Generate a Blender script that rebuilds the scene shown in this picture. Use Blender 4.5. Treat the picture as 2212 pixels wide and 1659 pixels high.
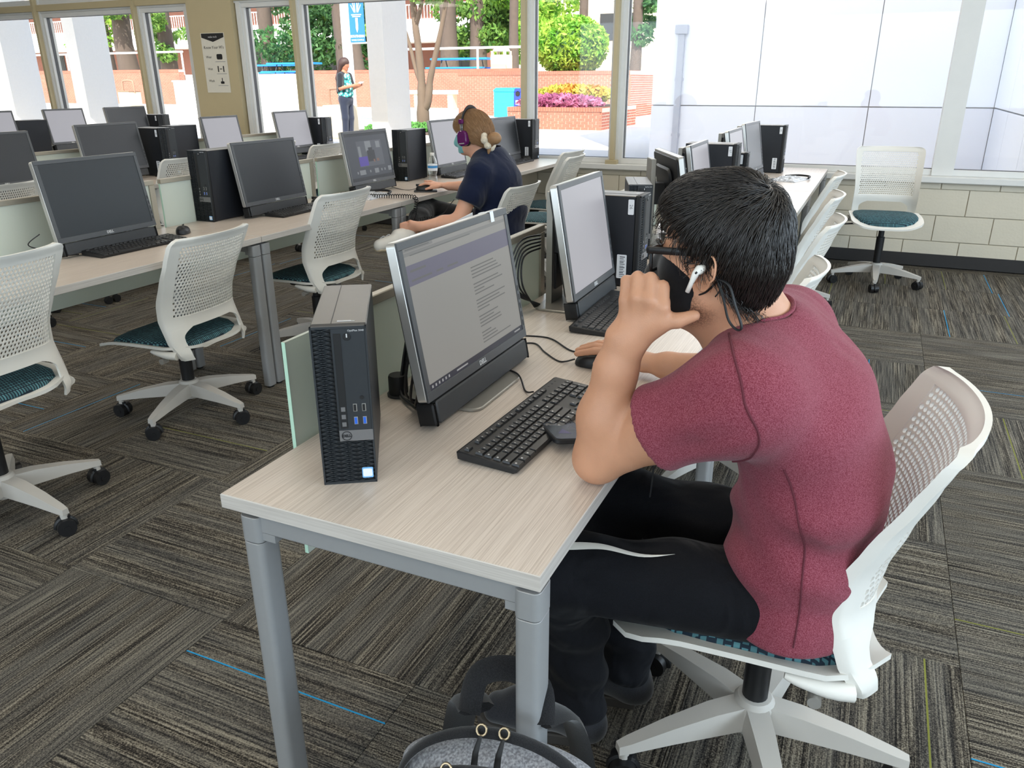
import bpy, math, random
import numpy as np
from mathutils import Vector, Matrix
random.seed(7); rng = np.random.default_rng(7)
scene = bpy.context.scene
for o in list(bpy.data.objects): bpy.data.objects.remove(o)
COL = scene.collection

# ------------------------------------------------------------------ camera
cam_d = bpy.data.cameras.new('camera'); cam_o = bpy.data.objects.new('camera', cam_d); COL.objects.link(cam_o)
F_PX, YAW, PIT, ROLL, CZ = 1688.0, .4256, .3692, -.0038, 1.401
cam_d.sensor_fit = 'HORIZONTAL'; cam_d.sensor_width = 36; cam_d.lens = 36*F_PX/2212
cam_d.clip_start = .05; cam_d.clip_end = 300
_f = Vector((-math.sin(YAW)*math.cos(PIT), math.cos(YAW)*math.cos(PIT), -math.sin(PIT)))
_r = Vector((math.cos(YAW), math.sin(YAW), 0)); _u = _r.cross(_f)
_r2 = _r*math.cos(ROLL)+_u*math.sin(ROLL); _u2 = -_r*math.sin(ROLL)+_u*math.cos(ROLL)
_m = Matrix((_r2, _u2, -_f)).transposed().to_4x4(); _m.translation = (0, 0, CZ)
cam_o.matrix_world = _m
scene.camera = cam_o

# ------------------------------------------------------------------ light and exposure
scene.view_settings.view_transform = 'Standard'; scene.view_settings.look = 'None'
scene.view_settings.exposure = 0.08; scene.view_settings.gamma = 1.0
scene.view_settings.use_curve_mapping = False
world = bpy.data.worlds.new('sky'); scene.world = world; world.use_nodes = True
wn = world.node_tree.nodes; wl = world.node_tree.links
sky = wn.new('ShaderNodeTexSky'); sky.sky_type = 'NISHITA'; sky.sun_disc = False
sky.sun_elevation = math.radians(46); sky.sun_rotation = math.radians(180); sky.air_density = 1.0; sky.dust_density = 2.0
wn['Background'].inputs[1].default_value = .5
wl.new(sky.outputs[0], wn['Background'].inputs[0])
def light(name, kind, loc, rot, energy, color, size=None, sizey=None):
    d = bpy.data.lights.new(name, kind); d.energy = energy; d.color = color
    if kind == 'AREA':
        d.shape = 'RECTANGLE'; d.size = size; d.size_y = sizey or size
    if kind == 'SUN': d.angle = math.radians(.6)
    o = bpy.data.objects.new(name, d); COL.objects.link(o); o.location = loc; o.rotation_euler = rot
    return o
R = math.radians
light('sun', 'SUN', (0, -10, 20), (R(44), 0, R(30)), 9.0, (1, .95, .87))
# ceiling panels (warm white) and the daylight of the window bands behind and right of the camera
for lx in (-8.5, -6.1, -3.7, -1.3, 1.1):
    for ly in (-1.0, 2.0, 5.0):
        light('ceiling_panel_light', 'AREA', (lx, ly, 2.86), (0, 0, 0), 12.5, (1, .91, .78), .6, 1.2)
light('window_light_right', 'AREA', (3.85, 1.5, 1.75), (R(90), 0, R(90)), 250, (.66, .83, 1), 7.5, 1.7)
light('window_light_rear', 'AREA', (-2.0, -3.85, 1.75), (R(90), 0, 0), 190, (.68, .84, 1), 9.0, 1.7)
light('window_light_far', 'AREA', (-3.0, 6.9, 1.75), (R(90), 0, R(180)), 60, (.93, .97, 1), 10.0, 1.9)

# ------------------------------------------------------------------ scene helpers
def tag(o, label=None, cat=None, group=None, kind=None):
    if label: o['label'] = label
    if cat: o['category'] = cat
    if group: o['group'] = group
    if kind: o['kind'] = kind
    return o
def thing(name, label, cat, loc=(0, 0, 0), rotz=0, group=None):
    o = bpy.data.objects.new(name, None); COL.objects.link(o)
    o.location = loc; o.rotation_euler = (0, 0, rotz); o.empty_display_size = .1
    return tag(o, label, cat, group)
def obj(name, me, mat=None, parent=None, loc=(0, 0, 0), rot=(0, 0, 0), label=None):
    if mat is not None and not me.materials:
        for m in (mat if isinstance(mat, (list, tuple)) else [mat]): me.materials.append(m)
    o = bpy.data.objects.new(name, me); COL.objects.link(o)
    o.location = loc; o.rotation_euler = rot
    if parent: o.parent = parent
    if label: o['label'] = label
    return o
def copy_tree(o, parent=None):
    c = o.copy(); COL.objects.link(c)
    if parent: c.parent = parent
    for ch in list(o.children): copy_tree(ch, c)
    return c
def finish(name, V, Fc, smooth=None, mi=None):
    me = bpy.data.meshes.new(name)
    me.from_pydata([tuple(map(float, v)) for v in V], [], Fc); me.update()
    if smooth is not None:
        me.polygons.foreach_set('use_smooth', [True]*len(me.polygons))
        if smooth < 170: me.set_sharp_from_angle(angle=R(smooth))
    if mi: me.polygons.foreach_set('material_index', mi)
    return me

class MB:
    "collects pieces of one mesh"
    def __init__(s): s.v = []; s.f = []; s.mi = []; s.m = 0
    def add(s, V, Fc, M=None):
        b = len(s.v)
        if M is not None: V = [M @ Vector(v) for v in V]
        s.v += [tuple(v) for v in V]; s.f += [tuple(b+i for i in f) for f in Fc]; s.mi += [s.m]*len(Fc)
        return s
    def prism(s, poly, z0, z1, ch=0.0, M=None, cb=None):
        "poly (ccw, xy) extruded z0..z1; ch = chamfer of the top, cb of the bottom"
        cb = ch if cb is None else cb
        n = len(poly); P = [Vector((p[0], p[1])) for p in poly]
        def inset(d):
            out = []
            for i in range(n):
                a, b, c = P[i-1], P[i], P[(i+1) % n]
                e1 = (b-a).normalized(); e2 = (c-b).normalized()
                n1 = Vector((-e1.y, e1.x)); n2 = Vector((-e2.y, e2.x)); t = n1+n2
                t = t/max(.3, t.dot(n1)) if t.length > 1e-6 else n1
                out.append(b+t*d)
            return out
        rings = []
        if cb > 0: rings.append((inset(cb), z0)); rings.append((P, z0+cb))
        else: rings.append((P, z0))
        if ch > 0: rings.append((P, z1-ch)); rings.append((inset(ch), z1))
        else: rings.append((P, z1))
        V = []; Fc = []
        for pts, z in rings: V += [(p.x, p.y, z) for p in pts]
        for k in range(len(rings)-1):
            for i in range(n):
                j = (i+1) % n; Fc.append((k*n+i, k*n+j, (k+1)*n+j, (k+1)*n+i))
        Fc.append(tuple(range(n-1, -1, -1))); Fc.append(tuple((len(rings)-1)*n+i for i in range(n)))
        return s.add(V, Fc, M)
    def box(s, x0, x1, y0, y1, z0, z1, ch=0.0, M=None):
        return s.prism([(x0, y0), (x1, y0), (x1, y1), (x0, y1)], z0, z1, ch, M)
    def rbox(s, x0, x1, y0, y1, z0, z1, r=.01, ch=0.0, n=4, M=None):
        return s.prism(rrect(x0, x1, y0, y1, r, n), z0, z1, ch, M)
    def cyl(s, c, r, z0, z1, n=16, ch=0.0, M=None):
        return s.prism([(c[0]+r*math.cos(2*math.pi*i/n), c[1]+r*math.sin(2*math.pi*i/n)) for i in range(n)], z0, z1, ch, M)
    def rod(s, a, b, r, n=12, r2=None):
        a = Vector(a); b = Vector(b); return s.tube([a, b], [r, r2 if r2 is not None else r], n)
    def tube(s, pts, r, n=8, caps=True, closed=False, flat=None):
        P = [Vector(p) for p in pts]; k = len(P)
        rr = [r]*k if not isinstance(r, (list, tuple)) else r
        V = []; up = None
        for i in range(k):
            if closed: t = (P[(i+1) % k]-P[i-1])
            else: t = P[min(i+1, k-1)]-P[max(i-1, 0)]
            t.normalize()
            if up is None:
                up = Vector((0, 0, 1)) if abs(t.z) < .9 else Vector((1, 0, 0))
            a = t.cross(up)
            if a.length < 1e-5: a = t.cross(Vector((.3, 1, .2)))
            a.normalize(); b = a.cross(t).normalized(); up = b
            for j in range(n):
                w = 2*math.pi*j/n
                V.append(P[i]+a*(rr[i]*math.cos(w))+b*(rr[i]*(flat or 1)*math.sin(w)))
        Fc = []
        for i in range(k if closed else k-1):
            i2 = (i+1) % k
            for j in range(n):
                j2 = (j+1) % n; Fc.append((i*n+j, i*n+j2, i2*n+j2, i2*n+j))
        if caps and not closed:
            Fc.append(tuple(range(n-1, -1, -1))); Fc.append(tuple((k-1)*n+j for j in range(n)))
        return s.add(V, Fc)
    def lathe(s, prof, n=24, M=None):
        V = []; Fc = []; k = len(prof)
        for (r, z) in prof:
            for j in range(n):
                w = 2*math.pi*j/n; V.append((r*math.cos(w), r*math.sin(w), z))
        for i in range(k-1):
            for j in range(n):
                j2 = (j+1) % n; Fc.append((i*n+j, i*n+j2, (i+1)*n+j2, (i+1)*n+j))
        Fc.append(tuple(range(n-1, -1, -1))); Fc.append(tuple((k-1)*n+j for j in range(n)))
        return s.add(V, Fc, M)
    def shell(s, V2, F2, fn, th):
        "2-D mesh (u,v) mapped by fn(u,v,side) with side -1/+1, walls closed along the boundary"
        n = len(V2); V = [fn(u, v, 1) for u, v in V2]+[fn(u, v, -1) for u, v in V2]; Fc = []
        cnt = {}
        for f in F2:
            for i in range(len(f)):
                a, b = f[i], f[(i+1) % len(f)]; cnt[(a, b)] = 1
        for f in F2:
            Fc.append(tuple(f)); Fc.append(tuple(n+i for i in reversed(f)))
            for i in range(len(f)):
                a, b = f[i], f[(i+1) % len(f)]
                if (b, a) not in cnt: Fc.append((b, a, n+a, n+b))
        return s.add(V, Fc)
    def build(s, name, smooth=None): return finish(name, s.v, s.f, smooth, s.mi if any(s.mi) else None)

def rrect(x0, x1, y0, y1, r, n=4):
    P = []
    for (cx, cy, a0) in ((x1-r, y0+r, -90), (x1-r, y1-r, 0), (x0+r, y1-r, 90), (x0+r, y0+r, 180)):
        for i in range(n+1):
            a = R(a0+90*i/n); P.append((cx+r*math.cos(a), cy+r*math.sin(a)))
    return P
def spline(pts, n=8):
    "Catmull-Rom through pts"
    P = [Vector(p) for p in pts]; out = []
    for i in range(len(P)-1):
        p0, p1, p2, p3 = P[max(i-1, 0)], P[i], P[i+1], P[min(i+2, len(P)-1)]
        for k in range(n):
            t = k/n
            out.append(.5*((2*p1)+(p2-p0)*t+(2*p0-5*p1+4*p2-p3)*t*t+(-p0+3*p1-3*p2+p3)*t**3))
    out.append(P[-1]); return out
def cable(name, pts, r, mat, parent=None, n=8, seg=6):
    m = MB(); m.tube(spline(pts, n), r, seg); return obj(name, m.build(name, 180), mat, parent)
_txt = {}
def text_mesh(body, size, align='CENTER', extrude=.0002, bold=0):
    key = (body, size, align, bold)
    if key not in _txt:
        c = bpy.data.curves.new('text', 'FONT'); c.body = body; c.size = size; c.align_x = align; c.align_y = 'CENTER'
        c.extrude = extrude; c.resolution_u = 2; c.offset = bold
        o = bpy.data.objects.new('text', c); COL.objects.link(o)
        dg = bpy.context.evaluated_depsgraph_get()
        me = bpy.data.meshes.new_from_object(o.evaluated_get(dg)); me.name = 'lettering'
        bpy.data.objects.remove(o); bpy.data.curves.remove(c); _txt[key] = me
    return _txt[key]
def text(name, body, size, mat, parent, M, align='CENTER', bold=0):
    me = text_mesh(body, size, align, bold=bold).copy()
    me.materials.clear(); me.materials.append(mat)
    o = bpy.data.objects.new(name, me); COL.objects.link(o); o.parent = parent; o.matrix_local = M
    return o
def frame_M(origin, xa, ya):
    xa = Vector(xa).normalized(); ya = Vector(ya).normalized(); za = xa.cross(ya)
    m = Matrix((xa, ya, za)).transposed().to_4x4(); m.translation = Vector(origin); return m

# ------------------------------------------------------------------ materials
def lin(c):
    "sRGB 0-255 -> linear"
    return tuple(((x/255/12.92) if x/255 <= .04045 else ((x/255+.055)/1.055)**2.4) for x in c)+(1,)
def nd(nt, kind, **kw):
    n = nt.nodes.new('ShaderNode'+kind)
    for k, v in kw.items(): setattr(n, k, v)
    return n
def M_(name, col, rough=.5, metal=0, var=.05, scale=30, bump=0, bscale=300, emis=None, es=0, spec=.5, sheen=0, coat=0, trans=0, sss=0):
    m = bpy.data.materials.new(name); m.use_nodes = True; nt = m.node_tree; b = nt.nodes['Principled BSDF']
    c = lin(col)
    tc = nd(nt, 'TexCoord'); no = nd(nt, 'TexNoise'); no.inputs['Scale'].default_value = scale; no.inputs['Detail'].default_value = 3
    nt.links.new(tc.outputs['Object'], no.inputs['Vector'])
    mx = nd(nt, 'Mix', data_type='RGBA')
    mx.inputs['A'].default_value = tuple(x*(1-var) for x in c[:3])+(1,); mx.inputs['B'].default_value = tuple(min(1, x*(1+var)) for x in c[:3])+(1,)
    nt.links.new(no.outputs['Fac'], mx.inputs['Factor']); nt.links.new(mx.outputs['Result'], b.inputs['Base Color'])
    b.inputs['Roughness'].default_value = rough; b.inputs['Metallic'].default_value = metal
    b.inputs['Specular IOR Level'].default_value = spec
    if sheen: b.inputs['Sheen Weight'].default_value = sheen; b.inputs['Sheen Roughness'].default_value = .5
    if coat: b.inputs['Coat Weight'].default_value = coat
    if trans: b.inputs['Transmission Weight'].default_value = trans
    if sss:
        b.inputs['Subsurface Weight'].default_value = sss; b.inputs['Subsurface Radius'].default_value = (.012, .005, .003); b.inputs['Subsurface Scale'].default_value = 1
    if emis: b.inputs['Emission Color'].default_value = lin(emis); b.inputs['Emission Strength'].default_value = es
    if bump:
        n2 = nd(nt, 'TexNoise'); n2.inputs['Scale'].default_value = bscale; n2.inputs['Detail'].default_value = 4
        nt.links.new(tc.outputs['Object'], n2.inputs['Vector'])
        bp = nd(nt, 'Bump'); bp.inputs['Strength'].default_value = bump; bp.inputs['Distance'].default_value = .004
        nt.links.new(n2.outputs['Fac'], bp.inputs['Height']); nt.links.new(bp.outputs[0], b.inputs['Normal'])
    return m
def m_wood(name, c1, c2, sc=(560, 5, 560), rough=.32):
    m = bpy.data.materials.new(name); m.use_nodes = True; nt = m.node_tree; b = nt.nodes['Principled BSDF']
    tc = nd(nt, 'TexCoord'); mp = nd(nt, 'Mapping'); mp.inputs['Scale'].default_value = sc
    no = nd(nt, 'TexNoise'); no.inputs['Scale'].default_value = 1; no.inputs['Detail'].default_value = 5; no.inputs['Roughness'].default_value = .65
    nt.links.new(tc.outputs['Object'], mp.inputs[0]); nt.links.new(mp.outputs[0], no.inputs['Vector'])
    cr = nd(nt, 'ValToRGB'); cr.color_ramp.elements[0].position = .30; cr.color_ramp.elements[1].position = .58
    cr.color_ramp.elements[0].color = lin(c1); cr.color_ramp.elements[1].color = lin(c2)
    nt.links.new(no.outputs['Fac'], cr.inputs[0]); nt.links.new(cr.outputs[0], b.inputs['Base Color'])
    b.inputs['Roughness'].default_value = rough
    return m
def m_glass(name, tint, refl=.06):
    m = bpy.data.materials.new(name); m.use_nodes = True; nt = m.node_tree
    for n in list(nt.nodes):
        if n.type != 'OUTPUT_MATERIAL': nt.nodes.remove(n)
    out = nt.nodes['Material Output']
    tr = nd(nt, 'BsdfTransparent'); gl = nd(nt, 'BsdfGlossy'); gl.inputs['Roughness'].default_value = .02
    no = nd(nt, 'TexNoise'); no.inputs['Scale'].default_value = .8
    mxc = nd(nt, 'Mix', data_type='RGBA'); mxc.inputs['A'].default_value = tint; mxc.inputs['B'].default_value = tuple(x*.985 for x in tint[:3])+(1,)
    nt.links.new(no.outputs['Fac'], mxc.inputs['Factor']); nt.links.new(mxc.outputs['Result'], tr.inputs[0])
    lw = nd(nt, 'LayerWeight'); pw = nd(nt, 'Math', operation='POWER'); nt.links.new(lw.outputs['Facing'], pw.inputs[0]); pw.inputs[1].default_value = 5
    fr = nd(nt, 'Math', operation='MULTIPLY_ADD'); nt.links.new(pw.outputs[0], fr.inputs[0]); fr.inputs[1].default_value = .9; fr.inputs[2].default_value = .025
    mx = nd(nt, 'MixShader'); nt.links.new(fr.outputs[0], mx.inputs[0]); nt.links.new(tr.outputs[0], mx.inputs[1]); nt.links.new(gl.outputs[0], mx.inputs[2])
    nt.links.new(mx.outputs[0], out.inputs[0]); return m
def m_frost(name, col):
    m = bpy.data.materials.new(name); m.use_nodes = True; nt = m.node_tree; b = nt.nodes['Principled BSDF']; out = nt.nodes['Material Output']
    no = nd(nt, 'TexNoise'); no.inputs['Scale'].default_value = 300
    mx = nd(nt, 'Mix', data_type='RGBA'); c = lin(col); mx.inputs['A'].default_value = c; mx.inputs['B'].default_value = tuple(x*1.05 for x in c[:3])+(1,)
    nt.links.new(no.outputs['Fac'], mx.inputs['Factor']); nt.links.new(mx.outputs['Result'], b.inputs['Base Color'])
    b.inputs['Roughness'].default_value = .35
    t = nd(nt, 'BsdfTranslucent'); nt.links.new(mx.outputs['Result'], t.inputs[0])
    ms = nd(nt, 'MixShader'); ms.inputs[0].default_value = .35
    nt.links.new(b.outputs[0], ms.inputs[1]); nt.links.new(t.outputs[0], ms.inputs[2]); nt.links.new(ms.outputs[0], out.inputs[0]); return m
def m_emit(name, col, s=1.0, var=.04):
    m = bpy.data.materials.new(name); m.use_nodes = True; nt = m.node_tree; b = nt.nodes['Principled BSDF']
    no = nd(nt, 'TexNoise'); no.inputs['Scale'].default_value = 3; c = lin(col)
    tc = nd(nt, 'TexCoord'); nt.links.new(tc.outputs['Object'], no.inputs['Vector'])
    mx = nd(nt, 'Mix', data_type='RGBA'); mx.inputs['A'].default_value = tuple(x*(1-var) for x in c[:3])+(1,); mx.inputs['B'].default_value = tuple(x*(1+var) for x in c[:3])+(1,)
    nt.links.new(no.outputs['Fac'], mx.inputs['Factor']); nt.links.new(mx.outputs['Result'], b.inputs['Emission Color'])
    b.inputs['Emission Strength'].default_value = s; b.inputs['Base Color'].default_value = (.02, .02, .022, 1); b.inputs['Roughness'].default_value = .35
    b.inputs['Specular IOR Level'].default_value = .3
    return m
def m_carpet(name):
    m = bpy.data.materials.new(name); m.use_nodes = True; nt = m.node_tree; b = nt.nodes['Principled BSDF']; L = nt.links.new
    tc = nd(nt, 'TexCoord'); oi = nd(nt, 'ObjectInfo')
    off = nd(nt, 'VectorMath', operation='SCALE'); off.inputs[0].default_value = (17, 31, 5); L(oi.outputs['Random'], off.inputs['Scale'])
    add = nd(nt, 'VectorMath', operation='ADD'); L(tc.outputs['Object'], add.inputs[0]); L(off.outputs[0], add.inputs[1])
    def noise(scale, detail=2, rough=.5, dist=0):
        mp = nd(nt, 'Mapping'); mp.inputs['Scale'].default_value = scale
        n = nd(nt, 'TexNoise'); n.inputs['Scale'].default_value = 1; n.inputs['Detail'].default_value = detail; n.inputs['Roughness'].default_value = rough
        L(add.outputs[0], mp.inputs[0]); L(mp.outputs[0], n.inputs['Vector']); return n.outputs['Fac']
    def ramp(fac, stops):
        r = nd(nt, 'ValToRGB'); r.color_ramp.interpolation = 'LINEAR'
        els = r.color_ramp.elements
        els[0].position, els[0].color = stops[0]; els[1].position, els[1].color = stops[-1]
        for p, c in stops[1:-1]:
            e = els.new(p); e.color = c
        L(fac, r.inputs[0]); return r.outputs[0]
    line = noise((3, 190, 1), 2, .7)        # tuft rows run along local x
    band = noise((.7, 16, 1), 1)
    tuft = noise((260, 300, 1), 1)
    s1 = nd(nt, 'Math', operation='MULTIPLY_ADD'); L(line, s1.inputs[0]); s1.inputs[1].default_value = .62
    t1 = nd(nt, 'Math', operation='MULTIPLY'); L(tuft, t1.inputs[0]); t1.inputs[1].default_value = .38; L(t1.outputs[0], s1.inputs[2])
    k0 = ramp(s1.outputs[0], [(.38, lin((29, 27, 26))), (.47, lin((64, 59, 53))), (.54, lin((106, 99, 88))), (.64, lin((152, 144, 128)))])
    k1 = ramp(s1.outputs[0], [(.36, lin((38, 37, 37))), (.46, lin((76, 73, 69))), (.56, lin((110, 105, 96))), (.68, lin((142, 136, 123)))])
    mx = nd(nt, 'Mix', data_type='RGBA'); bf = ramp(band, [(.40, (0, 0, 0, 1)), (.60, (1, 1, 1, 1))]); L(bf, mx.inputs['Factor']); L(k0, mx.inputs['A']); L(k1, mx.inputs['B'])
    # one accent yarn in some tiles
    sep = nd(nt, 'SeparateXYZ'); L(tc.outputs['Object'], sep.inputs[0])
    def accent(prev, c, seed, thr):
        w = nd(nt, 'TexWhiteNoise', noise_dimensions='1D'); a = nd(nt, 'Math', operation='ADD'); L(oi.outputs['Random'], a.inputs[0]); a.inputs[1].default_value = seed; L(a.outputs[0], w.inputs['W'])
        pos = nd(nt, 'Math', operation='MULTIPLY_ADD'); L(w.outputs['Value'], pos.inputs[0]); pos.inputs[1].default_value = .5; pos.inputs[2].default_value = -.25
        d = nd(nt, 'Math', operation='SUBTRACT'); L(sep.outputs['Y'], d.inputs[0]); L(pos.outputs[0], d.inputs[1])
        ab = nd(nt, 'Math', operation='ABSOLUTE'); L(d.outputs[0], ab.inputs[0])
        lt = nd(nt, 'Math', operation='LESS_THAN'); L(ab.outputs[0], lt.inputs[0]); lt.inputs[1].default_value = .0022
        w2 = nd(nt, 'TexWhiteNoise', noise_dimensions='1D'); a2 = nd(nt, 'Math', operation='ADD'); L(oi.outputs['Random'], a2.inputs[0]); a2.inputs[1].default_value = seed+3.3; L(a2.outputs[0], w2.inputs['W'])
        on = nd(nt, 'Math', operation='LESS_THAN'); L(w2.outputs['Value'], on.inputs[0]); on.inputs[1].default_value = thr
        mu = nd(nt, 'Math', operation='MULTIPLY'); L(lt.outputs[0], mu.inputs[0]); L(on.outputs[0], mu.inputs[1])
        x = nd(nt, 'Mix', data_type='RGBA'); L(mu.outputs[0], x.inputs['Factor']); L(prev, x.inputs['A']); x.inputs['B'].default_value = lin(c); return x.outputs['Result']
    c = accent(mx.outputs['Result'], (40, 140, 190), 1.7, .42); c = accent(c, (126, 128, 62), 5.1, .26)
    L(c, b.inputs['Base Color']); b.inputs['Roughness'].default_value = .95; b.inputs['Specular IOR Level'].default_value = .1
    bp = nd(nt, 'Bump'); bp.inputs['Strength'].default_value = .7; bp.inputs['Distance'].default_value = .004; L(s1.outputs[0], bp.inputs['Height']); L(bp.outputs[0], b.inputs['Normal'])
    return m
def m_weave(name, c1, c2, sc=(75, 75), rough=.9):
    "chair upholstery: short woven dashes in two tones"
    m = bpy.data.materials.new(name); m.use_nodes = True; nt = m.node_tree; b = nt.nodes['Principled BSDF']; L = nt.links.new
    tc = nd(nt, 'TexCoord'); br = nd(nt, 'TexBrick'); br.offset = .5; br.inputs['Scale'].default_value = 1
    mp = nd(nt, 'Mapping'); mp.inputs['Scale'].default_value = (sc[0], sc[1], sc[1]); mp.inputs['Rotation'].default_value = (0, 0, 0)
    L(tc.outputs['Object'], mp.inputs[0]); L(mp.outputs[0], br.inputs['Vector'])
    br.inputs['Color1'].default_value = lin(c1); br.inputs['Color2'].default_value = lin(tuple(int(x*.72) for x in c1)); br.inputs['Mortar'].default_value = lin(c2)
    br.inputs['Mortar Size'].default_value = .13; br.inputs['Brick Width'].default_value = .55; br.inputs['Row Height'].default_value = 1.0; br.inputs['Mortar Smooth'].default_value = .1
    L(br.outputs['Color'], b.inputs['Base Color']); b.inputs['Roughness'].default_value = rough; return m
def m_fabric(name, c1, c2, scale=900, rough=.95, bump=.25, fold=0, sheen=.3, sc=(1, 1, 1)):
    m = bpy.data.materials.new(name); m.use_nodes = True; nt = m.node_tree; b = nt.nodes['Principled BSDF']; L = nt.links.new
    tc = nd(nt, 'TexCoord'); no = nd(nt, 'TexNoise'); no.inputs['Scale'].default_value = scale; no.inputs['Detail'].default_value = 2
    mp = nd(nt, 'Mapping'); mp.inputs['Scale'].default_value = sc
    L(tc.outputs['Object'], mp.inputs[0]); L(mp.outputs[0], no.inputs['Vector'])
    cr = nd(nt, 'ValToRGB'); cr.color_ramp.elements[0].position = .35; cr.color_ramp.elements[1].position = .68
    cr.color_ramp.elements[0].color = lin(c1); cr.color_ramp.elements[1].color = lin(c2)
    L(no.outputs['Fac'], cr.inputs[0]); L(cr.outputs[0], b.inputs['Base Color'])
    b.inputs['Roughness'].default_value = rough; b.inputs['Sheen Weight'].default_value = sheen; b.inputs['Specular IOR Level'].default_value = .2
    bp = nd(nt, 'Bump'); bp.inputs['Strength'].default_value = bump; bp.inputs['Distance'].default_value = .001; L(no.outputs['Fac'], bp.inputs['Height'])
    if fold:
        n2 = nd(nt, 'TexNoise'); n2.inputs['Scale'].default_value = 9; n2.inputs['Detail'].default_value = 1.5; n2.inputs['Distortion'].default_value = .8
        L(tc.outputs['Object'], n2.inputs['Vector'])
        b2 = nd(nt, 'Bump'); b2.inputs['Strength'].default_value = fold; b2.inputs['Distance'].default_value = .03
        L(n2.outputs['Fac'], b2.inputs['Height']); L(b2.outputs[0], bp.inputs['Normal'])
    L(bp.outputs[0], b.inputs['Normal']); return m

WOOD = m_wood('laminate', (180, 165, 152), (214, 201, 189))
WOODEDGE = m_wood('laminate_edge', (174, 167, 160), (198, 192, 185), (4, 4, 300))
STEEL = M_('silver_paint', (160, 161, 162), .42, .35, .03, 60)
RAIL = M_('rail_aluminium', (176, 168, 152), .45, .4, .04, 30)
FROST = m_frost('frosted_glass', (226, 231, 221))
GEDGE = M_('glass_edge', (190, 226, 205), .2)
WHITEP = M_('white_plastic', (226, 223, 216), .42, 0, .02, 20)
BASEP = M_('base_plastic', (188, 183, 176), .5, 0, .03, 20)
BLACKP = M_('black_plastic', (22, 22, 24), .45, 0, .2, 60)
BLACKM = M_('matte_black', (14, 14, 16), .6, 0, .2, 60)
DARKG = M_('dark_grey_plastic', (46, 47, 49), .48, 0, .1, 80)
BEZEL = M_('bezel_grey', (74, 75, 77), .4, .1, .06, 50)
SILVER = M_('silver_trim', (190, 188, 184), .3, .6, .03, 60)
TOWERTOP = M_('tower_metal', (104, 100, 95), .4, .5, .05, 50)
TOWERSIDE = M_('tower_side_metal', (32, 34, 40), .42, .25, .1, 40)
TOWERFRONT = M_('tower_front_plastic', (36, 40, 44), .5, 0, .12, 90)
GRIP = M_('tower_grille_dark', (12, 13, 15), .6)
BAND = M_('tower_band', (122, 121, 122), .4, .4, .04, 60)
USB3 = M_('usb_blue', (40, 96, 200), .4); STICK = M_('sticker_blue', (120, 180, 235), .35); PAPER = M_('white_label', (226, 228, 232), .5, 0, .02)
PAPERTXT = M_('label_print', (120, 122, 128), .6)
CUSH = m_weave('teal_upholstery', (84, 134, 142), (16, 34, 48), (58, 66))
SCREEN_OFF = M_('screen_black', (34, 36, 39), .32, 0, .05, 4, spec=.5)
SCREEN_ON = m_emit('screen_lit_grey', (196, 195, 202), .62)
TXTW = M_('print_white', (205, 205, 205), .5); TXTD = M_('print_dark', (28, 28, 30), .5)
SKIN = M_('skin', (198, 146, 115), .5, 0, .10, 25, bump=.12, bscale=500, sss=.12)

# ================================================================== THE SETTING
CARPET = m_carpet('carpet_tile_yarn')
PAINT = M_('block_paint', (214, 206, 188), .55, 0, .03, 8, bump=.35, bscale=60)
JOINT = M_('block_joint', (188, 180, 162), .7)
CREAM = M_('cream_steel_paint', (194, 178, 142), .45, 0, .03, 10)
ALU = M_('window_aluminium', (224, 223, 220), .42, 0, .03, 12)
ALUD = M_('window_gasket', (92, 92, 94), .5)
CEIL = M_('ceiling_white', (225, 220, 208), .8, 0, .02, 4)
WALLP = M_('wall_cream', (220, 212, 194), .7, 0, .02, 4)
BASEB = M_('baseboard_rubber', (42, 40, 40), .5, 0, .1, 20)
GLASS = m_glass('window_glass', (.97, .985, .975, 1))
def struct(name, me, mat, parent=None, loc=(0, 0, 0), rot=(0, 0, 0)):
    o = obj(name, me, mat, parent, loc, rot)
    if parent is None: o['kind'] = 'structure'
    return o
X0, X1, Y0, Y1, HC = -13.0, 4.0, -4.0, 7.05, 2.9
m = MB(); m.box(X0, X1, Y0, Y1+.2, -.12, -.007); floor = struct('floor', m.build('floor'), CARPET)
TS = .62
tm = MB(); tm.box(-TS/2+.0006, TS/2-.0006, -TS/2+.0006, TS/2-.0006, -.0065, 0, .0012); tile_me = tm.build('carpet_tile')
turn = random.Random(3)
for i in range(-9, 8):
    for j in range(-2, 10):
        cx = -2.10+TS*(i+.5); cy = 1.31+TS*(j+.5)
        if cx > X1-.4 or cy > Y1-.2: continue
        q = (i+j) % 2
        if turn.random() < .22: q = 1-q
        obj('carpet_tile', tile_me, CARPET, floor, (cx, cy, 0), (0, 0, q*math.pi/2+(math.pi if turn.random() < .5 else 0)))
m = MB(); m.box(X0, X1, Y0, Y1+.2, HC, HC+.1); struct('ceiling', m.build('ceiling'), CEIL)
m = MB(); m.box(X0-.1, X0, Y0, Y1, 0, HC); struct('wall_left', m.build('wall_left'), WALLP)
m = MB(); m.box(X1, X1+.1, Y0, Y1, 0, HC); struct('wall_right', m.build('wall_right'), WALLP)
m = MB(); m.box(X0, X1, Y0-.1, Y0, 0, HC); struct('wall_front', m.build('wall_front'), WALLP)
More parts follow.
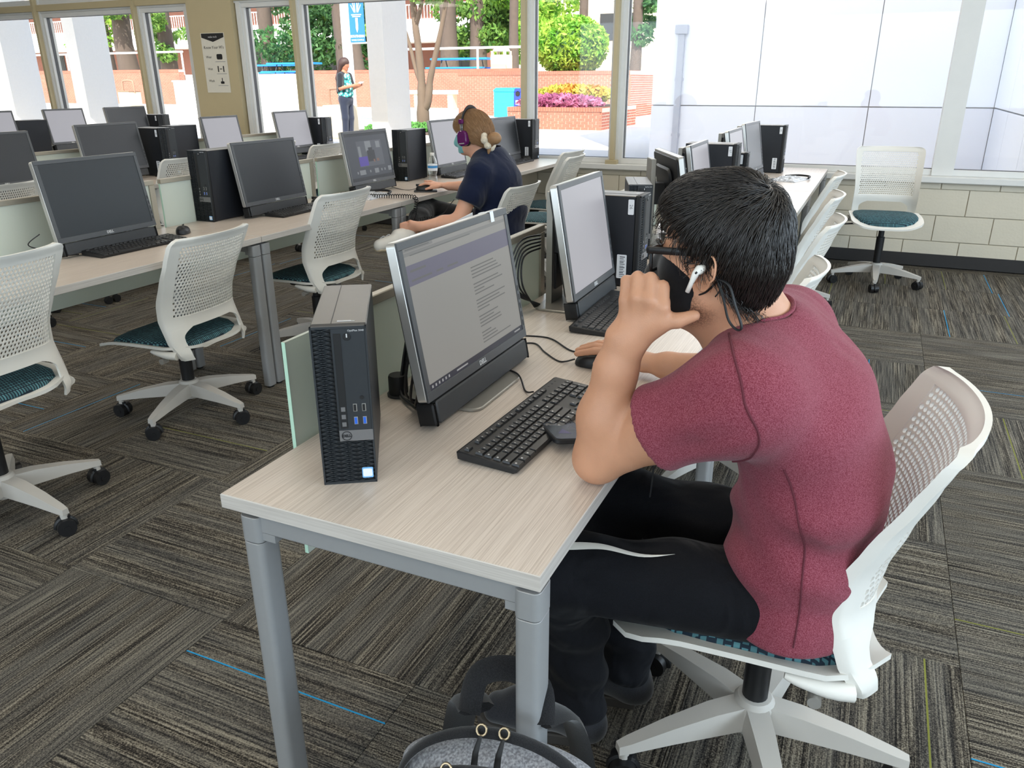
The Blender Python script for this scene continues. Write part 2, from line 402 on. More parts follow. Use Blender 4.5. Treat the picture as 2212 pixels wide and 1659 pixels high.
# window wall: painted block below the sill, aluminium glazing above
m = MB(); m.box(X0, X1, Y1+.012, Y1+.22, 0, .655); wallb = struct('wall_back', m.build('wall_back'), JOINT)
bm_ = MB(); bm_.box(-.1965, .1965, -.012, .0, -.0985, .0985, .003); blk = bm_.build('block')
bh = MB(); bh.box(-.1965, .1965, -.012, .0, -.0235, .0235, .003); blk2 = bh.build('block_low')
for r, z in enumerate((.0985, .3015, .5045)):
    for i in range(-11, 10):
        x = i*.4+(.2 if r % 2 else 0)+.08
        if x < -4.2 or x > X1-.25: continue
        obj('concrete_block', blk, PAINT, wallb, (x, Y1+.012, z+.001))
for i in range(-11, 10):
    obj('concrete_block', blk2, PAINT, wallb, (i*.4+.28, Y1+.012, .6305))
m = MB(); m.box(X0, X1, Y1-.008, Y1-.0, 0, .1, .002); struct('baseboard_back', m.build('baseboard_back'), BASEB)
m = MB(); m.box(X0, X1, Y1-.05, Y1+.2, .656, .705, .006); struct('trim_1', m.build('trim_1'), ALU)
m = MB(); m.box(X0, -7.02, Y1+.03, Y1+.17, 2.18, 2.29, .004); m.box(-6.4, X1, Y1+.03, Y1+.17, 2.18, 2.29, .004); struct('trim_2', m.build('trim_2'), ALU)
m = MB(); m.box(X0, -7.02, Y1+.0, Y1+.03, 2.20, 2.27, .004); m.box(-6.4, X1, Y1+.0, Y1+.03, 2.20, 2.27, .004); struct('trim_3', m.build('trim_3'), CREAM)
# pier with the poster
m = MB(); m.box(-7.02, -6.4, Y1-.02, Y1+.22, .1, HC); struct('wall_pier', m.build('wall_pier'), CREAM)
mul = [-11.2, -9.42, -7.80, -7.06, -6.35, -5.60, -3.05, -2.18, .47, 2.6]
WB = [(-12.9, -11.2), (-11.2, -9.42), (-9.42, -7.80), (-7.80, -7.06), (-6.35, -5.60), (-5.60, -3.05), (-3.05, -2.18), (-2.18, .47), (.47, 2.6), (2.6, 3.95)]
def ringframe(m, a, b, c, d, w, y0, y1):
    m.box(a, b, y0, y1, c, c+w, .003); m.box(a, b, y0, y1, d-w, d, .003); m.box(a, a+w, y0, y1, c+w, d-w); m.box(b-w, b, y0, y1, c+w, d-w)
for k, (a, b) in enumerate(WB):
    m = MB(); ringframe(m, a+.02, b-.02, .705, 2.18, .045, Y1+.04, Y1+.15); ringframe(m, a+.02, b-.02, 2.29, HC, .04, Y1+.04, Y1+.15)
    w = struct('window_%d' % (k+1), m.build('window_frame'), ALU)
    g = MB(); ringframe(g, a+.06, b-.06, .745, 2.14, .009, Y1+.075, Y1+.115); obj('gasket', g.build('gasket'), ALUD, w)
    g = MB(); g.box(a+.062, b-.062, Y1+.092, Y1+.098, .747, 2.138); obj('glass_pane', g.build('glass_pane'), GLASS, w)
    g = MB(); g.box(a+.05, b-.05, Y1+.092, Y1+.098, 2.325, HC-.03); obj('glass_pane', g.build('glass_pane'), GLASS, w)
for k, x in enumerate(mul):
    wdt = .075 if x == .47 else .028
    m = MB(); m.box(x-wdt, x+wdt, Y1+.025, Y1+.17, .705, HC, .003); struct('trim_%d' % (k+10), m.build('mullion'), ALU)
    if -9.5 < x < -2 and x not in (-7.06, -6.35):
        m = MB(); m.box(x-.030, x+.006, Y1-.030, Y1+.025, .74, HC, .003)
        m.prism([(x-.065, Y1-.045), (x+.040, Y1-.045), (x+.040, Y1+.02), (x-.065, Y1+.02)], .66, .74, .004)
        struct('trim_%d' % (k+30), m.build('steel_post'), CREAM)

# ================================================================== FURNITURE PROTOTYPES
# ---- desk: local origin on the floor at the middle; x = depth (user at +x), y = length
LEGP = [(p[0], p[1]) for p in rrect(-.021, .021, -.026, .026, .012, 4)]
_desk = {}
def desk(xf, y0, y1, label, casters=False, depth=.6, group='desk rows'):
    ln = round(y1-y0, 3); t = thing('computer_desk', label, 'desk', (xf-depth/2, (y0+y1)/2, 0), 0, group)
    h = depth/2; e = ln/2-.002
    m = MB(); m.box(-h, h, -e, e, .709, .737, .0015)
    # top face material 0, band material 1
    mi = []
    for f in m.f:
        nz = all(abs(m.v[i][2]-.737) < 1e-6 or abs(m.v[i][2]-.709) < 1e-6 for i in f); mi.append(0 if nz else 1)
    m.mi = mi
    obj('tabletop', m.build('tabletop'), [WOOD, WOODEDGE], t)
    leg = MB(); leg.prism(LEGP, .01 if not casters else .09, .648, .001)
    leg.prism(rrect(-.0215, .0215, -.0265, .0265, .012, 4), .650, .700, .001)
    legm = leg.build('leg', 30)
    for sx in (-1, 1):
        for sy in (-1, 1):
            lo = obj('leg', legm, STEEL, t, (sx*(h-.024) if sx > 0 else -(h-.052), sy*(e-.030), 0))
            f = MB()
            if casters:
                f.cyl((0, 0), .012, .05, .09, 10); f.tube([(-.014, 0, .026), (.014, 0, .026)], .025, 14); obj('caster', f.build('caster', 40), BLACKP, lo)
            else:
                f.cyl((0, 0), .016, 0, .012, 12); obj('glide', f.build('glide', 40), BLACKP, lo)
    for sy in (-1, 1):
        r = MB(); r.box(-h+.07, h-.04, -.018, .018, .668, .705, .003); r.box(-h+.07, -h+.10, -.018, .018, .655, .67); r.box(h-.062, h-.04, -.018, .018, .655, .67)
        obj('end_rail', r.build('end_rail'), STEEL, t, (0, sy*(e-.030), 0))
    r = MB(); r.box(-.02, .02, -e+.05, e-.05, .668, .706, .003); obj('beam', r.build('beam'), STEEL, t, (-.12, 0, 0))
    if casters:
        r = MB(); r.box(-.006, .006, -e+.03, e-.03, .13, .56, .002); obj('modesty_panel', r.build('modesty_panel'), FROST, t, (-h+.09, 0, 0))
        r = MB(); r.box(-h+.04, h-.03, -.012, .012, .095, .125, .003)
        obj('foot_bar', r.build('foot_bar'), STEEL, t, (0, -e+.03, 0)); obj('foot_bar', r.build('foot_bar'), STEEL, t, (0, e-.03, 0))
    g = MB(); g.rbox(-.035, .035, -.05, .05, .737, .7405, .015, .001); obj('cable_grommet', g.build('cable_grommet'), WHITEP, t, (-h+.07, -.12, 0))
    return t
def divider(x, y0, y1, label, rail0=0.0, post0=False):
    t = thing('desk_divider', label, 'divider', (x, y0, .48), 0, 'frosted dividers')
    L_ = y1-y0
    g = MB(); g.box(-.004, .004, 0, L_-.012, 0, .464); obj('glass_panel', g.build('glass_panel'), FROST, t)
    g = MB(); g.box(-.0042, .0042, -.001, .0, 0, .464); obj('glass_edge', g.build('glass_edge'), GEDGE, t, label='pale green polished glass edge')
    g = MB(); g.box(-.011, .011, rail0, L_, .464, .486, .002); obj('top_rail', g.build('top_rail'), RAIL, t)
    g = MB(); g.box(-.011, .011, L_-.03, L_, -.0, .464, .002); obj('post', g.build('post'), RAIL, t)
    if post0: g = MB(); g.box(-.011, .011, rail0, rail0+.03, 0, .464, .002); obj('post', g.build('post'), RAIL, t)
    for yy in (.25, L_-.25):
        c = MB(); c.box(.004, .03, -.03, .03, .18, .225, .003); obj('clamp', c.build('clamp'), RAIL, t, (0, yy, 0))
    return t

# ---- task chair; local origin on the floor under the hub; sitter faces +y
def lerp_tab(tab, z):
    for (a, va), (b, vb) in zip(tab, tab[1:]):
        if z <= b:
            t = max(0, (z-a)/(b-a)); t2 = t*t*(3-2*t)*.35+t*.65; return va+(vb-va)*t2
    return tab[-1][1]
W_T = [(.375, .200), (.40, .216), (.45, .226), (.54, .226), (.62, .226), (.70, .228), (.79, .231), (.848, .232), (.868, .228), (.880, .218), (.887, .198)]
Y_T = [(.375, -.185), (.40, -.180), (.45, -.160), (.54, -.142), (.62, -.156), (.70, -.182), (.79, -.216), (.855, -.240), (.887, -.260)]
def back_map(u, z, side, th=.0075):
    w = lerp_tab(W_T, z); y = lerp_tab(Y_T, z)
    bow = .045*(min(1, max(0, (z-.40)/.2)))
    a = abs(u); wrap = .040*max(0, min(1, (.92-z)/.31))*max(0, (a-.55)/.45)**2
    y2 = y-bow*(1-a*a)+wrap-.03*max(0, min(1, (.60-z)/.2)); w -= wrap*.30
    t = th*(1+.9*max(0, (a-.86)/.14))
    return (u*w, y2+side*t/2, z)
def make_chair(label):
    t = thing('task_chair', label, 'chair', group='white task chairs')
    # --- five-star base with hub
    b = MB()
    for k in range(5):
        a = 2*math.pi*k/5+.3; ca, sa = math.cos(a), math.sin(a); V = []; Fc = []
        rows = [(.02, .030, .088, .145), (.10, .028, .088, .140), (.20, .023, .085, .122), (.29, .017, .078, .100), (.315, .012, .074, .094)]
        for (r_, w, zb, zt) in rows:
            for (dw, z) in ((-w, zb), (-w*.8, zt), (w*.8, zt), (w, zb)): V.append((ca*r_-sa*dw, sa*r_+ca*dw, z))
        for i in range(len(rows)-1):
            for j in range(4): j2 = (j+1) % 4; Fc.append((i*4+j, (i+1)*4+j, (i+1)*4+j2, i*4+j2))
        Fc.append((3, 2, 1, 0)); Fc.append(tuple(len(V)-4+j for j in range(4)))
        b.add(V, Fc)
        b.cyl((ca*.30, sa*.30), .012, .055, .09, 10)
    b.lathe([(.02, .07), (.043, .075), (.046, .14), (.036, .155), (.02, .158)], 20)
    obj('star_base', b.build('star_base', 40), BASEP, t)
    c = MB(); c.tube([(0, -.027, .0295), (0, -.003, .0295)], .0292, 18); c.tube([(0, .003, .0295), (0, .027, .0295)], .0292, 18)
    c.tube([(0, -.03, .028), (0, .03, .028)], .010, 8); c.box(-.016, .026, -.005, .005, .02, .058, .003)
    arc = [(.031*math.cos(R(w)), 0, .028+.031*math.sin(R(w))) for w in range(-10, 200, 15)]
    c.tube(arc, .007, 6); c.cyl((.01, 0), .009, .05, .066, 8)
    cm = c.build('caster', 40)
    for k in range(5):
        a = 2*math.pi*k/5+.3
        obj('caster', cm, BLACKP, t, (.30*math.cos(a), .30*math.sin(a), 0), (0, 0, a*2.3+.7*k))
    c = MB(); c.lathe([(.027, .12), (.028, .30), (.020, .302), (.020, .40)], 18); obj('gas_column', c.build('gas_column', 40), BLACKP, t)
    # --- upper part
    c = MB(); c.box(-.09, .09, -.11, .10, .372, .402, .006); c.box(-.05, .05, -.05, .05, .345, .375, .005); obj('tilt_mechanism', c.build('tilt_mechanism'), BLACKP, t)
    c = MB(); c.tube([(.06, .03, .378), (.20, .05, .372)], .006, 8); c.tube([(.20, .05, .372), (.265, .058, .368)], .011, 8, flat=.5); obj('lever', c.build('lever', 40), BLACKP, t)
    # seat pan: white shell, turned down at the front
    n1, n2 = 14, 14
    def seat_z(v): return .405+.012*math.sin(v*math.pi*.9+.4)-.030*max(0, (v-.72)/.28)**1.6+.0*v
    def seat_w(v): return .228+.008*math.sin(v*math.pi)-.055*max(0, (v-.86)/.14)**2-.11*max(0, (.25-v)/.25)**2
    V = []; Fc = []
    for i in range(n1+1):
        v = i/n1; y = -.195+.475*v
        for j in range(n2+1):
            u = -1+2*j/n2; V.append((u, v))
    idx = lambda i, j: i*(n2+1)+j
    F2 = [(idx(i, j), idx(i, j+1), idx(i+1, j+1), idx(i+1, j)) for i in range(n1) for j in range(n2)]
    c = MB()
    def sm(u, v, s):
        y = -.195+.475*v
        return (u*seat_w(v), y-.03*(1-v)*(u*u), seat_z(v)+.018*abs(u)**4+s*.006)
    c.shell(V, F2, sm, .012); obj('seat_pan', c.build('seat_pan', 60), WHITEP, t)
    # cushion
    V = []; Fc = []; n3, n4 = 18, 24
    for i in range(n3+1):
        a = i/n3*math.pi/2                       # from rim to crown
        for j in range(n4):
            w = 2*math.pi*j/n4; cx, cy = math.cos(w), math.sin(w)
            k = (abs(cx)**3.2+abs(cy)**3.2)**(-1/3.2)
            px, py = cx*k, cy*k; q = math.cos(a)**.35 if i else 1
            r_ = 1-(1-math.cos(a))*1.0 if i > 0 else 1
            r_ = math.cos(a); 
            x = px*r_*.212; v = (py*r_*.222+.222)/.444; y = -.180+.435*v
            z = seat_z(.05+.9*v)+.006+.036*math.sin(a)**.55*(1 if i else 0)+.006*abs(px*r_)**3
            V.append((x, y-.025*(1-v)*(px*r_)**2, z))
    for i in range(n3):
        for j in range(n4):
            j2 = (j+1) % n4; Fc.append((i*n4+j, i*n4+j2, (i+1)*n4+j2, (i+1)*n4+j))
    c = MB(); c.add(V, Fc); obj('seat_cushion', c.build('seat_cushion', 180), CUSH, t)
    # backrest shell with opening above the seat and a field for the perforated panel
    U0, Z0, Z1 = .82, .555, .852
    V2 = []; F2 = []; key = {}
    def vid(u, z):
        k = (round(u, 4), round(z, 4))
        if k not in key: key[k] = len(V2); V2.append(k)
        return key[k]
    def patch(us, zs):
        for i in range(len(zs)-1):
            for j in range(len(us)-1): F2.append((vid(us[j], zs[i]), vid(us[j+1], zs[i]), vid(us[j+1], zs[i+1]), vid(us[j], zs[i+1])))
    uin = [-.82+1.64*i/16 for i in range(17)]; uL = [-1, -.96, -.92, -.87, -.82]; uR = [-x for x in reversed(uL)]
    zmid = [Z0+(Z1-Z0)*i/12 for i in range(13)]; zt = [Z1, .857, .863, .868, .873, .877, .880, .883, .887]; zb = [.507, .522, .540, Z0]
    patch(uL, zmid); patch(uR, zmid); patch(uL+uin[1:-1]+uR, zt); patch(uL+uin[1:-1]+uR, zb)
    # arms
    zs = [.375, .383, .392, .405, .418, .432, .446, .458, .470, .480, .489, .496, .502, .507]
    def inner(z):
        a = .74 if z > .42 else .74+.04*(.42-z)/.045
        if z > .465: a = .74-.24*((z-.465)/.042)**2.2
        return a
    for s_ in (-1, 1):
        for i in range(len(zs)-1):
            za, zb_ = zs[i], zs[i+1]
            fr = (0, .25, .5, .75, 1)
            for q in range(4):
                def pt(f, z):
                    u = inner(z)+(1-inner(z))*f; return vid(s_*u, z)
                qd = (pt(fr[q], za), pt(fr[q+1], za), pt(fr[q+1], zb_), pt(fr[q], zb_))
                F2.append(qd if s_ > 0 else tuple(reversed(qd)))
    c = MB(); c.shell(V2, F2, lambda u, z, s: back_map(u, z, s, .011), .011)
    # arms run forward below the seat edge to the pivot
    for s_ in (-1, 1):
        pts = [(s_*.205, -.165, .400), (s_*.215, -.13, .402), (s_*.222, -.09, .408), (s_*.224, -.05, .414)]
        c.tube(spline(pts, 5), [.021, .021, .021, .021, .021, .020, .020, .019, .018, .017, .016, .015, .014, .012, .010, .008], 10, flat=.8)
    bk = obj('backrest', c.build('backrest', 50), WHITEP, t)
    # perforated panel
    V2 = []; F2 = []; key = {}
    nx, nz = 28, 22; du = 1.64/nx; dz = (Z1-Z0)/nz
    for i in range(nz):
        sh = .5 if i % 2 else 0
        for j in range(-1, nx+1):
            a, b_ = -.82+du*(j+sh), -.82+du*(j+1+sh); z0, z1 = Z0+dz*i, Z0+dz*(i+1)
            if b_ <= -.82+1e-6 or a >= .82-1e-6: continue
            if a < -.82-1e-6 or b_ > .82+1e-6:
                a, b_ = max(a, -.82), min(b_, .82); F2.append((vid(a, z0), vid(b_, z0), vid(b_, z1), vid(a, z1))); continue
            cu, cz = (a+b_)/2, (z0+z1)/2
            o8 = [(a, z0), (cu, z0), (b_, z0), (b_, cz), (b_, z1), (cu, z1), (a, z1), (a, cz)]
            h8 = [(cu+.40*du*math.cos(R(w)), cz+.42*dz*math.sin(R(w))) for w in (-135, -90, -45, 0, 45, 90, 135, 180)]
            oi = [vid(*p) for p in o8]; hi = [vid(*p) for p in h8]
            for q in range(8): q2 = (q+1) % 8; F2.append((oi[q], oi[q2], hi[q2], hi[q]))
    c = MB(); c.shell(V2, F2, lambda u, z, s: back_map(u, z, s, .006), .006); obj('perforated_panel', c.build('perforated_panel', 40), WHITEP, t)
    for s_ in (-1, 1):
        c = MB(); c.tube([(s_*.205, -.105, .378), (s_*.236, -.105, .378)], .012, 14); obj('pivot_knob', c.build('pivot_knob', 40), SILVER, t)
    return t
UPPER = ('tilt_mechanism', 'lever', 'seat_pan', 'seat_cushion', 'backrest', 'perforated_panel', 'pivot_knob')
chair0 = make_chair('chair'); _first = [True]
def place_chair(x, y, rz, dz, label, spin=0.0):
    t = chair0 if _first[0] else copy_tree(chair0); _first[0] = False
    t.location = (x, y, 0); t.rotation_euler = (0, 0, rz); t['label'] = label
    for c in t.children:
        n = c.name.split('.')[0]
        if n in UPPER: c.location.z = dz
        elif spin and n in ('star_base', 'caster'):
            v = Vector(c.location); c.location = Matrix.Rotation(spin, 3, 'Z') @ v; c.rotation_euler.z += spin
        elif n == 'gas_column': c.scale.z = 1+dz/.40*.9
    return t

# ---- monitor; local origin on the desk at the base; faces +x
def make_monitor(label, w=.492, h=.322, screen=SCREEN_OFF, logo=TXTW, raise_=0.0, bar=True, bf=.05):
    t = thing('computer_monitor', label, 'monitor', group='desktop monitors')
    tl = R(10); zb = .063+raise_
    # tilted frame: a = along width (y), b = up the panel, n = out of the screen
    Mx = frame_M((.042, 0, zb), (0, 1, 0), (-math.sin(tl), 0, math.cos(tl)))
    bz = .015
    f = MB()
    for (a, b, c, d) in ((-w/2, w/2, 0, .020), (-w/2, w/2, h-bz, h), (-w/2, -w/2+bz, .020, h-bz), (w/2-bz, w/2, .020, h-bz)): f.box(a, b, c, d, -.006, 0, .0008, Mx)
    obj('bezel', f.build('bezel'), BEZEL, t)
    f = MB(); P = rrect(-w/2-.0015, w/2+.0015, -.0015, h+.0015, .010, 4); f.prism(P, -.026, -.0055, .001, Mx)
    obj('edge_band', f.build('edge_band', 30), SILVER, t)
    f = MB(); f.prism(rrect(-w/2+.006, w/2-.006, .006, h-.006, .02, 4), -.034, -.026, .003, Mx); f.prism(rrect(-w/2+.09, w/2-.09, .04, h-.05, .03, 4), -.052, -.034, .008, Mx)
    obj('back_cover', f.build('back_cover', 30), BLACKP, t)
    f = MB(); f.box(-w/2+bz, w/2-bz, .020, h-bz, -.0054, -.0024, 0, Mx); s = obj('screen', f.build('screen'), screen, t)
    text('maker_lettering', 'D\u2039LL' if False else 'DELL', .015, logo, t, Mx @ Matrix.Translation((0, .010, .0004)), bold=.0004)
    for k in range(5):
        f = MB(); f.box(w/2-.0105, w/2-.0055, .03+k*.022, .044+k*.022, -.0001, .0006, 0, Mx); obj('button', f.build('button'), BLACKP, t)
    if bar:
        f = MB(); f.prism(rrect(-w/2+.02, w/2-.02, -.052, -.003, .006, 3), -.034, .004, .003, Mx)
        b = obj('soundbar', f.build('soundbar', 30), DARKG, t)
        f = MB(); f.prism(rrect(-w/2+.006, -w/2+.0205, -.054, -.004, .008, 3), -.040, .002, .003, Mx); obj('control_cap', f.build('control_cap', 30), BLACKM, b)
        f = MB(); f.prism(rrect(w/2-.0205, w/2-.006, -.054, -.004, .008, 3), -.040, .002, .003, Mx); obj('control_cap', f.build('control_cap', 30), BLACKM, b)
    # stand: wide column behind the panel, flat base
    f = MB(); f.rbox(-.125, bf, -.125, .125, 0, .008, .03, .002, 5); obj('stand_base', f.build('stand_base', 30), SILVER2, t)
    f = MB(); f.prism([(-.062, -.052), (-.043, -.052), (-.043, .052), (-.062, .052)], .006, .355+raise_, .002, Matrix.Translation((-.046, 0, 0)))
    obj('stand_column', f.build('stand_column', 30), SILVER2, t)
    f = MB(); f.box(-.090, -.02, -.035, .035, zb+.10, zb+.19, .004); f.box(-.0905, -.082, -.03, .03, .05, .33+raise_, .001); obj('stand_slide', f.build('stand_slide'), BLACKP, t)
    return t
SILVER2 = M_('stand_silver', (150, 146, 138), .38, .5, .03, 60)

# ---- computer tower; local origin under the middle of its base; front faces -y
def make_tower(label, W=.0926, H=.29, D=.292, sticker='', side_label=False):
    t = thing('computer_tower', label, 'computer tower', group='computer towers')
    w = W/2; d = D/2; yf = -d
    b = MB(); b.box(-w, w, -d+.018, d, .004, H-.001, .002)
    mi = []
    for f in b.f:
        top = all(b.v[i][2] > H-.004 for i in f); mi.append(0 if top else 1)
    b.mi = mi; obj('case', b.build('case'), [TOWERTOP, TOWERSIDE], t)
    s = MB(); s.box(-w+W*.36, -w+W*.36+.001, -d+.02, d-.002, H-.0012, H-.0002); obj('lid_seam', s.build('lid_seam'), TXTD, t)
    for sx in (-1, 1):
        for sy in (-1, 1):
            s = MB(); s.cyl((sx*(w-.014), sy*(d-.03)), .008, 0, .005, 10); obj('rubber_foot', s.build('rubber_foot'), BLACKM, t)
    Fm = frame_M((0, yf, 0), (1, 0, 0), (0, 0, 1))    # x right, y up, z toward viewer (-y)
    f = MB(); f.rbox(-w, w, 0, H, -.02, -.0055, .004, .0, 3, Fm)
    fr = obj('front_plate', f.build('front_plate', 30), GRIP, t)
    # lattice ribs over the left strip and lower field
    x_in = -w+.034*W/.0926; zlo, zhi = H*.285, H*.355
    f = MB(); q = .0085*W/.0926*(.95)
    def rib(x0, y0, x1, y1):
        dx, dy = x1-x0, y1-y0; l = math.hypot(dx, dy); nx, ny = -dy/l*.0013, dx/l*.0013
        f.add([Fm @ Vector(p) for p in ((x0-nx, y0-ny, -.0055), (x1-nx, y1-ny, -.0055), (x1+nx, y1+ny, -.0055), (x0+nx, y0+ny, -.0055), (x0-nx*.4, y0-ny*.4, -.001), (x1-nx*.4, y1-ny*.4, -.001), (x1+nx*.4, y1+ny*.4, -.001), (x0+nx*.4, y0+ny*.4, -.001))],
              [(4, 5, 6, 7), (0, 1, 5, 4), (2, 3, 7, 6)])
    def field(xa, xb, ya, yb):
        n = int((yb-ya)/.0078); dy = (yb-ya)/n; m_ = max(2, int(round((xb-xa)/.0135))); dx = (xb-xa)/m_
        for i in range(n):
            for j in range(m_):
                xl, yl = xa+j*dx, ya+i*dy
                rib(xl, yl+dy*(.5 if j % 2 else 0), xl+dx, yl+dy*(0 if j % 2 else .5)) ; rib(xl, yl+dy*(.5 if j % 2 else 1), xl+dx, yl+dy*(1 if j % 2 else .5))
            rib(xa, ya+i*dy, xb, ya+i*dy)
    field(-w+.003, w-.003, .004, zlo); field(-w+.003, x_in-.002, zlo, H-.004)
    obj('grille', f.build('grille'), TOWERFRONT, t)
    f = MB()
    for (a, b_, c, e) in ((-w, w, 0, .004), (-w, w, H-.004, H), (-w, -w+.003, 0, H), (w-.003, w, 0, H)): f.box(a, b_, c, e, -.0055, -.0005, 0, Fm)
    obj('front_rim', f.build('front_rim'), TOWERFRONT, t)
    f = MB(); f.box(x_in, w-.003, zhi, H-.004, -.0055, -.0005, .0006, Fm); obj('port_panel', f.build('port_panel'), TOWERFRONT, t)
    f = MB(); f.box(x_in, w-.001, zlo, zhi, -.0055, .0, .0006, Fm); bd = obj('badge_band', f.build('badge_band'), BAND, t)
    rr = (zhi-zlo)*.40; cx = x_in+rr*1.55; cz = (zlo+zhi)/2
    f = MB(); f.tube([Fm @ Vector((cx+rr*math.cos(a), cz+rr*math.sin(a), .0003)) for a in [2*math.pi*k/28 for k in range(28)]], .0007, 5, closed=True); obj('badge_ring', f.build('badge_ring'), TXTD, bd)
    text('badge_lettering', 'DELL', rr*.82, TXTD, bd, Fm @ Matrix.Translation((cx, cz, .0004)), bold=.0003)
    f = MB(); f.box(x_in+.004, x_in+.016*W/.0926, zhi+.004, H-.012, -.0005, .0006, .0005, Fm); obj('disc_drive', f.build('disc_drive'), GRIP, t)
    px = x_in+.030*W/.0926
    f = MB(); f.cyl((px-.004, H-.018), .0065, -.0005, .0008, 18, .0004, Fm); pb = obj('power_button', f.build('power_button', 30), BLACKM, t)
    f = MB(); f.box(px-.0052, px-.0032, H-.019, H-.0125, .0008, .0012, 0, Fm); obj('power_lamp', f.build('power_lamp'), TXTW, pb)
    for k, (dx, dz_, mt) in enumerate(((0, .042, SILVER), (.015, .042, SILVER), (0, .018, SILVER), (.015, .018, SILVER))):
        f = MB(); f.box(px+dx-.003, px+dx+.0035, zhi+dz_-.007, zhi+dz_+.007, -.0005, .0004, .0003, Fm); u = obj('usb_port', f.build('usb_port'), SILVER, t)
        f = MB(); f.box(px+dx-.0022, px+dx+.0022, zhi+dz_-.006, zhi+dz_+.006, .0004, .0007, 0, Fm); obj('usb_tongue', f.build('usb_tongue'), USB3 if k > 1 else GRIP, u)
    f = MB(); f.cyl((px+.013, zhi+.060), .0035, -.0005, .0006, 14, 0, Fm); obj('audio_jack', f.build('audio_jack'), BLACKM, t)
    for k in range(3):
        f = MB(); f.box(x_in+.0065, x_in+.0135, zhi+.008+.014*k, zhi+.016+.014*k, .0006, .0009, 0, Fm); obj('drive_mark', f.build('drive_mark'), BAND, t)
    text('model_lettering', 'OptiPlex 3040', .0046, TXTW, t, Fm @ Matrix.Translation((w-.004, H-.0075, .0002)), align='RIGHT')
    f = MB(); f.rbox(w-.025, w-.006, .010, .030, -.001, .0004, .002, 0, 3, Fm); st = obj('chip_sticker', f.build('chip_sticker'), STICK, t)
    f = MB(); f.rbox(w-.0235, w-.0075, .0125, .0275, .0004, .0006, .002, 0, 3, Fm); obj('sticker_face', f.build('sticker_face'), PAPER, st)
    f = MB()
    for k in range(2): f.box(-.003, .026-.006*k, -d+.032+.004*k, -d+.0335+.004*k, H-.0008, H-.0003)
    obj('lid_print', f.build('lid_print'), TXTW, t)
    if side_label:
        Sm = frame_M((side_label*w, 0, 0), (0, side_label, 0), (0, 0, 1))
        bx = -d if side_label > 0 else d-.068; b2 = -d+.044 if side_label > 0 else d-.075
        f = MB(); f.rbox(bx+.024, bx+.044, H-.062, H-.012, 0, .0005, .003, 0, 3, Sm); l = obj('number_label', f.build('number_label'), PAPER, t)
        if sticker: text('number_lettering', sticker, .016, PAPERTXT, l, Sm @ Matrix.Translation((bx+.034, H-.036, .0007)) @ Matrix.Rotation(R(-90), 4, 'Z'))
        f = MB(); f.rbox(b2, b2+.034, .03, .112, 0, .0005, .003, 0, 3, Sm); l = obj('barcode_label', f.build('barcode_label'), PAPER, t)
        f = MB()
        for k in range(12): f.box(b2+.010, b2+.024+.004*(k % 2), .036+k*.006, .038+k*.006+.0012*(k % 3), .0005, .0007, 0, Sm)
        obj('barcode_print', f.build('barcode_print'), PAPERTXT, l)
    f = MB(); f.box(-w+.01, w-.01, d-.0005, d+.001, .02, H-.03); f.box(-w+.02, w-.02, d, d+.006, H-.028, H-.02); obj('back_plate', f.build('back_plate'), DARKG, t)
    return t

# ---- keyboard; origin under the middle; typist at +x, long side along y (left end of keyboard at -y)
KROWS = None
def key_layout():
    u = .019; out = []
    def row(x, y0, ws, h=1.0):
        y = y0
        for w in ws:
            if w > 0: out.append((x, y+w*u/2, w, h))
            y += abs(w)*u
    L0 = -.2135
    row(-.046, L0, [1, -1, 1, 1, 1, 1, -.5, 1, 1, 1, 1, -.5, 1, 1, 1, 1, -.25, 1, 1, 1], .72)
    row(-.020, L0, [1]*13+[2, -.25, 1, 1, 1, -.25, 1, 1, 1, 1])
    row(-.001, L0, [1.5]+[1]*12+[1.5, -.25, 1, 1, 1, -.25, 1, 1, 1])
    row(.018, L0, [1.75]+[1]*11+[2.25, -3.5, 1, 1, 1])
    row(.037, L0, [2.25]+[1]*10+[2.75, -1.25, 1, -1.25, 1, 1, 1])
    row(.056, L0, [1.25, 1.25, 1.25, 6.25, 1.25, 1.25, 1.25, 1.25, -.25, 1, 1, 1, -.25, 2, 1])
    out.append((.0085, L0+21.5*u+u*.5, 1, 2.0)); out.append((.0465, L0+21.5*u+u*.5, 1, 2.0))
    return out
def key_mesh(w, h):
    u = .019; a = w*u/2-.0016; b = h*u/2-.0016; m = MB()
    V = [(-b, -a, 0), (b, -a, 0), (b, a, 0), (-b, a, 0), (-b+.0012, -a+.0012, .0042), (b-.0012, -a+.0012, .0042), (b-.0012, a-.0012, .0042), (-b+.0012, a-.0012, .0042)]
    m.add(V, [(4, 5, 6, 7), (0, 1, 5, 4), (1, 2, 6, 5), (2, 3, 7, 6), (3, 0, 4, 7)]); return m
_km = {}
KEYC = M_('key_black', (36, 35, 35), .38, 0, .1, 100)
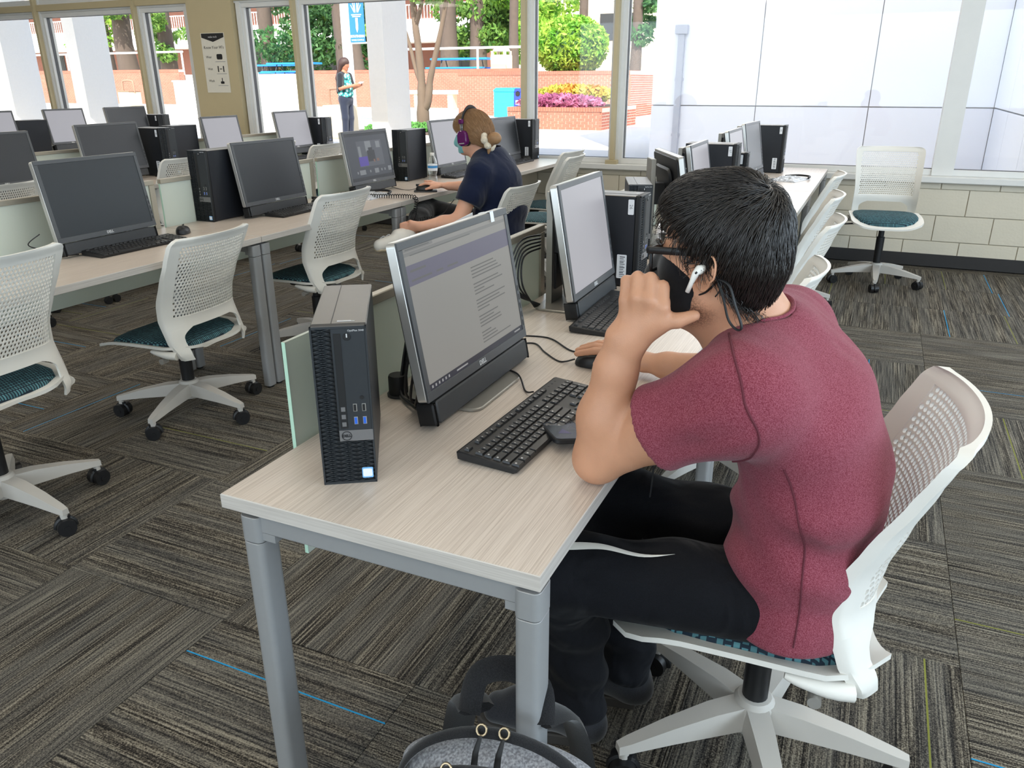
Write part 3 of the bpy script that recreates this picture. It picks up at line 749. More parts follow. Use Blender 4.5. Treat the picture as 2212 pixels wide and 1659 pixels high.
def make_keyboard(label, near=False):
    t = thing('keyboard', label, 'keyboard', group='desktop keyboards')
    def top(x): return .0165-.085*x                 # deck slopes down toward the typist
    b = MB(); b.prism([(-.062, .004), (.055, .0), (.063, .004), (.064, top(.064)), (.060, top(.06)+.0008), (-.058, top(-.058)), (-.064, top(-.06)-.003)], -.221, .221, .002, frame_M((0, 0, 0), (1, 0, 0), (0, 0, 1)))
    obj('deck', b.build('deck', 25), BLACKP, t)
    sl = math.atan(.085); joined = MB(); prn = MB()
    for (x, y, w, h) in key_layout():
        Mk = Matrix.Translation((x, y, top(x)+.0002)) @ Matrix.Rotation(sl, 4, 'Y')
        if near:
            k = (w, h)
            if k not in _km: _km[k] = key_mesh(w, h).build('key')
            o = obj('key', _km[k], KEYC, t); o.matrix_local = Mk
        else:
            joined.add(*(lambda q: (q.v, q.f))(key_mesh(w, h)), Mk)
        if near and w < 3:
            prn.add([(-.0030, -w*.0095+.0048, .0044), (.0006, -w*.0095+.0048, .0044), (.0006, -w*.0095+.0066+.002*(w > 1), .0044), (-.0030, -w*.0095+.0066+.002*(w > 1), .0044)], [(0, 1, 2, 3)], Mk)
    if not near: o = obj('keys', joined.build('keys'), KEYC, t); o['kind'] = 'stuff'
    else: o = obj('key_print', prn.build('key_print'), TXTW, t); o['kind'] = 'stuff'
    for k in range(4):
        f = MB(); f.cyl((-.05, .142+k*.018), .0025, top(-.05)-.0002, top(-.05)+.0005, 8); obj('media_key', f.build('media_key'), DARKG, t)
    return t
# ---- mouse: origin under the middle, nose toward -x
def make_mouse(label):
    t = thing('computer_mouse', label, 'mouse', group='desktop mice')
    m = MB(); V = []; Fc = []; n, k = 20, 8
    for i in range(k+1):
        a = i/k*math.pi/2
        for j in range(n):
            w = 2*math.pi*j/n; c, s = math.cos(w), math.sin(w); q = (abs(c)**2.5+abs(s)**2.5)**(-1/2.5)
            rr = math.cos(a)**.8; x = c*q*.057*rr; y = s*q*.031*rr*(1-.12*c)
            V.append((x, y, .003+.034*math.sin(a)**.8*(1-.22*(-c)*rr)))
    for i in range(k):
        for j in range(n): j2 = (j+1) % n; Fc.append((i*n+j, i*n+j2, (i+1)*n+j2, (i+1)*n+j))
    Fc.append(tuple(range(n-1, -1, -1))); m.add(V, Fc); obj('shell', m.build('shell', 60), BLACKP, t)
    m = MB(); m.tube([(-.034, -.004, .029), (-.034, .004, .029)], .008, 12); obj('wheel', m.build('wheel', 40), DARKG, t)
    m = MB(); m.box(-.056, .02, -.0006, .0006, .0215, .0368); obj('button_gap', m.build('button_gap'), BLACKM, t)
    m = MB(); m.cyl((0, 0), .02, 0, .004, 12); obj('glide', m.build('glide'), BLACKM, t)
    return t

# ================================================================== DESK ROWS
T = .737
for k, lb in enumerate(('pale wood desk nearest the camera, where the person in maroon sits', 'pale wood desk second along the near row, under the tower numbered 26', 'pale wood desk third along the near row, between the person in maroon and the window', 'sunlit pale wood desk at the window end of the near row')):
    desk(-.355, .877+1.524*k, .877+1.524*(k+1), lb)
for (a, b), lb in zip(((1.296, 2.82), (2.82, 4.04), (4.04, 5.26), (5.26, 6.95)), ('tan desk at the left edge under the wide black screen and black mouse', 'tan desk in the second row under the black tower and square black screen', 'tan desk in the second row where the person with headphones works', 'tan desk at the window end of the second row, behind the person with headphones')):
    desk(-2.55, a, b, lb)
for (a, b), lb in zip(((2.08, 3.60), (3.60, 5.12), (5.12, 6.64)), ('desk on casters in the third row at the left edge, partly hidden', 'desk on casters in the third row behind the black tower', 'desk in the third row under the two pale lit screens')):
    desk(-4.60, a, b, lb, casters=True)
for (a, b), lb in zip(((4.0, 5.5), (5.5, 6.9)), ('desk in the last row at the far left by the windows', 'desk in the last row near the poster pier')):
    desk(-6.75, a, b, lb)
for k, (a, b) in enumerate(((1.10, 2.385), (2.62, 3.91), (4.15, 5.43), (5.67, 6.95))):
    divider(-.972, a, b, ('frosted green glass divider behind the near black tower and lit monitor', 'frosted divider behind the tower numbered 26', 'frosted divider behind the fourth monitor of the near row', 'frosted divider at the window end of the near row')[k], .17 if k == 0 else 0)
for k, (a, b) in enumerate(((1.32, 2.80), (2.84, 4.02), (4.06, 5.24), (5.28, 6.93))):
    divider(-3.166, a, b, ('pale divider at the left edge behind the wide black screen', 'pale divider behind the square black screen of the second row', 'pale divider behind the screen with the video call', 'pale divider at the window end of the second row')[k])
for k, (a, b) in enumerate(((2.10, 3.58), (3.62, 5.10), (5.14, 6.62))):
    divider(-5.215, a, b, ('divider of the third row at the left edge', 'divider of the third row behind the second black screen', 'cream divider of the third row behind the pale lit screens')[k])

# ---------------------------------------------------------------- chairs (sitter faces -x, so rotate +90 degrees)
H = math.pi/2
place_chair(-.075, 1.44, H+.03, -.005, 'white chair the person in maroon sits on', .658)
place_chair(-2.585, 1.45, H+.02, .045, 'white chair cut by the left edge of the picture', -.06)
place_chair(-2.69, 2.40, H+.06, -.050, 'white empty chair in front of the wide black screen', -.126)
place_chair(-2.73, 3.40, H-.0, -.005, 'white empty chair facing the square black screen left of the person with headphones', .1)
place_chair(-2.17, 4.44, H-.03, -.06, 'white chair the person with headphones sits on', .3)
place_chair(-2.20, 5.38, H+.10, .03, 'white empty chair just behind the person with headphones, toward the window', .2)
place_chair(-2.52, 6.25, H-.05, -.01, 'white chair tucked in at the window end of the second row', .2)
place_chair(-4.78, 4.33, H+.04, .02, 'white chair in the third row behind the black tower', .4)
place_chair(-4.80, 2.98, H, -.02, 'white chair top showing above the divider at the left edge', .2)
place_chair(-4.85, 5.42, H, .05, 'white chair top before the pale lit screens of the third row', .3)
place_chair(-4.80, 6.02, H, .0, 'white chair in the third row beside the window, by the video screen', .3)
place_chair(-.47, 5.35, H, -.02, 'white chair farthest along the near row, closest to the window', .1)
place_chair(-.43, 4.33, H+.03, -.02, 'white chair third of the four tucked in beyond the person in maroon', .3)
place_chair(-.39, 3.58, H-.03, -.03, 'white chair second of the four tucked in beyond the person in maroon', .5)
place_chair(-.40, 2.74, H, -.06, 'white chair right behind the person in maroon, showing only its top corner', .5)
place_chair(.10, 6.26, math.pi+.10, .065, 'white empty chair with teal seat standing alone against the block wall', .525)

# ---------------------------------------------------------------- monitors
def put(t, x, y, rz=0, z=T): t.location = (x, y, z); t.rotation_euler = (0, 0, rz); return t
A1 = put(make_monitor('silver-edged monitor showing a web page, in front of the person in maroon', bf=.088, screen=M_('screen_base', (30, 31, 33), .3)), -.79, 1.495)
A2 = put(make_monitor('square grey lit monitor beside the tower numbered 26', .415, .335, SCREEN_ON), -.79, 2.295, .02)
A3 = put(make_monitor('monitor turned edge-on toward the window, left of the maroon-shirted person\'s head', .46, .322), -.80, 3.47, .46)
A4 = put(make_monitor('pale lit monitor fourth along the near row', .45, .322, SCREEN_ON), -.80, 4.06, .02)
A5 = put(make_monitor('pale lit monitor fifth along the near row, next to the dark one', .49, .322, SCREEN_ON, raise_=.01), -.80, 5.12)
A6 = put(make_monitor('dark monitor at the window end of the near row', .49, .322, raise_=.02), -.80, 5.80, -.05)
B1 = put(make_monitor('wide black monitor at the left edge of the second row'), -2.985, 2.345, .01)
B2 = put(make_monitor('square-looking black monitor beside the big black tower'), -2.985, 3.42)
B3 = put(make_monitor('monitor showing a video call in front of the person with headphones', screen=M_('screen_base2', (44, 46, 52), .3)), -2.985, 4.36)
B4 = put(make_monitor('pale lit monitor half hidden behind the headphone wearer\'s head', .46, .335, SCREEN_ON, raise_=.01), -2.985, 5.42)
B5 = put(make_monitor('dark monitor behind the headphone wearer\'s hair bun, nearest the window'), -2.985, 6.46)
C1 = put(make_monitor('black monitor cut by the left edge in the third row'), -5.03, 3.30)
C2 = put(make_monitor('black monitor above the wide screen, second in the third row', .52, .33, raise_=.01), -5.03, 4.15)
C3 = put(make_monitor('pale lit square monitor left of the poster pier foot in the third row', .42, .318, SCREEN_ON, raise_=.03, bar=False), -5.03, 5.25)
C4 = put(make_monitor('pale lit monitor in the third row below the standing person', .47, .33, SCREEN_ON, raise_=.03), -5.03, 6.16)
D0 = put(make_monitor('pale lit monitor at the far left edge, last row', .42, .32, SCREEN_ON, raise_=.06, bar=False), -7.15, 4.72)
D1 = put(make_monitor('pale lit monitor with dark frame in the last row, left', .42, .32, SCREEN_ON, raise_=.06), -7.15, 5.44)
D2 = put(make_monitor('dark monitor in the last row left of the poster pier', .50, .33, raise_=.05), -7.15, 6.15)

# screen pictures (flat, on the glass)
def panel_frame(w, h):
    tl = R(10); return frame_M((.042, 0, .063), (0, 1, 0), (-math.sin(tl), 0, math.cos(tl)))
def screen_rects(mon, items, w=.492, h=.322):
    "items: (name, material, [(x0,x1,y0,y1) in 0..1 of the picture, y down])"
    Mx = panel_frame(w, h); bz = .015; a0, a1, b0, b1 = -w/2+bz, w/2-bz, .020, h-bz
    scr = [c for c in mon.children if c.name.startswith('screen')][0]
    for k, (nm, mt, rs) in enumerate(items):
        m = MB()
        for (x0, x1, y0, y1) in rs:
            z = -.0022+.00012*k
            m.add([Mx @ Vector(p) for p in ((a0+(a1-a0)*x0, b1-(b1-b0)*y1, z), (a0+(a1-a0)*x1, b1-(b1-b0)*y1, z), (a0+(a1-a0)*x1, b1-(b1-b0)*y0, z), (a0+(a1-a0)*x0, b1-(b1-b0)*y0, z))], [(0, 1, 2, 3)])
        if len(rs) > 6: obj(nm, m.build(nm), mt, scr)['kind'] = 'stuff'
        else:
            for q in range(len(rs)): obj(nm, finish(nm, m.v[4*q:4*q+4], [(0, 1, 2, 3)]), mt, scr)
rs = random.Random(5)
E_page = m_emit('lit_page', (166, 164, 158), .55); E_bar = m_emit('lit_purple_bar', (122, 118, 140), .5); E_task = m_emit('lit_taskbar', (58, 58, 72), .4)
E_txt = m_emit('lit_page_text', (118, 117, 114), .5); E_tab = m_emit('lit_tab_strip', (150, 149, 146), .5); E_icon = m_emit('lit_icons', (190, 190, 190), .5)
lines = [(.55, .55+rs.uniform(.10, .34), .30+.026*k, .309+.026*k) for k in range(24) if k % 5 != 4]
screen_rects(A1, [('page', E_page, [(0, 1, 0, .955)]), ('tab_strip', E_tab, [(0, 1, .03, .055), (0, .25, .0, .025)]), ('header_bar', E_bar, [(0, 1, .115, .255)]),
    ('page_text', E_txt, lines+[(.02, .22, .008, .016), (.05, .6, .05, .057), (.03, .16, .15, .165), (.03, .2, .215, .228), (.24, .30, .215, .228), (.34, .44, .215, .228)]), ('task_bar', E_task, [(0, 1, .955, 1)]), ('task_icons', E_icon, [(.02+.03*k, .032+.03*k, .968, .988) for k in range(6)]+[(.25, .36, .972, .984), (.90, .97, .972, .984)])])
V_bg = m_emit('lit_call_background', (70, 74, 82), .5); V_a = m_emit('lit_call_room', (96, 100, 108), .5); V_b = m_emit('lit_call_wall', (150, 154, 158), .5); V_p = m_emit('lit_call_purple', (84, 60, 170), .6)
V_d = m_emit('lit_call_dark', (40, 42, 48), .4); V_s = m_emit('lit_call_skin', (150, 110, 92), .45)
screen_rects(B3, [('call_window', V_bg, [(0, 1, 0, 1)]), ('call_title', V_d, [(0, 1, 0, .06), (0, 1, .93, 1)]), ('call_room', V_a, [(.24, .84, .17, .72)]),
    ('call_wall', V_b, [(.26, .32, .28, .50), (.44, .58, .18, .40), (.70, .80, .20, .34)]), ('call_purple', V_p, [(.24, .45, .50, .70)]), ('call_dark', V_d, [(.46, .64, .38, .62), (.50, .60, .32, .38)]), ('call_faces', V_s, [(.58, .62, .58, .64), (.66, .72, .57, .63)]),
    ('call_tiles', V_b, [(.14, .17, .80, .85), (.20, .34, .78, .88), (.44, .47, .80, .85), (.56, .66, .78, .88), (.72, .75, .80, .85), (.80, .83, .80, .85), (.9, .98, .77, .87)])])

# ---------------------------------------------------------------- towers
put(make_tower('small black tower standing at the near left corner of the front desk'), -.846, 1.1258, .559)
put(make_tower('tall grey tower with label 26 beside the second monitor', .12, .31, .274, '26', -1), -.828, 2.625, H)
put(make_tower('small tower with blue ports facing us, behind the tower numbered 26'), -.868, 3.16, .34)
put(make_tower('tower between the fourth and fifth monitors of the near row', .154, .35, .274, '27', -1), -.826, 4.50, H)
put(make_tower('small tower lying low behind the fourth monitor of the near row', side_label=-1), -.81, 4.70, H)
put(make_tower('big dark tower at the window end of the near row', .154, .35, .274, '30', -1), -.80, 6.55, H)
put(make_tower('navy tower half hidden behind the wide black monitor', .09, .33, .165, '12', 1), -3.105, 2.558, 0)
put(make_tower('big black tower standing between the two black monitors of the second row', .116, .35, .274), -3.10, 3.17, 0)
put(make_tower('big black tower behind the water bottle', .116, .35, .274), -3.10, 5.06, 0)
put(make_tower('dark tower with labels at the window end of the second row', .154, .35, .274, '15', -1), -2.99, 6.84, H)
put(make_tower('dark tower with labels right of the second black monitor of the third row', .154, .35, .274, '18', -1), -5.05, 4.56, H)
put(make_tower('black tower left of the pale square monitor in the third row', .130, .35, .274), -5.14, 4.88, 0)
put(make_tower('dark tower with labels in the third row, left of the video call', .154, .35, .274, '20', -1), -5.05, 6.52, H)
put(make_tower('black tower between the pale monitors of the last row', .154, .35, .274), -7.2, 5.08, -.15)
put(make_tower('black tower with a label in the last row, nearest the poster pier', .154, .35, .274, '22', -1), -7.18, 6.52, H)

# ---------------------------------------------------------------- keyboards, mice
put(make_keyboard('black keyboard under the maroon-shirted person\'s forearm, nearest the camera', True), -.564, 1.373, -.053)
for (x, y, a, lb) in ((-.672, 2.215, .04, 'black keyboard under the square grey monitor'), (-2.865, 2.40, -.03, 'black keyboard below the wide black monitor'), (-2.865, 3.50, .02, 'black keyboard below the square-looking black monitor'),
                      (-2.865, 5.42, 0, 'black keyboard beside the water bottle'), (-2.865, 6.46, 0, 'black keyboard before the dark monitor nearest the window'), (-4.91, 3.25, 0, 'black keyboard at the left edge in the third row'),
                      (-4.91, 6.10, 0, 'black keyboard in the third row before the pale monitor'), (-.66, 3.10, .02, 'black keyboard beside the tower with blue ports')):
    put(make_keyboard(lb), x, y, a)
for (x, y, a, lb) in ((-.565, 1.765, .1, 'black mouse under the maroon-shirted person\'s right hand'), (-2.945, 2.735, -.9, 'black mouse right of the wide black monitor'), (-2.955, 3.80, .2, 'black mouse right of the square-looking black monitor'),
                      (-2.66, 4.50, .25, 'black mouse under the headphone wearer\'s hand'), (-2.92, 6.76, .2, 'black mouse at the window end of the second row'), (-.66, 2.50, .3, 'black mouse beside the keyboard of the square grey monitor'), (-4.93, 4.47, .2, 'black mouse in the third row before the labelled tower')):
    put(make_mouse(lb), x, y, a, T if y != 4.50 else T+.009)

# ================================================================== PEOPLE (implicit surfaces meshed with surface nets)
f32 = np.float32
def smin(a, b, k):
    if k <= 0: return np.minimum(a, b)
    h = np.maximum(k-np.abs(a-b), 0)/k; return np.minimum(a, b)-h*h*k*.25
class Vol:
    def __init__(s, lo, hi, h):
        s.lo = np.array(lo, float); s.h = h; n = np.ceil((np.array(hi)-s.lo)/h).astype(int)+1
        s.ax = [(s.lo[i]+h*np.arange(n[i])).astype(f32) for i in range(3)]; s.phi = np.full(n, 1.0, f32)
    def op(s, fn, lo, hi, k, mode='add'):
        pad = k+4*s.h; sl = []
        for i in range(3):
            a = int(np.clip((lo[i]-pad-s.lo[i])/s.h, 0, len(s.ax[i])-1)); b = int(np.clip((hi[i]+pad-s.lo[i])/s.h+2, 1, len(s.ax[i]))); sl.append(slice(a, b))
        X = s.ax[0][sl[0]][:, None, None]; Y = s.ax[1][sl[1]][None, :, None]; Z = s.ax[2][sl[2]][None, None, :]
        d = fn(X, Y, Z).astype(f32); p = s.phi[tuple(sl)]
        s.phi[tuple(sl)] = smin(p, d, k) if mode == 'add' else -smin(-p, d, k)
        return s
    def cap(s, a, b, ra, rb=None, k=.02, mode='add'):
        rb = ra if rb is None else rb; a = np.array(a, float); b = np.array(b, float); ab = b-a; L2 = max(float(ab@ab), 1e-9)
        def fn(X, Y, Z):
            x, y, z = X-a[0], Y-a[1], Z-a[2]
            t = np.clip((x*ab[0]+y*ab[1]+z*ab[2])/L2, 0, 1)
            return np.sqrt((x-t*ab[0])**2+(y-t*ab[1])**2+(z-t*ab[2])**2)-(ra+(rb-ra)*t)
        r = max(ra, rb); return s.op(fn, np.minimum(a, b)-r, np.maximum(a, b)+r, k, mode)
    def chain(s, pts, rs, k=.02):
        for i in range(len(pts)-1): s.cap(pts[i], pts[i+1], rs[i], rs[i+1], k)
        return s
    def ecap(s, a, b, ra, rb, side, k=.03):
        "tapered capsule of elliptical section: radii (along side, across)"
        a = np.array(a, float); b = np.array(b, float); ab = b-a; L2 = max(float(ab@ab), 1e-9); sd = np.array(side, float); sd = sd-ab*(sd@ab)/L2; sd /= np.linalg.norm(sd)
        def fn(X, Y, Z):
            x, y, z = X-a[0], Y-a[1], Z-a[2]
            t = np.clip((x*ab[0]+y*ab[1]+z*ab[2])/L2, 0, 1)
            x, y, z = x-t*ab[0], y-t*ab[1], z-t*ab[2]
            c = x*sd[0]+y*sd[1]+z*sd[2]; o2 = np.maximum(x*x+y*y+z*z-c*c, 0)
            r1 = ra[0]+(rb[0]-ra[0])*t; r2 = ra[1]+(rb[1]-ra[1])*t
            q = np.sqrt((c/r1)**2+o2/r2**2); g = np.sqrt((c/r1**2)**2+o2/r2**4)+1e-6
            return q*(q-1)/g
        r = max(ra+rb); return s.op(fn, np.minimum(a, b)-r, np.maximum(a, b)+r, k)
    def ell(s, c, ax, r, k=.02, mode='add'):
        c = np.array(c, float); A = [np.array(v, float)/np.linalg.norm(v) for v in ax]
        def fn(X, Y, Z):
            x, y, z = X-c[0], Y-c[1], Z-c[2]; q = 0; g = 0
            for v, rr in zip(A, r):
                w = x*v[0]+y*v[1]+z*v[2]; q = q+(w/rr)**2; g = g+(w/rr**2)**2
            q = np.sqrt(q); return q*(q-1)/(np.sqrt(g)+1e-6)
        m = max(r); return s.op(fn, c-m, c+m, k, mode)
    def mesh(s, name, off=(0, 0, 0), wrinkle=None):
        ph = s.phi; h = s.h; ins = ph < 0
        n = np.array(ph.shape)
        c = ins[:-1, :-1, :-1].astype(np.int8)
        for (i, j, k) in [(a, b, d) for a in (0, 1) for b in (0, 1) for d in (0, 1)][1:]:
            c = c+ins[i:n[0]-1+i, j:n[1]-1+j, k:n[2]-1+k]
        act = np.argwhere((c > 0) & (c < 8)); N = len(act)
        idx = np.full(n-1, -1, np.int32); idx[act[:, 0], act[:, 1], act[:, 2]] = np.arange(N)
        pos = np.zeros((N, 3)); cnt = np.zeros(N)
        corners = [(a, b, d) for a in (0, 1) for b in (0, 1) for d in (0, 1)]
        val = {q: ph[act[:, 0]+q[0], act[:, 1]+q[1], act[:, 2]+q[2]].astype(float) for q in corners}
        for q in corners:
            for ax in range(3):
                if q[ax]: continue
                q2 = list(q); q2[ax] = 1; q2 = tuple(q2); a, b = val[q], val[q2]; mk = (a < 0) != (b < 0)
                t = np.where(mk, a/np.where(mk, a-b, 1), 0)
                p = np.tile(np.array(q, float), (N, 1)); p[:, ax] += t
                pos += p*mk[:, None]; cnt += mk
        V = s.lo+(act+pos/cnt[:, None])*h
        Fs = []
        for ax in range(3):
            o = [0, 1, 2]; o.remove(ax)
            A = np.moveaxis(ins, ax, 0); d = (A[:-1] != A[1:]); d = np.moveaxis(d, 0, ax)
            e = np.argwhere(d); e = e[(e[:, o[0]] > 0) & (e[:, o[1]] > 0) & (e[:, o[0]] < n[o[0]]-1) & (e[:, o[1]] < n[o[1]]-1)]
            def cell(da, db):
                q = e.copy(); q[:, o[0]] -= da; q[:, o[1]] -= db; return idx[q[:, 0], q[:, 1], q[:, 2]]
            quad = np.stack([cell(1, 1), cell(0, 1), cell(0, 0), cell(1, 0)], 1)
            inside0 = ins[e[:, 0], e[:, 1], e[:, 2]]
            flip = inside0 if ax != 1 else ~inside0
            quad[~flip] = quad[~flip][:, ::-1]; Fs.append(quad)
        Fq = np.concatenate(Fs)
        # light Laplacian smoothing
        for _ in range(2):
            acc = np.zeros_like(V); cn = np.zeros(N)
            for i in range(4):
                a, b = Fq[:, i], Fq[:, (i+1) % 4]
                np.add.at(acc, a, V[b]); np.add.at(cn, a, 1); np.add.at(acc, b, V[a]); np.add.at(cn, b, 1)
            V = V*.5+.5*acc/np.maximum(cn, 1)[:, None]
        if wrinkle is not None: V = wrinkle(V)
        return np_mesh(name, V-np.array(off), Fq)
def np_mesh(name, V, Fq):
    me = bpy.data.meshes.new(name); me.vertices.add(len(V)); me.vertices.foreach_set('co', V.astype(f32).ravel())
    m_ = len(Fq); me.loops.add(m_*4); me.loops.foreach_set('vertex_index', Fq.astype(np.int32).ravel())
    me.polygons.add(m_); me.polygons.foreach_set('loop_start', np.arange(0, m_*4, 4, dtype=np.int32)); me.polygons.foreach_set('use_smooth', np.ones(m_, bool))
    me.update(calc_edges=True); me.validate(); return me
def face_centres(me):
    c = np.zeros(len(me.polygons)*3, f32); me.polygons.foreach_get('center', c); return c.reshape(-1, 3)
def set_mi(me, mask, i=1):
    a = np.zeros(len(me.polygons), np.int32); me.polygons.foreach_get('material_index', a); a[mask] = i; me.polygons.foreach_set('material_index', a)
def vert_normals(V, Fq):
    n = np.cross(V[Fq[:, 2]]-V[Fq[:, 0]], V[Fq[:, 3]]-V[Fq[:, 1]]); out = np.zeros_like(V)
    for i in range(4): np.add.at(out, Fq[:, i], n)
    return out/np.maximum(np.linalg.norm(out, axis=1), 1e-9)[:, None]
class Head:
    def __init__(s, c, yaw, pitch=0, roll=0, sc=1.0):
        "forward = -x turned by yaw (positive toward +y), s = person's left"
        s.c = np.array(c, float); s.k = sc
        Fv = Vector((-math.cos(yaw)*math.cos(pitch), math.sin(yaw)*math.cos(pitch), math.sin(pitch))); U = Vector((0, 0, 1)); S = U.cross(Fv).normalized(); U = Fv.cross(S).normalized()
        q = Matrix.Rotation(roll, 3, Fv); S = q @ S; U = q @ U
        s.F, s.S, s.U = np.array(Fv), np.array(S), np.array(U)
    def __call__(s, f, l, u): return s.c+s.k*(f*s.F+l*s.S+u*s.U)
    def loc(s, P):
        d = (np.asarray(P)-s.c)/s.k; return d@s.F, d@s.S, d@s.U
    @property
    def ax(s): return (s.F, s.S, s.U)
def head_sdf(v, h, nose=True, grow=0.0, face_only=False):
    g = grow; k_ = h.k
    if not face_only: v.ell(h(-.004, 0, .030), h.ax, ((.092+g)*k_, (.077+g)*k_, (.088+g)*k_), .02)
    v.ell(h(.030, 0, -.035), h.ax, ((.066+g)*k_, (.060+g)*k_, (.080+g)*k_), .03)
    v.cap(h(.0, .045, -.062), h(.070, .012, -.098), (.020+g)*k_, (.020+g)*k_, .03); v.cap(h(.0, -.045, -.062), h(.070, -.012, -.098), (.020+g)*k_, (.020+g)*k_, .03)
    v.ell(h(.045, .035, -.02), h.ax, ((.035+g)*k_, (.028+g)*k_, (.03+g)*k_), .02); v.ell(h(.045, -.035, -.02), h.ax, ((.035+g)*k_, (.028+g)*k_, (.03+g)*k_), .02)
    if nose: v.cap(h(.088, 0, .010), h(.104, 0, -.033), (.008+g)*k_, (.013+g)*k_, .018)
    return v
def ear_mesh(name, h, side, sc=1.0):
    m = MB(); V = []; Fc = []; nt, rr = 28, [0, .2, .38, .5, .62, .74, .84, .93, 1.0, 1.0, .9]
    hh = [.001, .0015, .004, .011, .010, .0075, .011, .0155, .0135, .008, .004]
    for r_, z in zip(rr, hh):
        for j in range(nt):
            w = 2*math.pi*j/nt; c, s_ = math.cos(w), math.sin(w)
            a = .0175*(1+.10*s_)*r_; b = .031*r_*(1-.06*c)
            f = -.012+c*a-.10*s_*b+(.004 if s_ < -.4 else 0); u = -.012+s_*b
            flare = .010*r_*max(0, .3-c)            # the rear rim stands off the head
            if s_ < -.55 and r_ > .7: z2 = z*.7
            else: z2 = z
            V.append(h(f, side*(.0735+z2*sc+flare), u))
    for i in range(len(rr)-1):
        for j in range(nt):
            j2 = (j+1) % nt; q = (i*nt+j, i*nt+j2, (i+1)*nt+j2, (i+1)*nt+j); Fc.append(q if side < 0 else q[::-1])
    m.add(V, Fc); return m
def strands(pts, nrm, flow, n_seg, length, lift, rad, jit, rg, project=None):
    "thin tapering hair strands: roots pts, outward normals nrm, flow(P)->direction"
    N = len(pts); P = pts.copy(); path = [P.copy()]
    ln = length*(.6+.8*rg.random(N))
    jd = rg.normal(0, jit, (N, 3))
    for i in range(n_seg):
        d = flow(P)+jd; d -= nrm*(d*nrm).sum(1)[:, None]*.85; d /= np.linalg.norm(d, axis=1)[:, None]+1e-9
        P = P+d*(ln/n_seg)[:, None]
        if project is not None: P, nrm = project(P)
        t = (i+1)/n_seg
        path.append(P+nrm*(lift*math.sin(t*2.2)*(.4+1.2*((jd[:, 0]*7) % 1)))[:, None])
    path = np.stack(path, 1)                                   # N, n+1, 3
    n1 = n_seg+1; tang = np.gradient(path, axis=1); tang /= np.linalg.norm(tang, axis=2, keepdims=True)+1e-9
    nn = np.repeat(nrm[:, None], n1, 1); side = np.cross(tang, nn); side /= np.linalg.norm(side, axis=2, keepdims=True)+1e-9; up = np.cross(side, tang)
    r_ = rad*np.linspace(1, .25, n1)**.7
    V = np.stack([path+side*r_[None, :, None], path+up*r_[None, :, None]*.9, path-side*r_[None, :, None]], 2)   # N,n1,3,3
    base = (np.arange(N)*n1*3)[:, None, None]; i = np.arange(n_seg)[None, :, None]; F_ = []
    for (a, b) in ((0, 1), (1, 2), (2, 0)):
        F_.append(np.stack([base+i*3+a, base+i*3+b, base+(i+1)*3+b, base+(i+1)*3+a], -1).reshape(-1, 4))
    return V.reshape(-1, 3), np.concatenate(F_)

HAIRM = M_('hair_dark', (34, 28, 25), .36, 0, .55, 90, spec=.7)
HAIRB = M_('hair_brown', (150, 114, 80), .5, 0, .25, 60, spec=.4)
SHIRT = m_fabric('maroon_heather', (114, 42, 56), (152, 84, 97), 600, .95, .3, .3, .08)
TROUS = m_fabric('black_trouser', (10, 11, 15), (17, 18, 24), 500, .85, .2, .9, .03)
STRIPE = M_('white_stripe', (226, 224, 216), .8); STUB = M_('stubble', (156, 112, 88), .7, 0, .35, 700, bump=.3, bscale=900)
MASKM = m_fabric('black_mask', (10, 10, 13), (20, 20, 24), 900, .9, .2); CYAN = M_('cyan_print', (70, 170, 205), .6)
SHOE = m_fabric('dark_shoe', (26, 27, 32), (44, 45, 50), 600, .9, .3); SOLE = M_('shoe_sole', (58, 55, 52), .8)
LENS = m_glass('lens_glass', (.96, .97, .99, 1)); EARW = M_('earbud_white', (236, 234, 228), .25, coat=.5)
EYEW = M_('eye_white', (235, 230, 225), .2); SKINW = M_('skin_light', (224, 168, 140), .5, 0, .08, 25, bump=.1, bscale=500, sss=.12)

def m_stubble(c):
    m = M_('skin_stubbled', (198, 146, 115), .5, 0, .12, 22, bump=.14, bscale=480, sss=.12); nt = m.node_tree; L = nt.links.new; b = nt.nodes['Principled BSDF']
    src = b.inputs['Base Color'].links[0].from_socket; tc = nd(nt, 'TexCoord'); mp = nd(nt, 'Mapping', vector_type='POINT')
    mp.inputs['Location'].default_value = (-c[0]/.062, -c[1]/.040, -c[2]/.040); mp.inputs['Scale'].default_value = (1/.062, 1/.040, 1/.040)
    L(tc.outputs['Object'], mp.inputs[0]); ln = nd(nt, 'VectorMath', operation='LENGTH'); L(mp.outputs[0], ln.inputs[0])
    mr = nd(nt, 'MapRange', interpolation_type='SMOOTHSTEP'); mr.inputs['From Min'].default_value = 1.1; mr.inputs['From Max'].default_value = .45; L(ln.outputs['Value'], mr.inputs['Value'])
    no = nd(nt, 'TexNoise'); no.inputs['Scale'].default_value = 420; L(tc.outputs['Object'], no.inputs['Vector'])
    r = nd(nt, 'MapRange'); r.inputs['From Min'].default_value = .3; r.inputs['From Max'].default_value = .6; L(no.outputs['Fac'], r.inputs['Value'])
    mu = nd(nt, 'Math', operation='MULTIPLY'); L(mr.outputs[0], mu.inputs[0]); L(r.outputs[0], mu.inputs[1])
    mx = nd(nt, 'Mix', data_type='RGBA'); L(mu.outputs[0], mx.inputs['Factor']); L(src, mx.inputs['A']); mx.inputs['B'].default_value = lin((96, 68, 56)); L(mx.outputs['Result'], b.inputs['Base Color'])
    return m
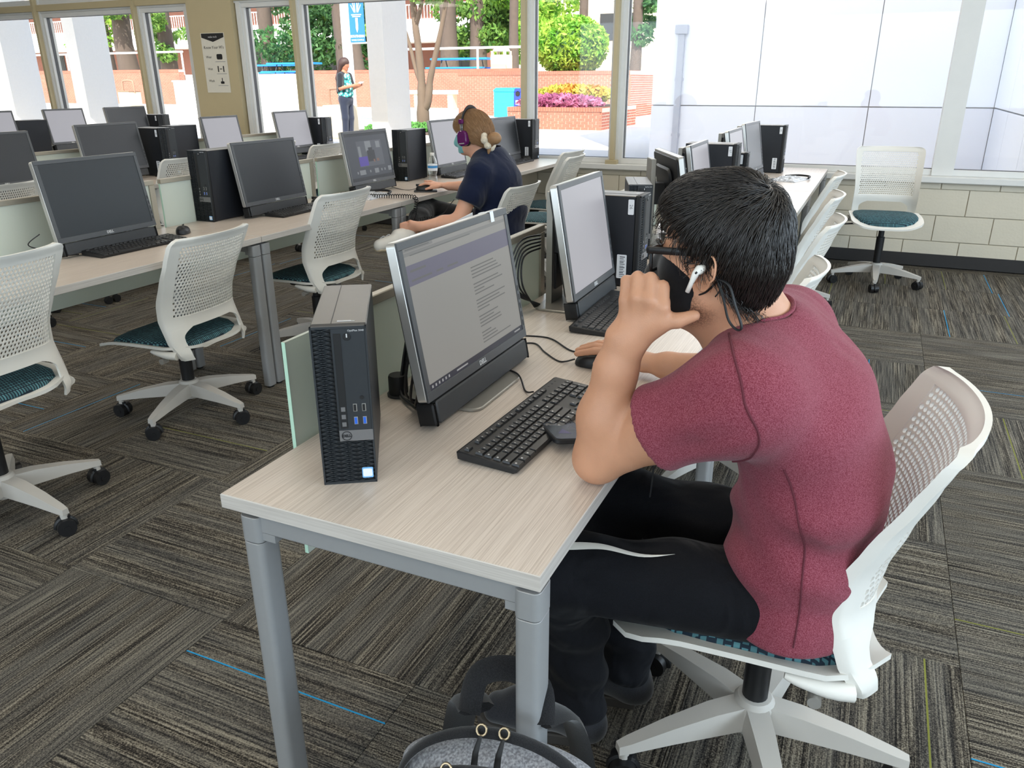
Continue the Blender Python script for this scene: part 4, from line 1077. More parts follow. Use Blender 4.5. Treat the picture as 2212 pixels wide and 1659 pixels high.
# ---------------------------------------------------------------- the man at the near desk
def man():
    L0 = np.array((-.08, 1.40, 0.))
    t = thing('person', 'person in a maroon t-shirt leaning chin on fist at the near desk', 'person', tuple(L0))
    h = Head((-.214, 1.281, 1.134), R(8), R(-2), R(2), .96)
    camP = np.array((0, 0, CZ))
    near = lambda P, s: tuple(camP+(np.array(P)-camP)*s)
    shL, elL, wrL = (-.135, 1.140, .952), (-.372, 1.186, .783), (-.331, 1.178, 1.008)
    shR, elR, wrR = (-.105, 1.51, .965), (-.20, 1.685, .795), (-.440, 1.742, .772)
    # ---- body
    b = Vol((-.72, .98, .02), (.22, 1.90, 1.34), .0038)
    head_sdf(b, h)
    b.ell(h(-.008, .074, -.012), h.ax, (.016, .010, .026), .012); b.ell(h(-.008, -.074, -.012), h.ax, (.016, .010, .026), .012)
    b.cap(h(-.035, 0, -.045), (-.125, 1.315, 1.00), .054, .060, .04)
    b.cap(h(.015, 0, -.08), (-.165, 1.305, .975), .040, .052, .04)
    b.ecap((-.135, 1.325, .965), (-.065, 1.335, .87), (.150, .070), (.155, .095), (0, 1, 0), .04)
    b.ecap((-.065, 1.335, .87), (-.035, 1.36, .66), (.155, .095), (.140, .09), (0, 1, 0), .04)
    b.ecap((-.035, 1.36, .66), (-.03, 1.385, .54), (.140, .09), (.155, .09), (0, 1, 0), .04)
    b.cap((-.135, 1.30, .965), shL, .052, .052, .04); b.cap((-.135, 1.34, .965), shR, .052, .052, .04)
    # left arm
    b.cap(shL, (-.26, 1.165, .87), .056, .050, .03); b.cap((-.26, 1.165, .87), elL, .050, .041, .03)
    b.cap(elL, (-.360, 1.182, .865), .0415, .0465, .02); b.cap((-.360, 1.182, .865), (-.345, 1.178, .955), .0465, .034, .02)
    b.ecap((-.345, 1.178, .955), wrL, (.034, .030), (.031, .023), (1, .1, 0), .02)
    # left fist: back of the hand to the camera, thumb under the chin
    mcp = [(-.335, 1.178, 1.074), (-.314, 1.170, 1.083), (-.293, 1.168, 1.082), (-.273, 1.174, 1.071)]
    pip = [(-.338, 1.190, 1.104), (-.319, 1.186, 1.112), (-.298, 1.186, 1.112), (-.279, 1.190, 1.100)]
    dip = [(-.338, 1.220, 1.096), (-.321, 1.219, 1.102), (-.301, 1.219, 1.101), (-.284, 1.221, 1.090)]
    tip = [(-.331, 1.218, 1.074), (-.314, 1.216, 1.077), (-.297, 1.216, 1.076), (-.281, 1.218, 1.067)]
    b.ecap(wrL, (-.304, 1.186, 1.050), (.031, .021), (.040, .021), (1, .1, .1), .02); b.ell((-.305, 1.196, 1.066), ((1, .1, .3), (0, 1, 0), (-.3, 0, 1)), (.040, .022, .030), .012)
    for i in range(4):
        r0 = (.0098, .0108, .0110, .0108)[i]
        b.cap((-.328+.012*i, 1.181, 1.03), mcp[i], .009, r0+.0012, .010)
        b.cap(mcp[i], pip[i], r0+.0004, r0, .0030); b.cap(pip[i], dip[i], r0*.97, r0*.9, .0022); b.cap(dip[i], tip[i], r0*.9, r0*.82, .0022)
    b.cap((-.318, 1.182, 1.026), (-.276, 1.180, 1.046), .020, .0160, .016); b.cap((-.276, 1.180, 1.046), (-.250, 1.182, 1.050), .0145, .0125, .006); b.cap((-.250, 1.182, 1.050), (-.226, 1.190, 1.059), .0122, .0096, .004)
    # right arm and the hand on the mouse
    b.cap(shR, elR, .056, .043, .03); b.cap(elR, (-.27, 1.70, .785), .043, .043, .02); b.cap((-.27, 1.70, .785), (-.38, 1.73, .775), .043, .032, .02); b.ecap((-.38, 1.73, .775), wrR, (.032, .026), (.030, .021), (.2, 1, 0), .02)
    b.ecap(wrR, (-.525, 1.764, .790), (.030, .019), (.040, .016), (.15, 1, 0), .018)
    for i, (dx, dy) in enumerate(((-.008, -.033), (-.014, -.012), (-.012, .010), (-.004, .030))):
        m0 = (-.525+dx*.6, 1.764+dy, .791); p0 = (-.556+dx, 1.768+dy*1.05, .792-.004*abs(i-1.5)); t0 = (-.602+dx, 1.772+dy*1.1, .772)
        b.cap(m0, p0, .0105, .0098, .004); b.cap(p0, t0, .0095, .0082, .003)
    b.cap((-.47, 1.725, .775), (-.515, 1.716, .770), .014, .0115, .01); b.cap((-.515, 1.716, .770), (-.555, 1.722, .757), .0115, .0092, .004)
    # legs
    hipL, hipR, knL, knR, anL, anR = (-.02, 1.30, .515), (-.02, 1.475, .515), (-.462, 1.232, .495), (-.452, 1.545, .505), (-.445, 1.318, .10), (-.380, 1.475, .10)
    for (a, k_, n_) in ((hipL, knL, anL), (hipR, knR, anR)):
        b.cap(a, k_, .080, .055, .04); b.cap(k_, (n_[0]-.01, n_[1], .30), .052, .050, .03); b.cap((n_[0]-.01, n_[1], .30), n_, .050, .038, .03); b.cap(n_, (n_[0]-.02, n_[1], .06), .037, .035, .02); b.cap((n_[0]+.02, n_[1], .05), (n_[0]-.14, n_[1]-.01, .045), .032, .028, .02)
    me = b.mesh('body', L0); fc = face_centres(me)+L0; lf, ls, lu = h.loc(fc)
    body = obj('body', me, [m_stubble(h(.030, .046, -.078)-L0)], t)
    inv = lambda m_: [tuple(np.array(v)-L0) for v in m_.v]
    def part(name, m_, mat, sm=180, parent=t, label=None):
        m_.v = inv(m_); return obj(name, m_.build(name, sm), mat, parent, label=label)
    part('ear', ear_mesh('ear', h, 1), SKIN); part('ear', ear_mesh('ear', h, -1), SKIN)
    for s1 in (1, -1):
        m_ = MB(); m_.lathe([(.0005, .0115), (.006, .010), (.0105, .005), (.0115, 0), (.0105, -.005), (.006, -.010), (.0005, -.0115)], 14, Matrix.Translation(h(.074, s1*.032, .0))); part('eye', m_, EYEW)
        m_ = MB(); m_.tube([h(.080, s1*.052, .022), h(.092, s1*.040, .028), h(.097, s1*.022, .026), h(.098, s1*.012, .022)], [.002, .004, .0045, .003], 6); part('eyebrow', m_, HAIRM)
    # ---- shirt
    sv = Vol((-.40, .98, .44), (.22, 1.80, 1.12), .005)
    sv.ecap((-.125, 1.325, .968), (-.062, 1.335, .885), (.185, .080), (.182, .112), (0, 1, 0), .04)
    sv.ecap((-.062, 1.335, .885), (-.022, 1.35, .76), (.172, .112), (.168, .116), (0, 1, 0), .05)
    sv.ecap((-.022, 1.35, .76), (-.030, 1.37, .62), (.168, .116), (.172, .118), (0, 1, 0), .05)
    sv.ecap((-.030, 1.37, .62), (-.030, 1.385, .50), (.174, .122), (.196, .138), (0, 1, 0), .04)
    sv.cap((-.130, 1.29, .968), (shL[0], shL[1]+.005, shL[2]), .056, .062, .09); sv.cap((-.130, 1.345, .972), shR, .056, .062, .09)
    hemL = (-.268, 1.168, .868)
    sv.ecap(shL, hemL, (.062, .062), (.068, .076), (0, 1, 0), .075)
    sv.cap(shR, (-.165, 1.63, .855), .072, .068, .03)
    sv.cap((-.130, 1.312, .992), (-.11, 1.318, .990), .056, .058, .04)
    # cut: flat sleeve ends, neck opening, hem
    def plane(p, n_):
        p = np.array(p, float); n_ = np.array(n_, float)/np.linalg.norm(n_)
        return lambda X, Y, Z: -((X-p[0])*n_[0]+(Y-p[1])*n_[1]+(Z-p[2])*n_[2])
    sv.op(plane(hemL, np.array(hemL)-np.array(shL)), (-.40, .98, .70), (-.225, 1.26, .98), .0, 'sub')
    nkc, nkd = np.array((-.152, 1.300, 1.040)), np.array((-.42, -.12, .9)); nkd = nkd/np.linalg.norm(nkd)
    sv.cap(nkc-nkd*.03, nkc+nkd*.10, .060, .078, .008, 'sub')
    sv.op(lambda X, Y, Z: (Z-.462)+0*X+0*Y, (-.3, 1.0, .40), (.3, 1.8, .46), 0, 'sub')
    def wr(V):
        x, y, z = V[:, 0], V[:, 1], V[:, 2]; out = V.copy()
        back = np.clip((x+.02)/.08, 0, 1)
        A = .0055*np.sin(46*(z-.9)+10*(y-1.3)+3*np.sin(9*y))*np.clip((.80-z)/.1, 0, 1)*np.clip((z-.5)/.05, 0, 1)
        A += .0048*np.sin(70*(x*.5+z*.8)+14*y)*np.exp(-((z-.66)/.09)**2)*(1-back)
        A += .0042*np.sin(95*y-30*x)*np.exp(-(((z-1.02)/.05)**2))*np.clip((y-1.36)/.05, 0, 1)
        A += .0040*np.sin(80*(z-.6*x))*np.exp(-(((x+.19)/.06)**2))*np.clip((1.24-y)/.04, 0, 1)
        c = np.array((0, 1.35, .75)); d = V-c; d[:, 2] *= .2; d /= np.linalg.norm(d, axis=1)[:, None]+1e-9
        return out+d*A[:, None]
    sm_ = sv.mesh('shirt', L0, wr); obj('shirt', sm_, SHIRT, t)
    ring = []
    e1 = np.cross(nkd, (0, 1, 0)); e1 /= np.linalg.norm(e1); e2 = np.cross(nkd, e1)
    # seams: sleeve seam and collar band as thin raised cords
    def surf_path(pts, vol, n_=10, off=.0008):
        P = np.array([tuple(p) for p in spline(pts, n_)])
        def val(p):
            i = np.clip((p-vol.lo)/vol.h, 0, np.array(vol.phi.shape)-1.001); i0 = i.astype(int); f_ = i-i0; o_ = 0
            for a in (0, 1):
                for bb in (0, 1):
                    for c_ in (0, 1): o_ = o_+vol.phi[i0[:, 0]+a, i0[:, 1]+bb, i0[:, 2]+c_]*(f_[:, 0] if a else 1-f_[:, 0])*(f_[:, 1] if bb else 1-f_[:, 1])*(f_[:, 2] if c_ else 1-f_[:, 2])
            return o_
        for _ in range(8):
            g = np.stack([(val(P+np.eye(3)[k]*.004)-val(P-np.eye(3)[k]*.004))/.008 for k in range(3)], 1); g /= np.linalg.norm(g, axis=1)[:, None]+1e-9
            P = P-g*(val(P)-off)[:, None]
        return P
    cr_ = [nkc+nkd*.004+.0655*(e1*math.cos(a)+e2*math.sin(a)) for a in [2*math.pi*k/40 for k in range(40)]]
    cr_ = surf_path([tuple(q) for q in cr_+cr_[:1]], sv, 2, .001)
    m_ = MB(); m_.tube([tuple(q) for q in cr_[:-1]], .0055, 8, closed=True, flat=.6); part('collar', m_, SHIRT)
    SEAM = M_('shirt_seam', (96, 38, 50), .95)
    m_ = MB(); m_.tube([tuple(q) for q in wr(surf_path([(-.170, 1.20, 1.03), (-.150, 1.13, 1.02), (-.120, 1.07, .97), (-.095, 1.07, .92), (-.105, 1.09, .86), (-.135, 1.12, .83)], sv))], .0017, 5); part('sleeve_seam', m_, SEAM)
    m_ = MB(); m_.tube([tuple(q) for q in wr(surf_path([(-.06, 1.13, .83), (-.03, 1.15, .74), (-.01, 1.16, .65), (-.005, 1.17, .55), (-.01, 1.19, .49)], sv))], .0016, 5); part('side_seam', m_, SEAM)
    # ---- trousers
    tv = Vol((-.60, 1.08, .05), (.18, 1.72, .68), .006)
    tv.ecap((-.03, 1.375, .60), (-.03, 1.385, .52), (.145, .090), (.160, .098), (0, 1, 0), .04)
    for (a, k_, n_) in ((hipL, knL, anL), (hipR, knR, anR)):
        tv.cap((a[0]-.02, a[1], a[2]), k_, .092, .074, .04); tv.cap(k_, (n_[0]-.01, n_[1], .30), .074, .070, .04); tv.cap((n_[0]-.01, n_[1], .30), (n_[0]+.01, n_[1], .11), .070, .062, .03)
    def wt(V):
        x, y, z = V[:, 0], V[:, 1], V[:, 2]; out = V.copy()
        low = np.clip((.42-z)/.1, 0, 1)
        out[:, 0] += .006*np.sin(55*z+12*y)*low; out[:, 1] += .006*np.sin(62*z+9*x+1)*low
        out[:, 2] += (1-low)*(.006*np.sin(34*x+22*y)*np.clip((z-.45)/.05, 0, 1))
        return out
    tm_ = tv.mesh('trousers', L0, wt); fc = face_centres(tm_)+L0
    obj('trousers', tm_, TROUS, t)
    up = surf_path([(-.50, 1.20, .600), (-.41, 1.22, .605), (-.36, 1.225, .607), (-.30, 1.23, .607), (-.235, 1.235, .606)], tv, 6, .0)
    dn = surf_path([(-.50, 1.19, .570), (-.41, 1.205, .580), (-.36, 1.213, .588), (-.30, 1.222, .598), (-.235, 1.235, .6055)], tv, 6, .0)
    up, dn = wt(up), wt(dn); mid = (up+dn)/2; nrm_ = np.array((0, -.75, .65)); m_ = MB(); nn = len(up)
    m_.add([tuple(p+nrm_*.003) for p in up]+[tuple(p+nrm_*.0045) for p in mid]+[tuple(p+nrm_*.003) for p in dn], [(k*nn+i, k*nn+i+1, (k+1)*nn+i+1, (k+1)*nn+i) for k in range(2) for i in range(nn-1)]); part('side_stripe', m_, STRIPE)
    # ---- shoes
    for (n_, toe, nm) in ((anL, (-.67, 1.285), 'L'), (anR, (-.60, 1.445), 'R')):
        v = Vol((toe[0]-.06, n_[1]-.12, -.01), (n_[0]+.12, n_[1]+.10, .20), .005)
        heel = (n_[0]+.035, n_[1], .045); v.cap(heel, (n_[0]+.0, n_[1], .12), .042, .048, .03); v.cap((n_[0], n_[1], .07), (n_[0]-.12, (n_[1]+toe[1])/2, .055), .050, .045, .04); v.ecap((n_[0]-.10, (n_[1]+toe[1])/2, .05), (toe[0]+.045, toe[1], .042), (.048, .04), (.042, .03), (0, 1, 0), .03)
        v.op(lambda X, Y, Z: (Z-.022)+0*X+0*Y, (-1, 1, -.02), (.2, 1.7, .022), 0, 'sub')
        sh = obj('shoe', v.mesh('shoe', L0), SHOE, t)
        m_ = MB(); pl = []
        ctr = [((n_[0]+.04), n_[1]), (n_[0]-.02, n_[1]), (n_[0]-.10, (n_[1]+toe[1])/2), (toe[0]+.05, toe[1]), (toe[0]+.005, toe[1])]
        wd = [.030, .043, .046, .046, .022]; pl = [(c[0], c[1]-w) for c, w in zip(ctr, wd)]+[(c[0], c[1]+w) for c, w in zip(ctr[::-1], wd[::-1])]
        pl = [(p.x, p.y) for p in spline([(x, y, 0) for x, y in pl+pl[:1]], 4)][:-1]
        m_.prism(pl[::-1], 0, .028, .003); part('sole', m_, SOLE, 40, sh)
    # ---- mask
    mv = Vol(h(.02, 0, -.06)-.13, h(.02, 0, -.06)+.13, .0035)
    head_sdf(mv, h, True, .0045, True); mv.cap(h(.080, 0, -.012), h(.098, 0, -.045), .014, .018, .03); mv.cap(h(.098, 0, -.045), h(.086, 0, -.092), .018, .018, .03)
    def keep(fn):
        mv.phi = np.maximum(mv.phi, fn)
    X, Y, Z = np.meshgrid(*[a for a in mv.ax], indexing='ij'); lf, ls, lu = h.loc(np.stack([X, Y, Z], -1))
    keep((.012+.25*np.abs(lu+.05)-lf)*.9); keep((lu-(.004+.28*np.clip(lf-.06, -1, 1)))*.9); keep(-(lu+.118+.0*lf)*.9); keep((-.10-lu-.55*(lf-.045))*.6)
    obj('face_mask', mv.mesh('face_mask', L0), MASKM, t)
    m_ = MB(); m_.tube(spline([h(.012, .068, -.028), h(.0, .078, -.018), h(-.006, .080, .012), h(-.022, .080, .022), h(-.036, .082, .0), h(-.034, .080, -.035), h(-.026, .079, -.050)], 6), .0016, 6, flat=.6); part('mask_strap', m_, BLACKM)
    m_ = MB(); m_.tube(spline([h(.012, .066, -.055), h(-.010, .076, -.044), h(-.030, .083, -.022)], 6), .0016, 6); part('mask_strap', m_, BLACKM)
    m_ = MB(); m_.tube(spline([h(-.030, .084, -.020), h(-.050, .088, -.028), h(-.062, .089, -.058), h(-.074, .086, -.092), h(-.066, .085, -.098), h(-.052, .085, -.084), h(-.043, .087, -.054), h(-.031, .085, -.024)], 6), .0034, 6, flat=.5); part('strap_loop', m_, BLACKM)
    # printed smile on the mask
    sp = surf_path([h(.080, .062, -.052), h(.073, .064, -.060), h(.070, .064, -.070), h(.076, .062, -.080), h(.084, .058, -.083)], mv, 6, .0006)
    m_ = MB(); m_.tube([tuple(p) for p in sp], [.0006+.0011*math.sin(math.pi*min(1, (i+2)/len(sp))) for i in range(len(sp))], 5, flat=.4); 
    m_.tube([tuple(sp[0]-h.F*.004), tuple(sp[0]), tuple(sp[0]-h.F*-.004-h.U*.004)], .0009, 4); part('smile_print', m_, CYAN)
    # ---- glasses
    g = MB(); g.tube(spline([h(.098, .011, .004), h(.103, 0, .007), h(.098, -.011, .004)], 5), .0028, 6); gl = part('glasses', g, BLACKP, 180)
    for s1 in (1, -1):
        g = MB(); g.tube(spline([h(.098, s1*.071, .016), h(.05, s1*.0790, .0175), (h(.0, s1*.083, .018)), h(-.014, s1*.084, .012)], 5), [.0024]*16, 8, flat=2.5); part('temple_arm', g, BLACKP, 180, gl)
    for s1 in (1, -1):
        rim = [h(.103-.004*(abs(a)/.027)**2 if False else .097-6*(b_-.038)**2, s1*b_, c_) for (b_, c_) in [(.0375+x, -.002+z) for x, z in rrect(-.0275, .0275, -.019, .019, .010, 4)]]
        g = MB(); g.tube(rim, .0030, 6, closed=True); part('lens_rim', g, BLACKP, 180, gl)
        g = MB(); g.add(rim, [tuple(range(len(rim)))]); part('lens', g, LENS, None, gl)
    # ---- earbud
    e = MB(); e.tube([h(-.006, .0855, -.004), h(-.002, .0945, -.006), h(.002, .0985, -.012), h(.008, .0980, -.026), h(.015, .0960, -.043)], [.0066, .0078, .0058, .0039, .0037], 12)
    eb = part('earbud', e, EARW); e = MB(); e.tube([h(-.0015, .1025, -.008), h(.001, .1032, -.011)], .0018, 6); part('earbud_vent', e, BLACKM, 180, eb)
    # ---- hair: dark cap plus strands
    hv = Vol(h(-.02, 0, .02)-.19, h(-.02, 0, .02)+.19, .004)
    hv.ell(h(-.006, 0, .034), h.ax, (.098, .083, .095), .02); hv.ell(h(-.030, 0, .054), h.ax, (.074, .076, .076), .03); hv.cap(h(-.048, 0, -.015), h(-.046, 0, -.07), .056, .044, .04); hv.ell(h(.038, 0, .082), h.ax, (.052, .066, .044), .03)
    X, Y, Z = np.meshgrid(*[a for a in hv.ax], indexing='ij'); lf, ls, lu = h.loc(np.stack([X, Y, Z], -1))
    fx = [-.20, -.12, -.085, -.06, -.042, -.034, -.022, .0, .018, .034, .050, .075, .10, .2]
    ux_ = [-.070, -.070, -.068, -.054, -.034, -.012, .006, .018, .018, .032, .050, .064, .072, .072]
    hv.phi = np.maximum(hv.phi, ((np.interp(lf, fx, ux_)-lu)*.7).astype(f32))
    hm = hv.mesh('hair', L0); hair = obj('hair', hm, HAIRM, t)
    nv = len(hm.vertices); V = np.zeros(nv*3, f32); hm.vertices.foreach_get('co', V); V = V.reshape(-1, 3).astype(float)+L0
    Nn = np.zeros(nv*3, f32); hm.vertices.foreach_get('normal', Nn); Nn = Nn.reshape(-1, 3).astype(float)
    lf, ls, lu = h.loc(V); outer = np.nonzero((lu > np.interp(lf, fx, ux_)+.010+.020*np.clip(lf/.03, 0, 1)*np.clip((.085-lf)/.02, 0, 1)) & ((np.abs(ls) > .045) | (lu > .05) | (lf < -.08)) & (lf < .058))[0]
    rg = np.random.default_rng(2); pick = rg.choice(outer, 5200)
    crown = h(-.070, .01, .108)
    def phi_at(P):
        i = np.clip((P-hv.lo)/hv.h, 1, np.array(hv.phi.shape)-2.001); i0 = np.round(i).astype(int); return i0
    def proj(P):
        i0 = phi_at(P); a, b_, c_ = i0.T; g = np.stack([hv.phi[a+1, b_, c_]-hv.phi[a-1, b_, c_], hv.phi[a, b_+1, c_]-hv.phi[a, b_-1, c_], hv.phi[a, b_, c_+1]-hv.phi[a, b_, c_-1]], 1)
        g = g/(np.linalg.norm(g, axis=1)[:, None]+1e-9); d = hv.phi[a, b_, c_]+((P-(hv.lo+i0*hv.h))*g).sum(1)
        lf, ls, lu = h.loc(P); free = lu < np.interp(lf, fx, ux_)+.004
        P2 = P-g*np.where(free, 0, np.clip(d-.0015, -.01, .01))[:, None]
        return P2, g
    def flow(P):
        d = P-crown; ln = np.linalg.norm(d, axis=1)[:, None]; d = d/(ln+1e-6)
        lf, ls, lu = h.loc(P); sw = np.cross(d, h.U)*np.exp(-ln/.05)*.9
        front = np.clip((lf+.02)/.08, 0, 1)*np.clip((lu-.03)/.05, 0, 1)
        down = np.clip(1-(lu-.02)/.07, 0, 1)
        return d+sw+front[:, None]*(h.F*.9-h.U*.2+h.S*.25*np.sign(ls)[:, None])+down[:, None]*(-h.U*1.2+h.F*.15)
    Vs, Fs = strands(V[pick], Nn[pick], flow, 6, .050, .0045, .00105, .16, rg, proj)
    ho = obj('hair_strands', np_mesh('hair_strands', Vs-L0, Fs), [HAIRM], hair); ho['kind'] = 'stuff'
    return t
man()

# ================================================================== OUTSIDE
G = .2
CONC = M_('plaza_concrete', (214, 208, 198), .9, 0, .05, 1.5); WWALL = M_('white_panel', (240, 241, 247), .7, 0, .02, 1.0, bump=.1, bscale=30)
WJOINT = M_('panel_joint', (176, 172, 170), .8); BRICK = M_('brick', (168, 100, 82), .9, 0, .25, 2.2); MORT = M_('mortar', (214, 190, 170), .95)
WHITEO = M_('white_outdoor_paint', (236, 234, 230), .6); COLW = M_('column_white', (226, 222, 218), .7); BARK = M_('bark', (84, 72, 64), .95, 0, .3, 8, bump=.8, bscale=12)
BARK2 = M_('smooth_bark', (104, 88, 74), .9, 0, .2, 6, bump=.3, bscale=20); BLUEP = M_('blue_table', (28, 128, 222), .5); BINC = M_('bin_cyan', (40, 170, 225), .5); BIND = M_('bin_blue', (38, 62, 180), .5)
BANNER = M_('banner_blue', (32, 104, 186), .7, 0, .06, 3); BEIGE = M_('beige_receptacle', (206, 190, 164), .8); GRASS = M_('grass_blades', (84, 140, 62), .9, 0, .3, 6)
def m_leaf(name, c1, c2):
    m = bpy.data.materials.new(name); m.use_nodes = True; nt = m.node_tree; b = nt.nodes['Principled BSDF']; out = nt.nodes['Material Output']
    tc = nd(nt, 'TexCoord'); no = nd(nt, 'TexNoise'); no.inputs['Scale'].default_value = 2.2; nt.links.new(tc.outputs['Object'], no.inputs['Vector'])
    cr = nd(nt, 'ValToRGB'); cr.color_ramp.elements[0].position = .35; cr.color_ramp.elements[1].position = .65; cr.color_ramp.elements[0].color = lin(c1); cr.color_ramp.elements[1].color = lin(c2)
    nt.links.new(no.outputs['Fac'], cr.inputs[0]); nt.links.new(cr.outputs[0], b.inputs['Base Color']); b.inputs['Roughness'].default_value = .6
    t = nd(nt, 'BsdfTranslucent'); nt.links.new(cr.outputs[0], t.inputs[0]); ms = nd(nt, 'MixShader'); ms.inputs[0].default_value = .4
    nt.links.new(b.outputs[0], ms.inputs[1]); nt.links.new(t.outputs[0], ms.inputs[2]); nt.links.new(ms.outputs[0], out.inputs[0]); return m
LEAF = m_leaf('leaf_green', (62, 112, 44), (134, 168, 76)); LEAF2 = m_leaf('leaf_dark', (44, 92, 52), (96, 140, 78)); LEAF3 = m_leaf('leaf_bright', (96, 160, 40), (178, 206, 84))
FLOWP = m_leaf('flower_purple', (150, 52, 104), (206, 136, 168)); FLOWY = m_leaf('flower_yellow', (210, 150, 60), (196, 206, 90))
m = MB(); m.box(-120, 60, Y1+.23, 140, G-.3, G); o = struct('plaza_ground', m.build('plaza_ground'), CONC)
m = MB(); m.box(-17, 1.3, Y1+.21, 10.9, 4.35, 4.6); struct('canopy_slab', m.build('canopy_slab'), COLW)
# white wing beyond the right windows: panels with recessed joints
m = MB(); m.box(-3.33, 1.5, 12.72, 17, G, 7); ww = struct('wall_white_wing', m.build('wall_white_wing'), WJOINT)
xs = [-3.35, -1.77, -.23, 1.31]; zs = [G, 1.05, 2.6, 4.2, 5.8, 7]
for i in range(3):
    for j in range(5):
        m = MB(); m.box(xs[i]+.006, xs[i+1]-.006, 12.69, 12.72, zs[j]+.008, zs[j+1]-.008, .003); obj('wall_panel', m.build('wall_panel'), WWALL, ww)
m = MB(); m.box(1.34, 1.6, Y1+.22, 12.72, G, 7); ws = struct('wall_white_return', m.build('wall_white_return'), WJOINT)
ys = [12.68, 11.2, 9.7, 8.2, 7.28]
for i in range(4):
    for j in range(5):
        m = MB(); m.box(1.31, 1.34, ys[i+1]+.006, ys[i]-.006, zs[j]+.008, zs[j+1]-.008, .003); obj('wall_panel', m.build('wall_panel'), WWALL, ws)
PIPE = M_('pipe_grey', (186, 188, 198), .6)
t = thing('downpipe', 'grey square downpipe on the white wall outside', 'pipe', (-2.93, 12.64, G))
m = MB(); m.box(-.045, .045, -.04, .04, 0, 1.85, .006); obj('pipe', m.build('pipe'), PIPE, t)
for z in (.4, 1.2): m = MB(); m.box(-.06, .06, -.02, .045, z, z+.04, .004); obj('bracket', m.build('bracket'), PIPE, t)
m = MB(); m.box(-.09, .09, -.07, .06, 1.85, 1.98, .01); obj('hopper', m.build('hopper'), PIPE, t)
for k, (x, lb) in enumerate(((-6.87, 'white square column outside, right of the standing person'), (-13.05, 'white column outside the left windows, second from the left'), (-15.0, 'white column outside at the left edge'))):
    t = thing('canopy_column', lb, 'column', (x+.14, 10.52, G), 0, 'canopy columns')
    m = MB(); m.box(-.14, .14, -.32, .32, 0, 4.15, .01); obj('shaft', m.build('shaft'), COLW, t)
    m = MB(); m.box(-.17, .17, -.35, .35, 0, .12, .01); obj('plinth', m.build('plinth'), COLW, t); m = MB(); m.box(-.18, .18, -.36, .36, 4.0, 4.15, .01); obj('capital', m.build('capital'), COLW, t)

def brick_wall(name, label, x0, x1, y, z0, z1, d=.4, ends=True):
    t = thing(name, label, 'wall', ((x0+x1)/2, y+d/2, z0)); w = (x1-x0)/2; hz = z1-z0
    m = MB(); m.box(-w, w, -d/2+.012, d/2-.012, 0, hz-.012); obj('mortar_core', m.build('mortar_core'), MORT, t)
    V = []; Fc = []
    def br(x_0, x_1, y_0, y_1, z_0, z_1):
        b = len(V); V.extend([(x_0, y_0, z_0), (x_1, y_0, z_0), (x_1, y_1, z_0), (x_0, y_1, z_0), (x_0, y_0, z_1), (x_1, y_0, z_1), (x_1, y_1, z_1), (x_0, y_1, z_1)])
        Fc.extend([tuple(b+i for i in f) for f in ((0, 1, 5, 4), (1, 2, 6, 5), (2, 3, 7, 6), (3, 0, 4, 7), (4, 5, 6, 7))])
    rows = int((hz-.11)/.075)
    for r in range(rows):
        z = r*.075+.008; x = -w-(.1 if r % 2 else 0)
        while x < w:
            a, b = max(x+.008, -w), min(x+.204, w)
            if b-a > .03: br(a, b, -d/2-random.uniform(0, .004), -d/2+.05, z, z+.059)
            x += .212
        if ends:
            yy = -d/2-(.1 if r % 2 == 0 else 0)
            while yy < d/2:
                a, b = max(yy+.006, -d/2), min(yy+.206, d/2)
                if b-a > .03: br(w-.05, w+random.uniform(0, .004), a, b, z, z+.059)
                yy += .212
    x = -w
    while x < w-.05: br(x+.004, min(x+.071, w), -d/2-.02, d/2+.02, rows*.075+.006, hz); x += .075
    o = obj('brickwork', finish('brickwork', V, Fc), BRICK, t); o['kind'] = 'stuff'
    return t
brick_wall('brick_wall', 'red brick terrace wall behind the benches and standing person', -28.8, -15.3, 36, G, 1.98)
brick_wall('brick_wall', 'red brick terrace wall outside the left windows', -52, -38.4, 37.2, G, 2.15)
brick_wall('brick_planter', 'low brick planter holding the purple flowers', -9.4, -6.70, 20.5, G, .76, 3.2)
brick_wall('brick_planter', 'brick planter under the round bush', -15.0, -8.2, 28.2, G, 1.75, 4.0)
m = MB(); m.box(-60, 0, 37.7, 60, G, 1.85); struct('terrace_ground', m.build('terrace_ground'), CONC)
t = thing('ramp_wall', 'bright low concrete ramp wall left of the standing person', 'wall', (-33.5, 36, G))
m = MB(); m.prism([(-4, -.2), (3, -.2), (3, .2), (-4, .2)], 0, 1.25, .02); obj('wall_body', m.build('wall_body'), WHITEO, t); m = MB(); m.box(-4.05, 3.05, -.26, .26, 1.25, 1.33, .01); obj('coping', m.build('coping'), WHITEO, t)
t = thing('concrete_steps', 'pale concrete steps beside the left brick wall', 'steps', (-41.2+4.5, 38.2, G))
for k in range(6): m = MB(); m.box(-1.0, 1.2, .42*k, .42*(k+1), 0, .3*(k+1), .01); obj('step', m.build('step'), CONC, t)

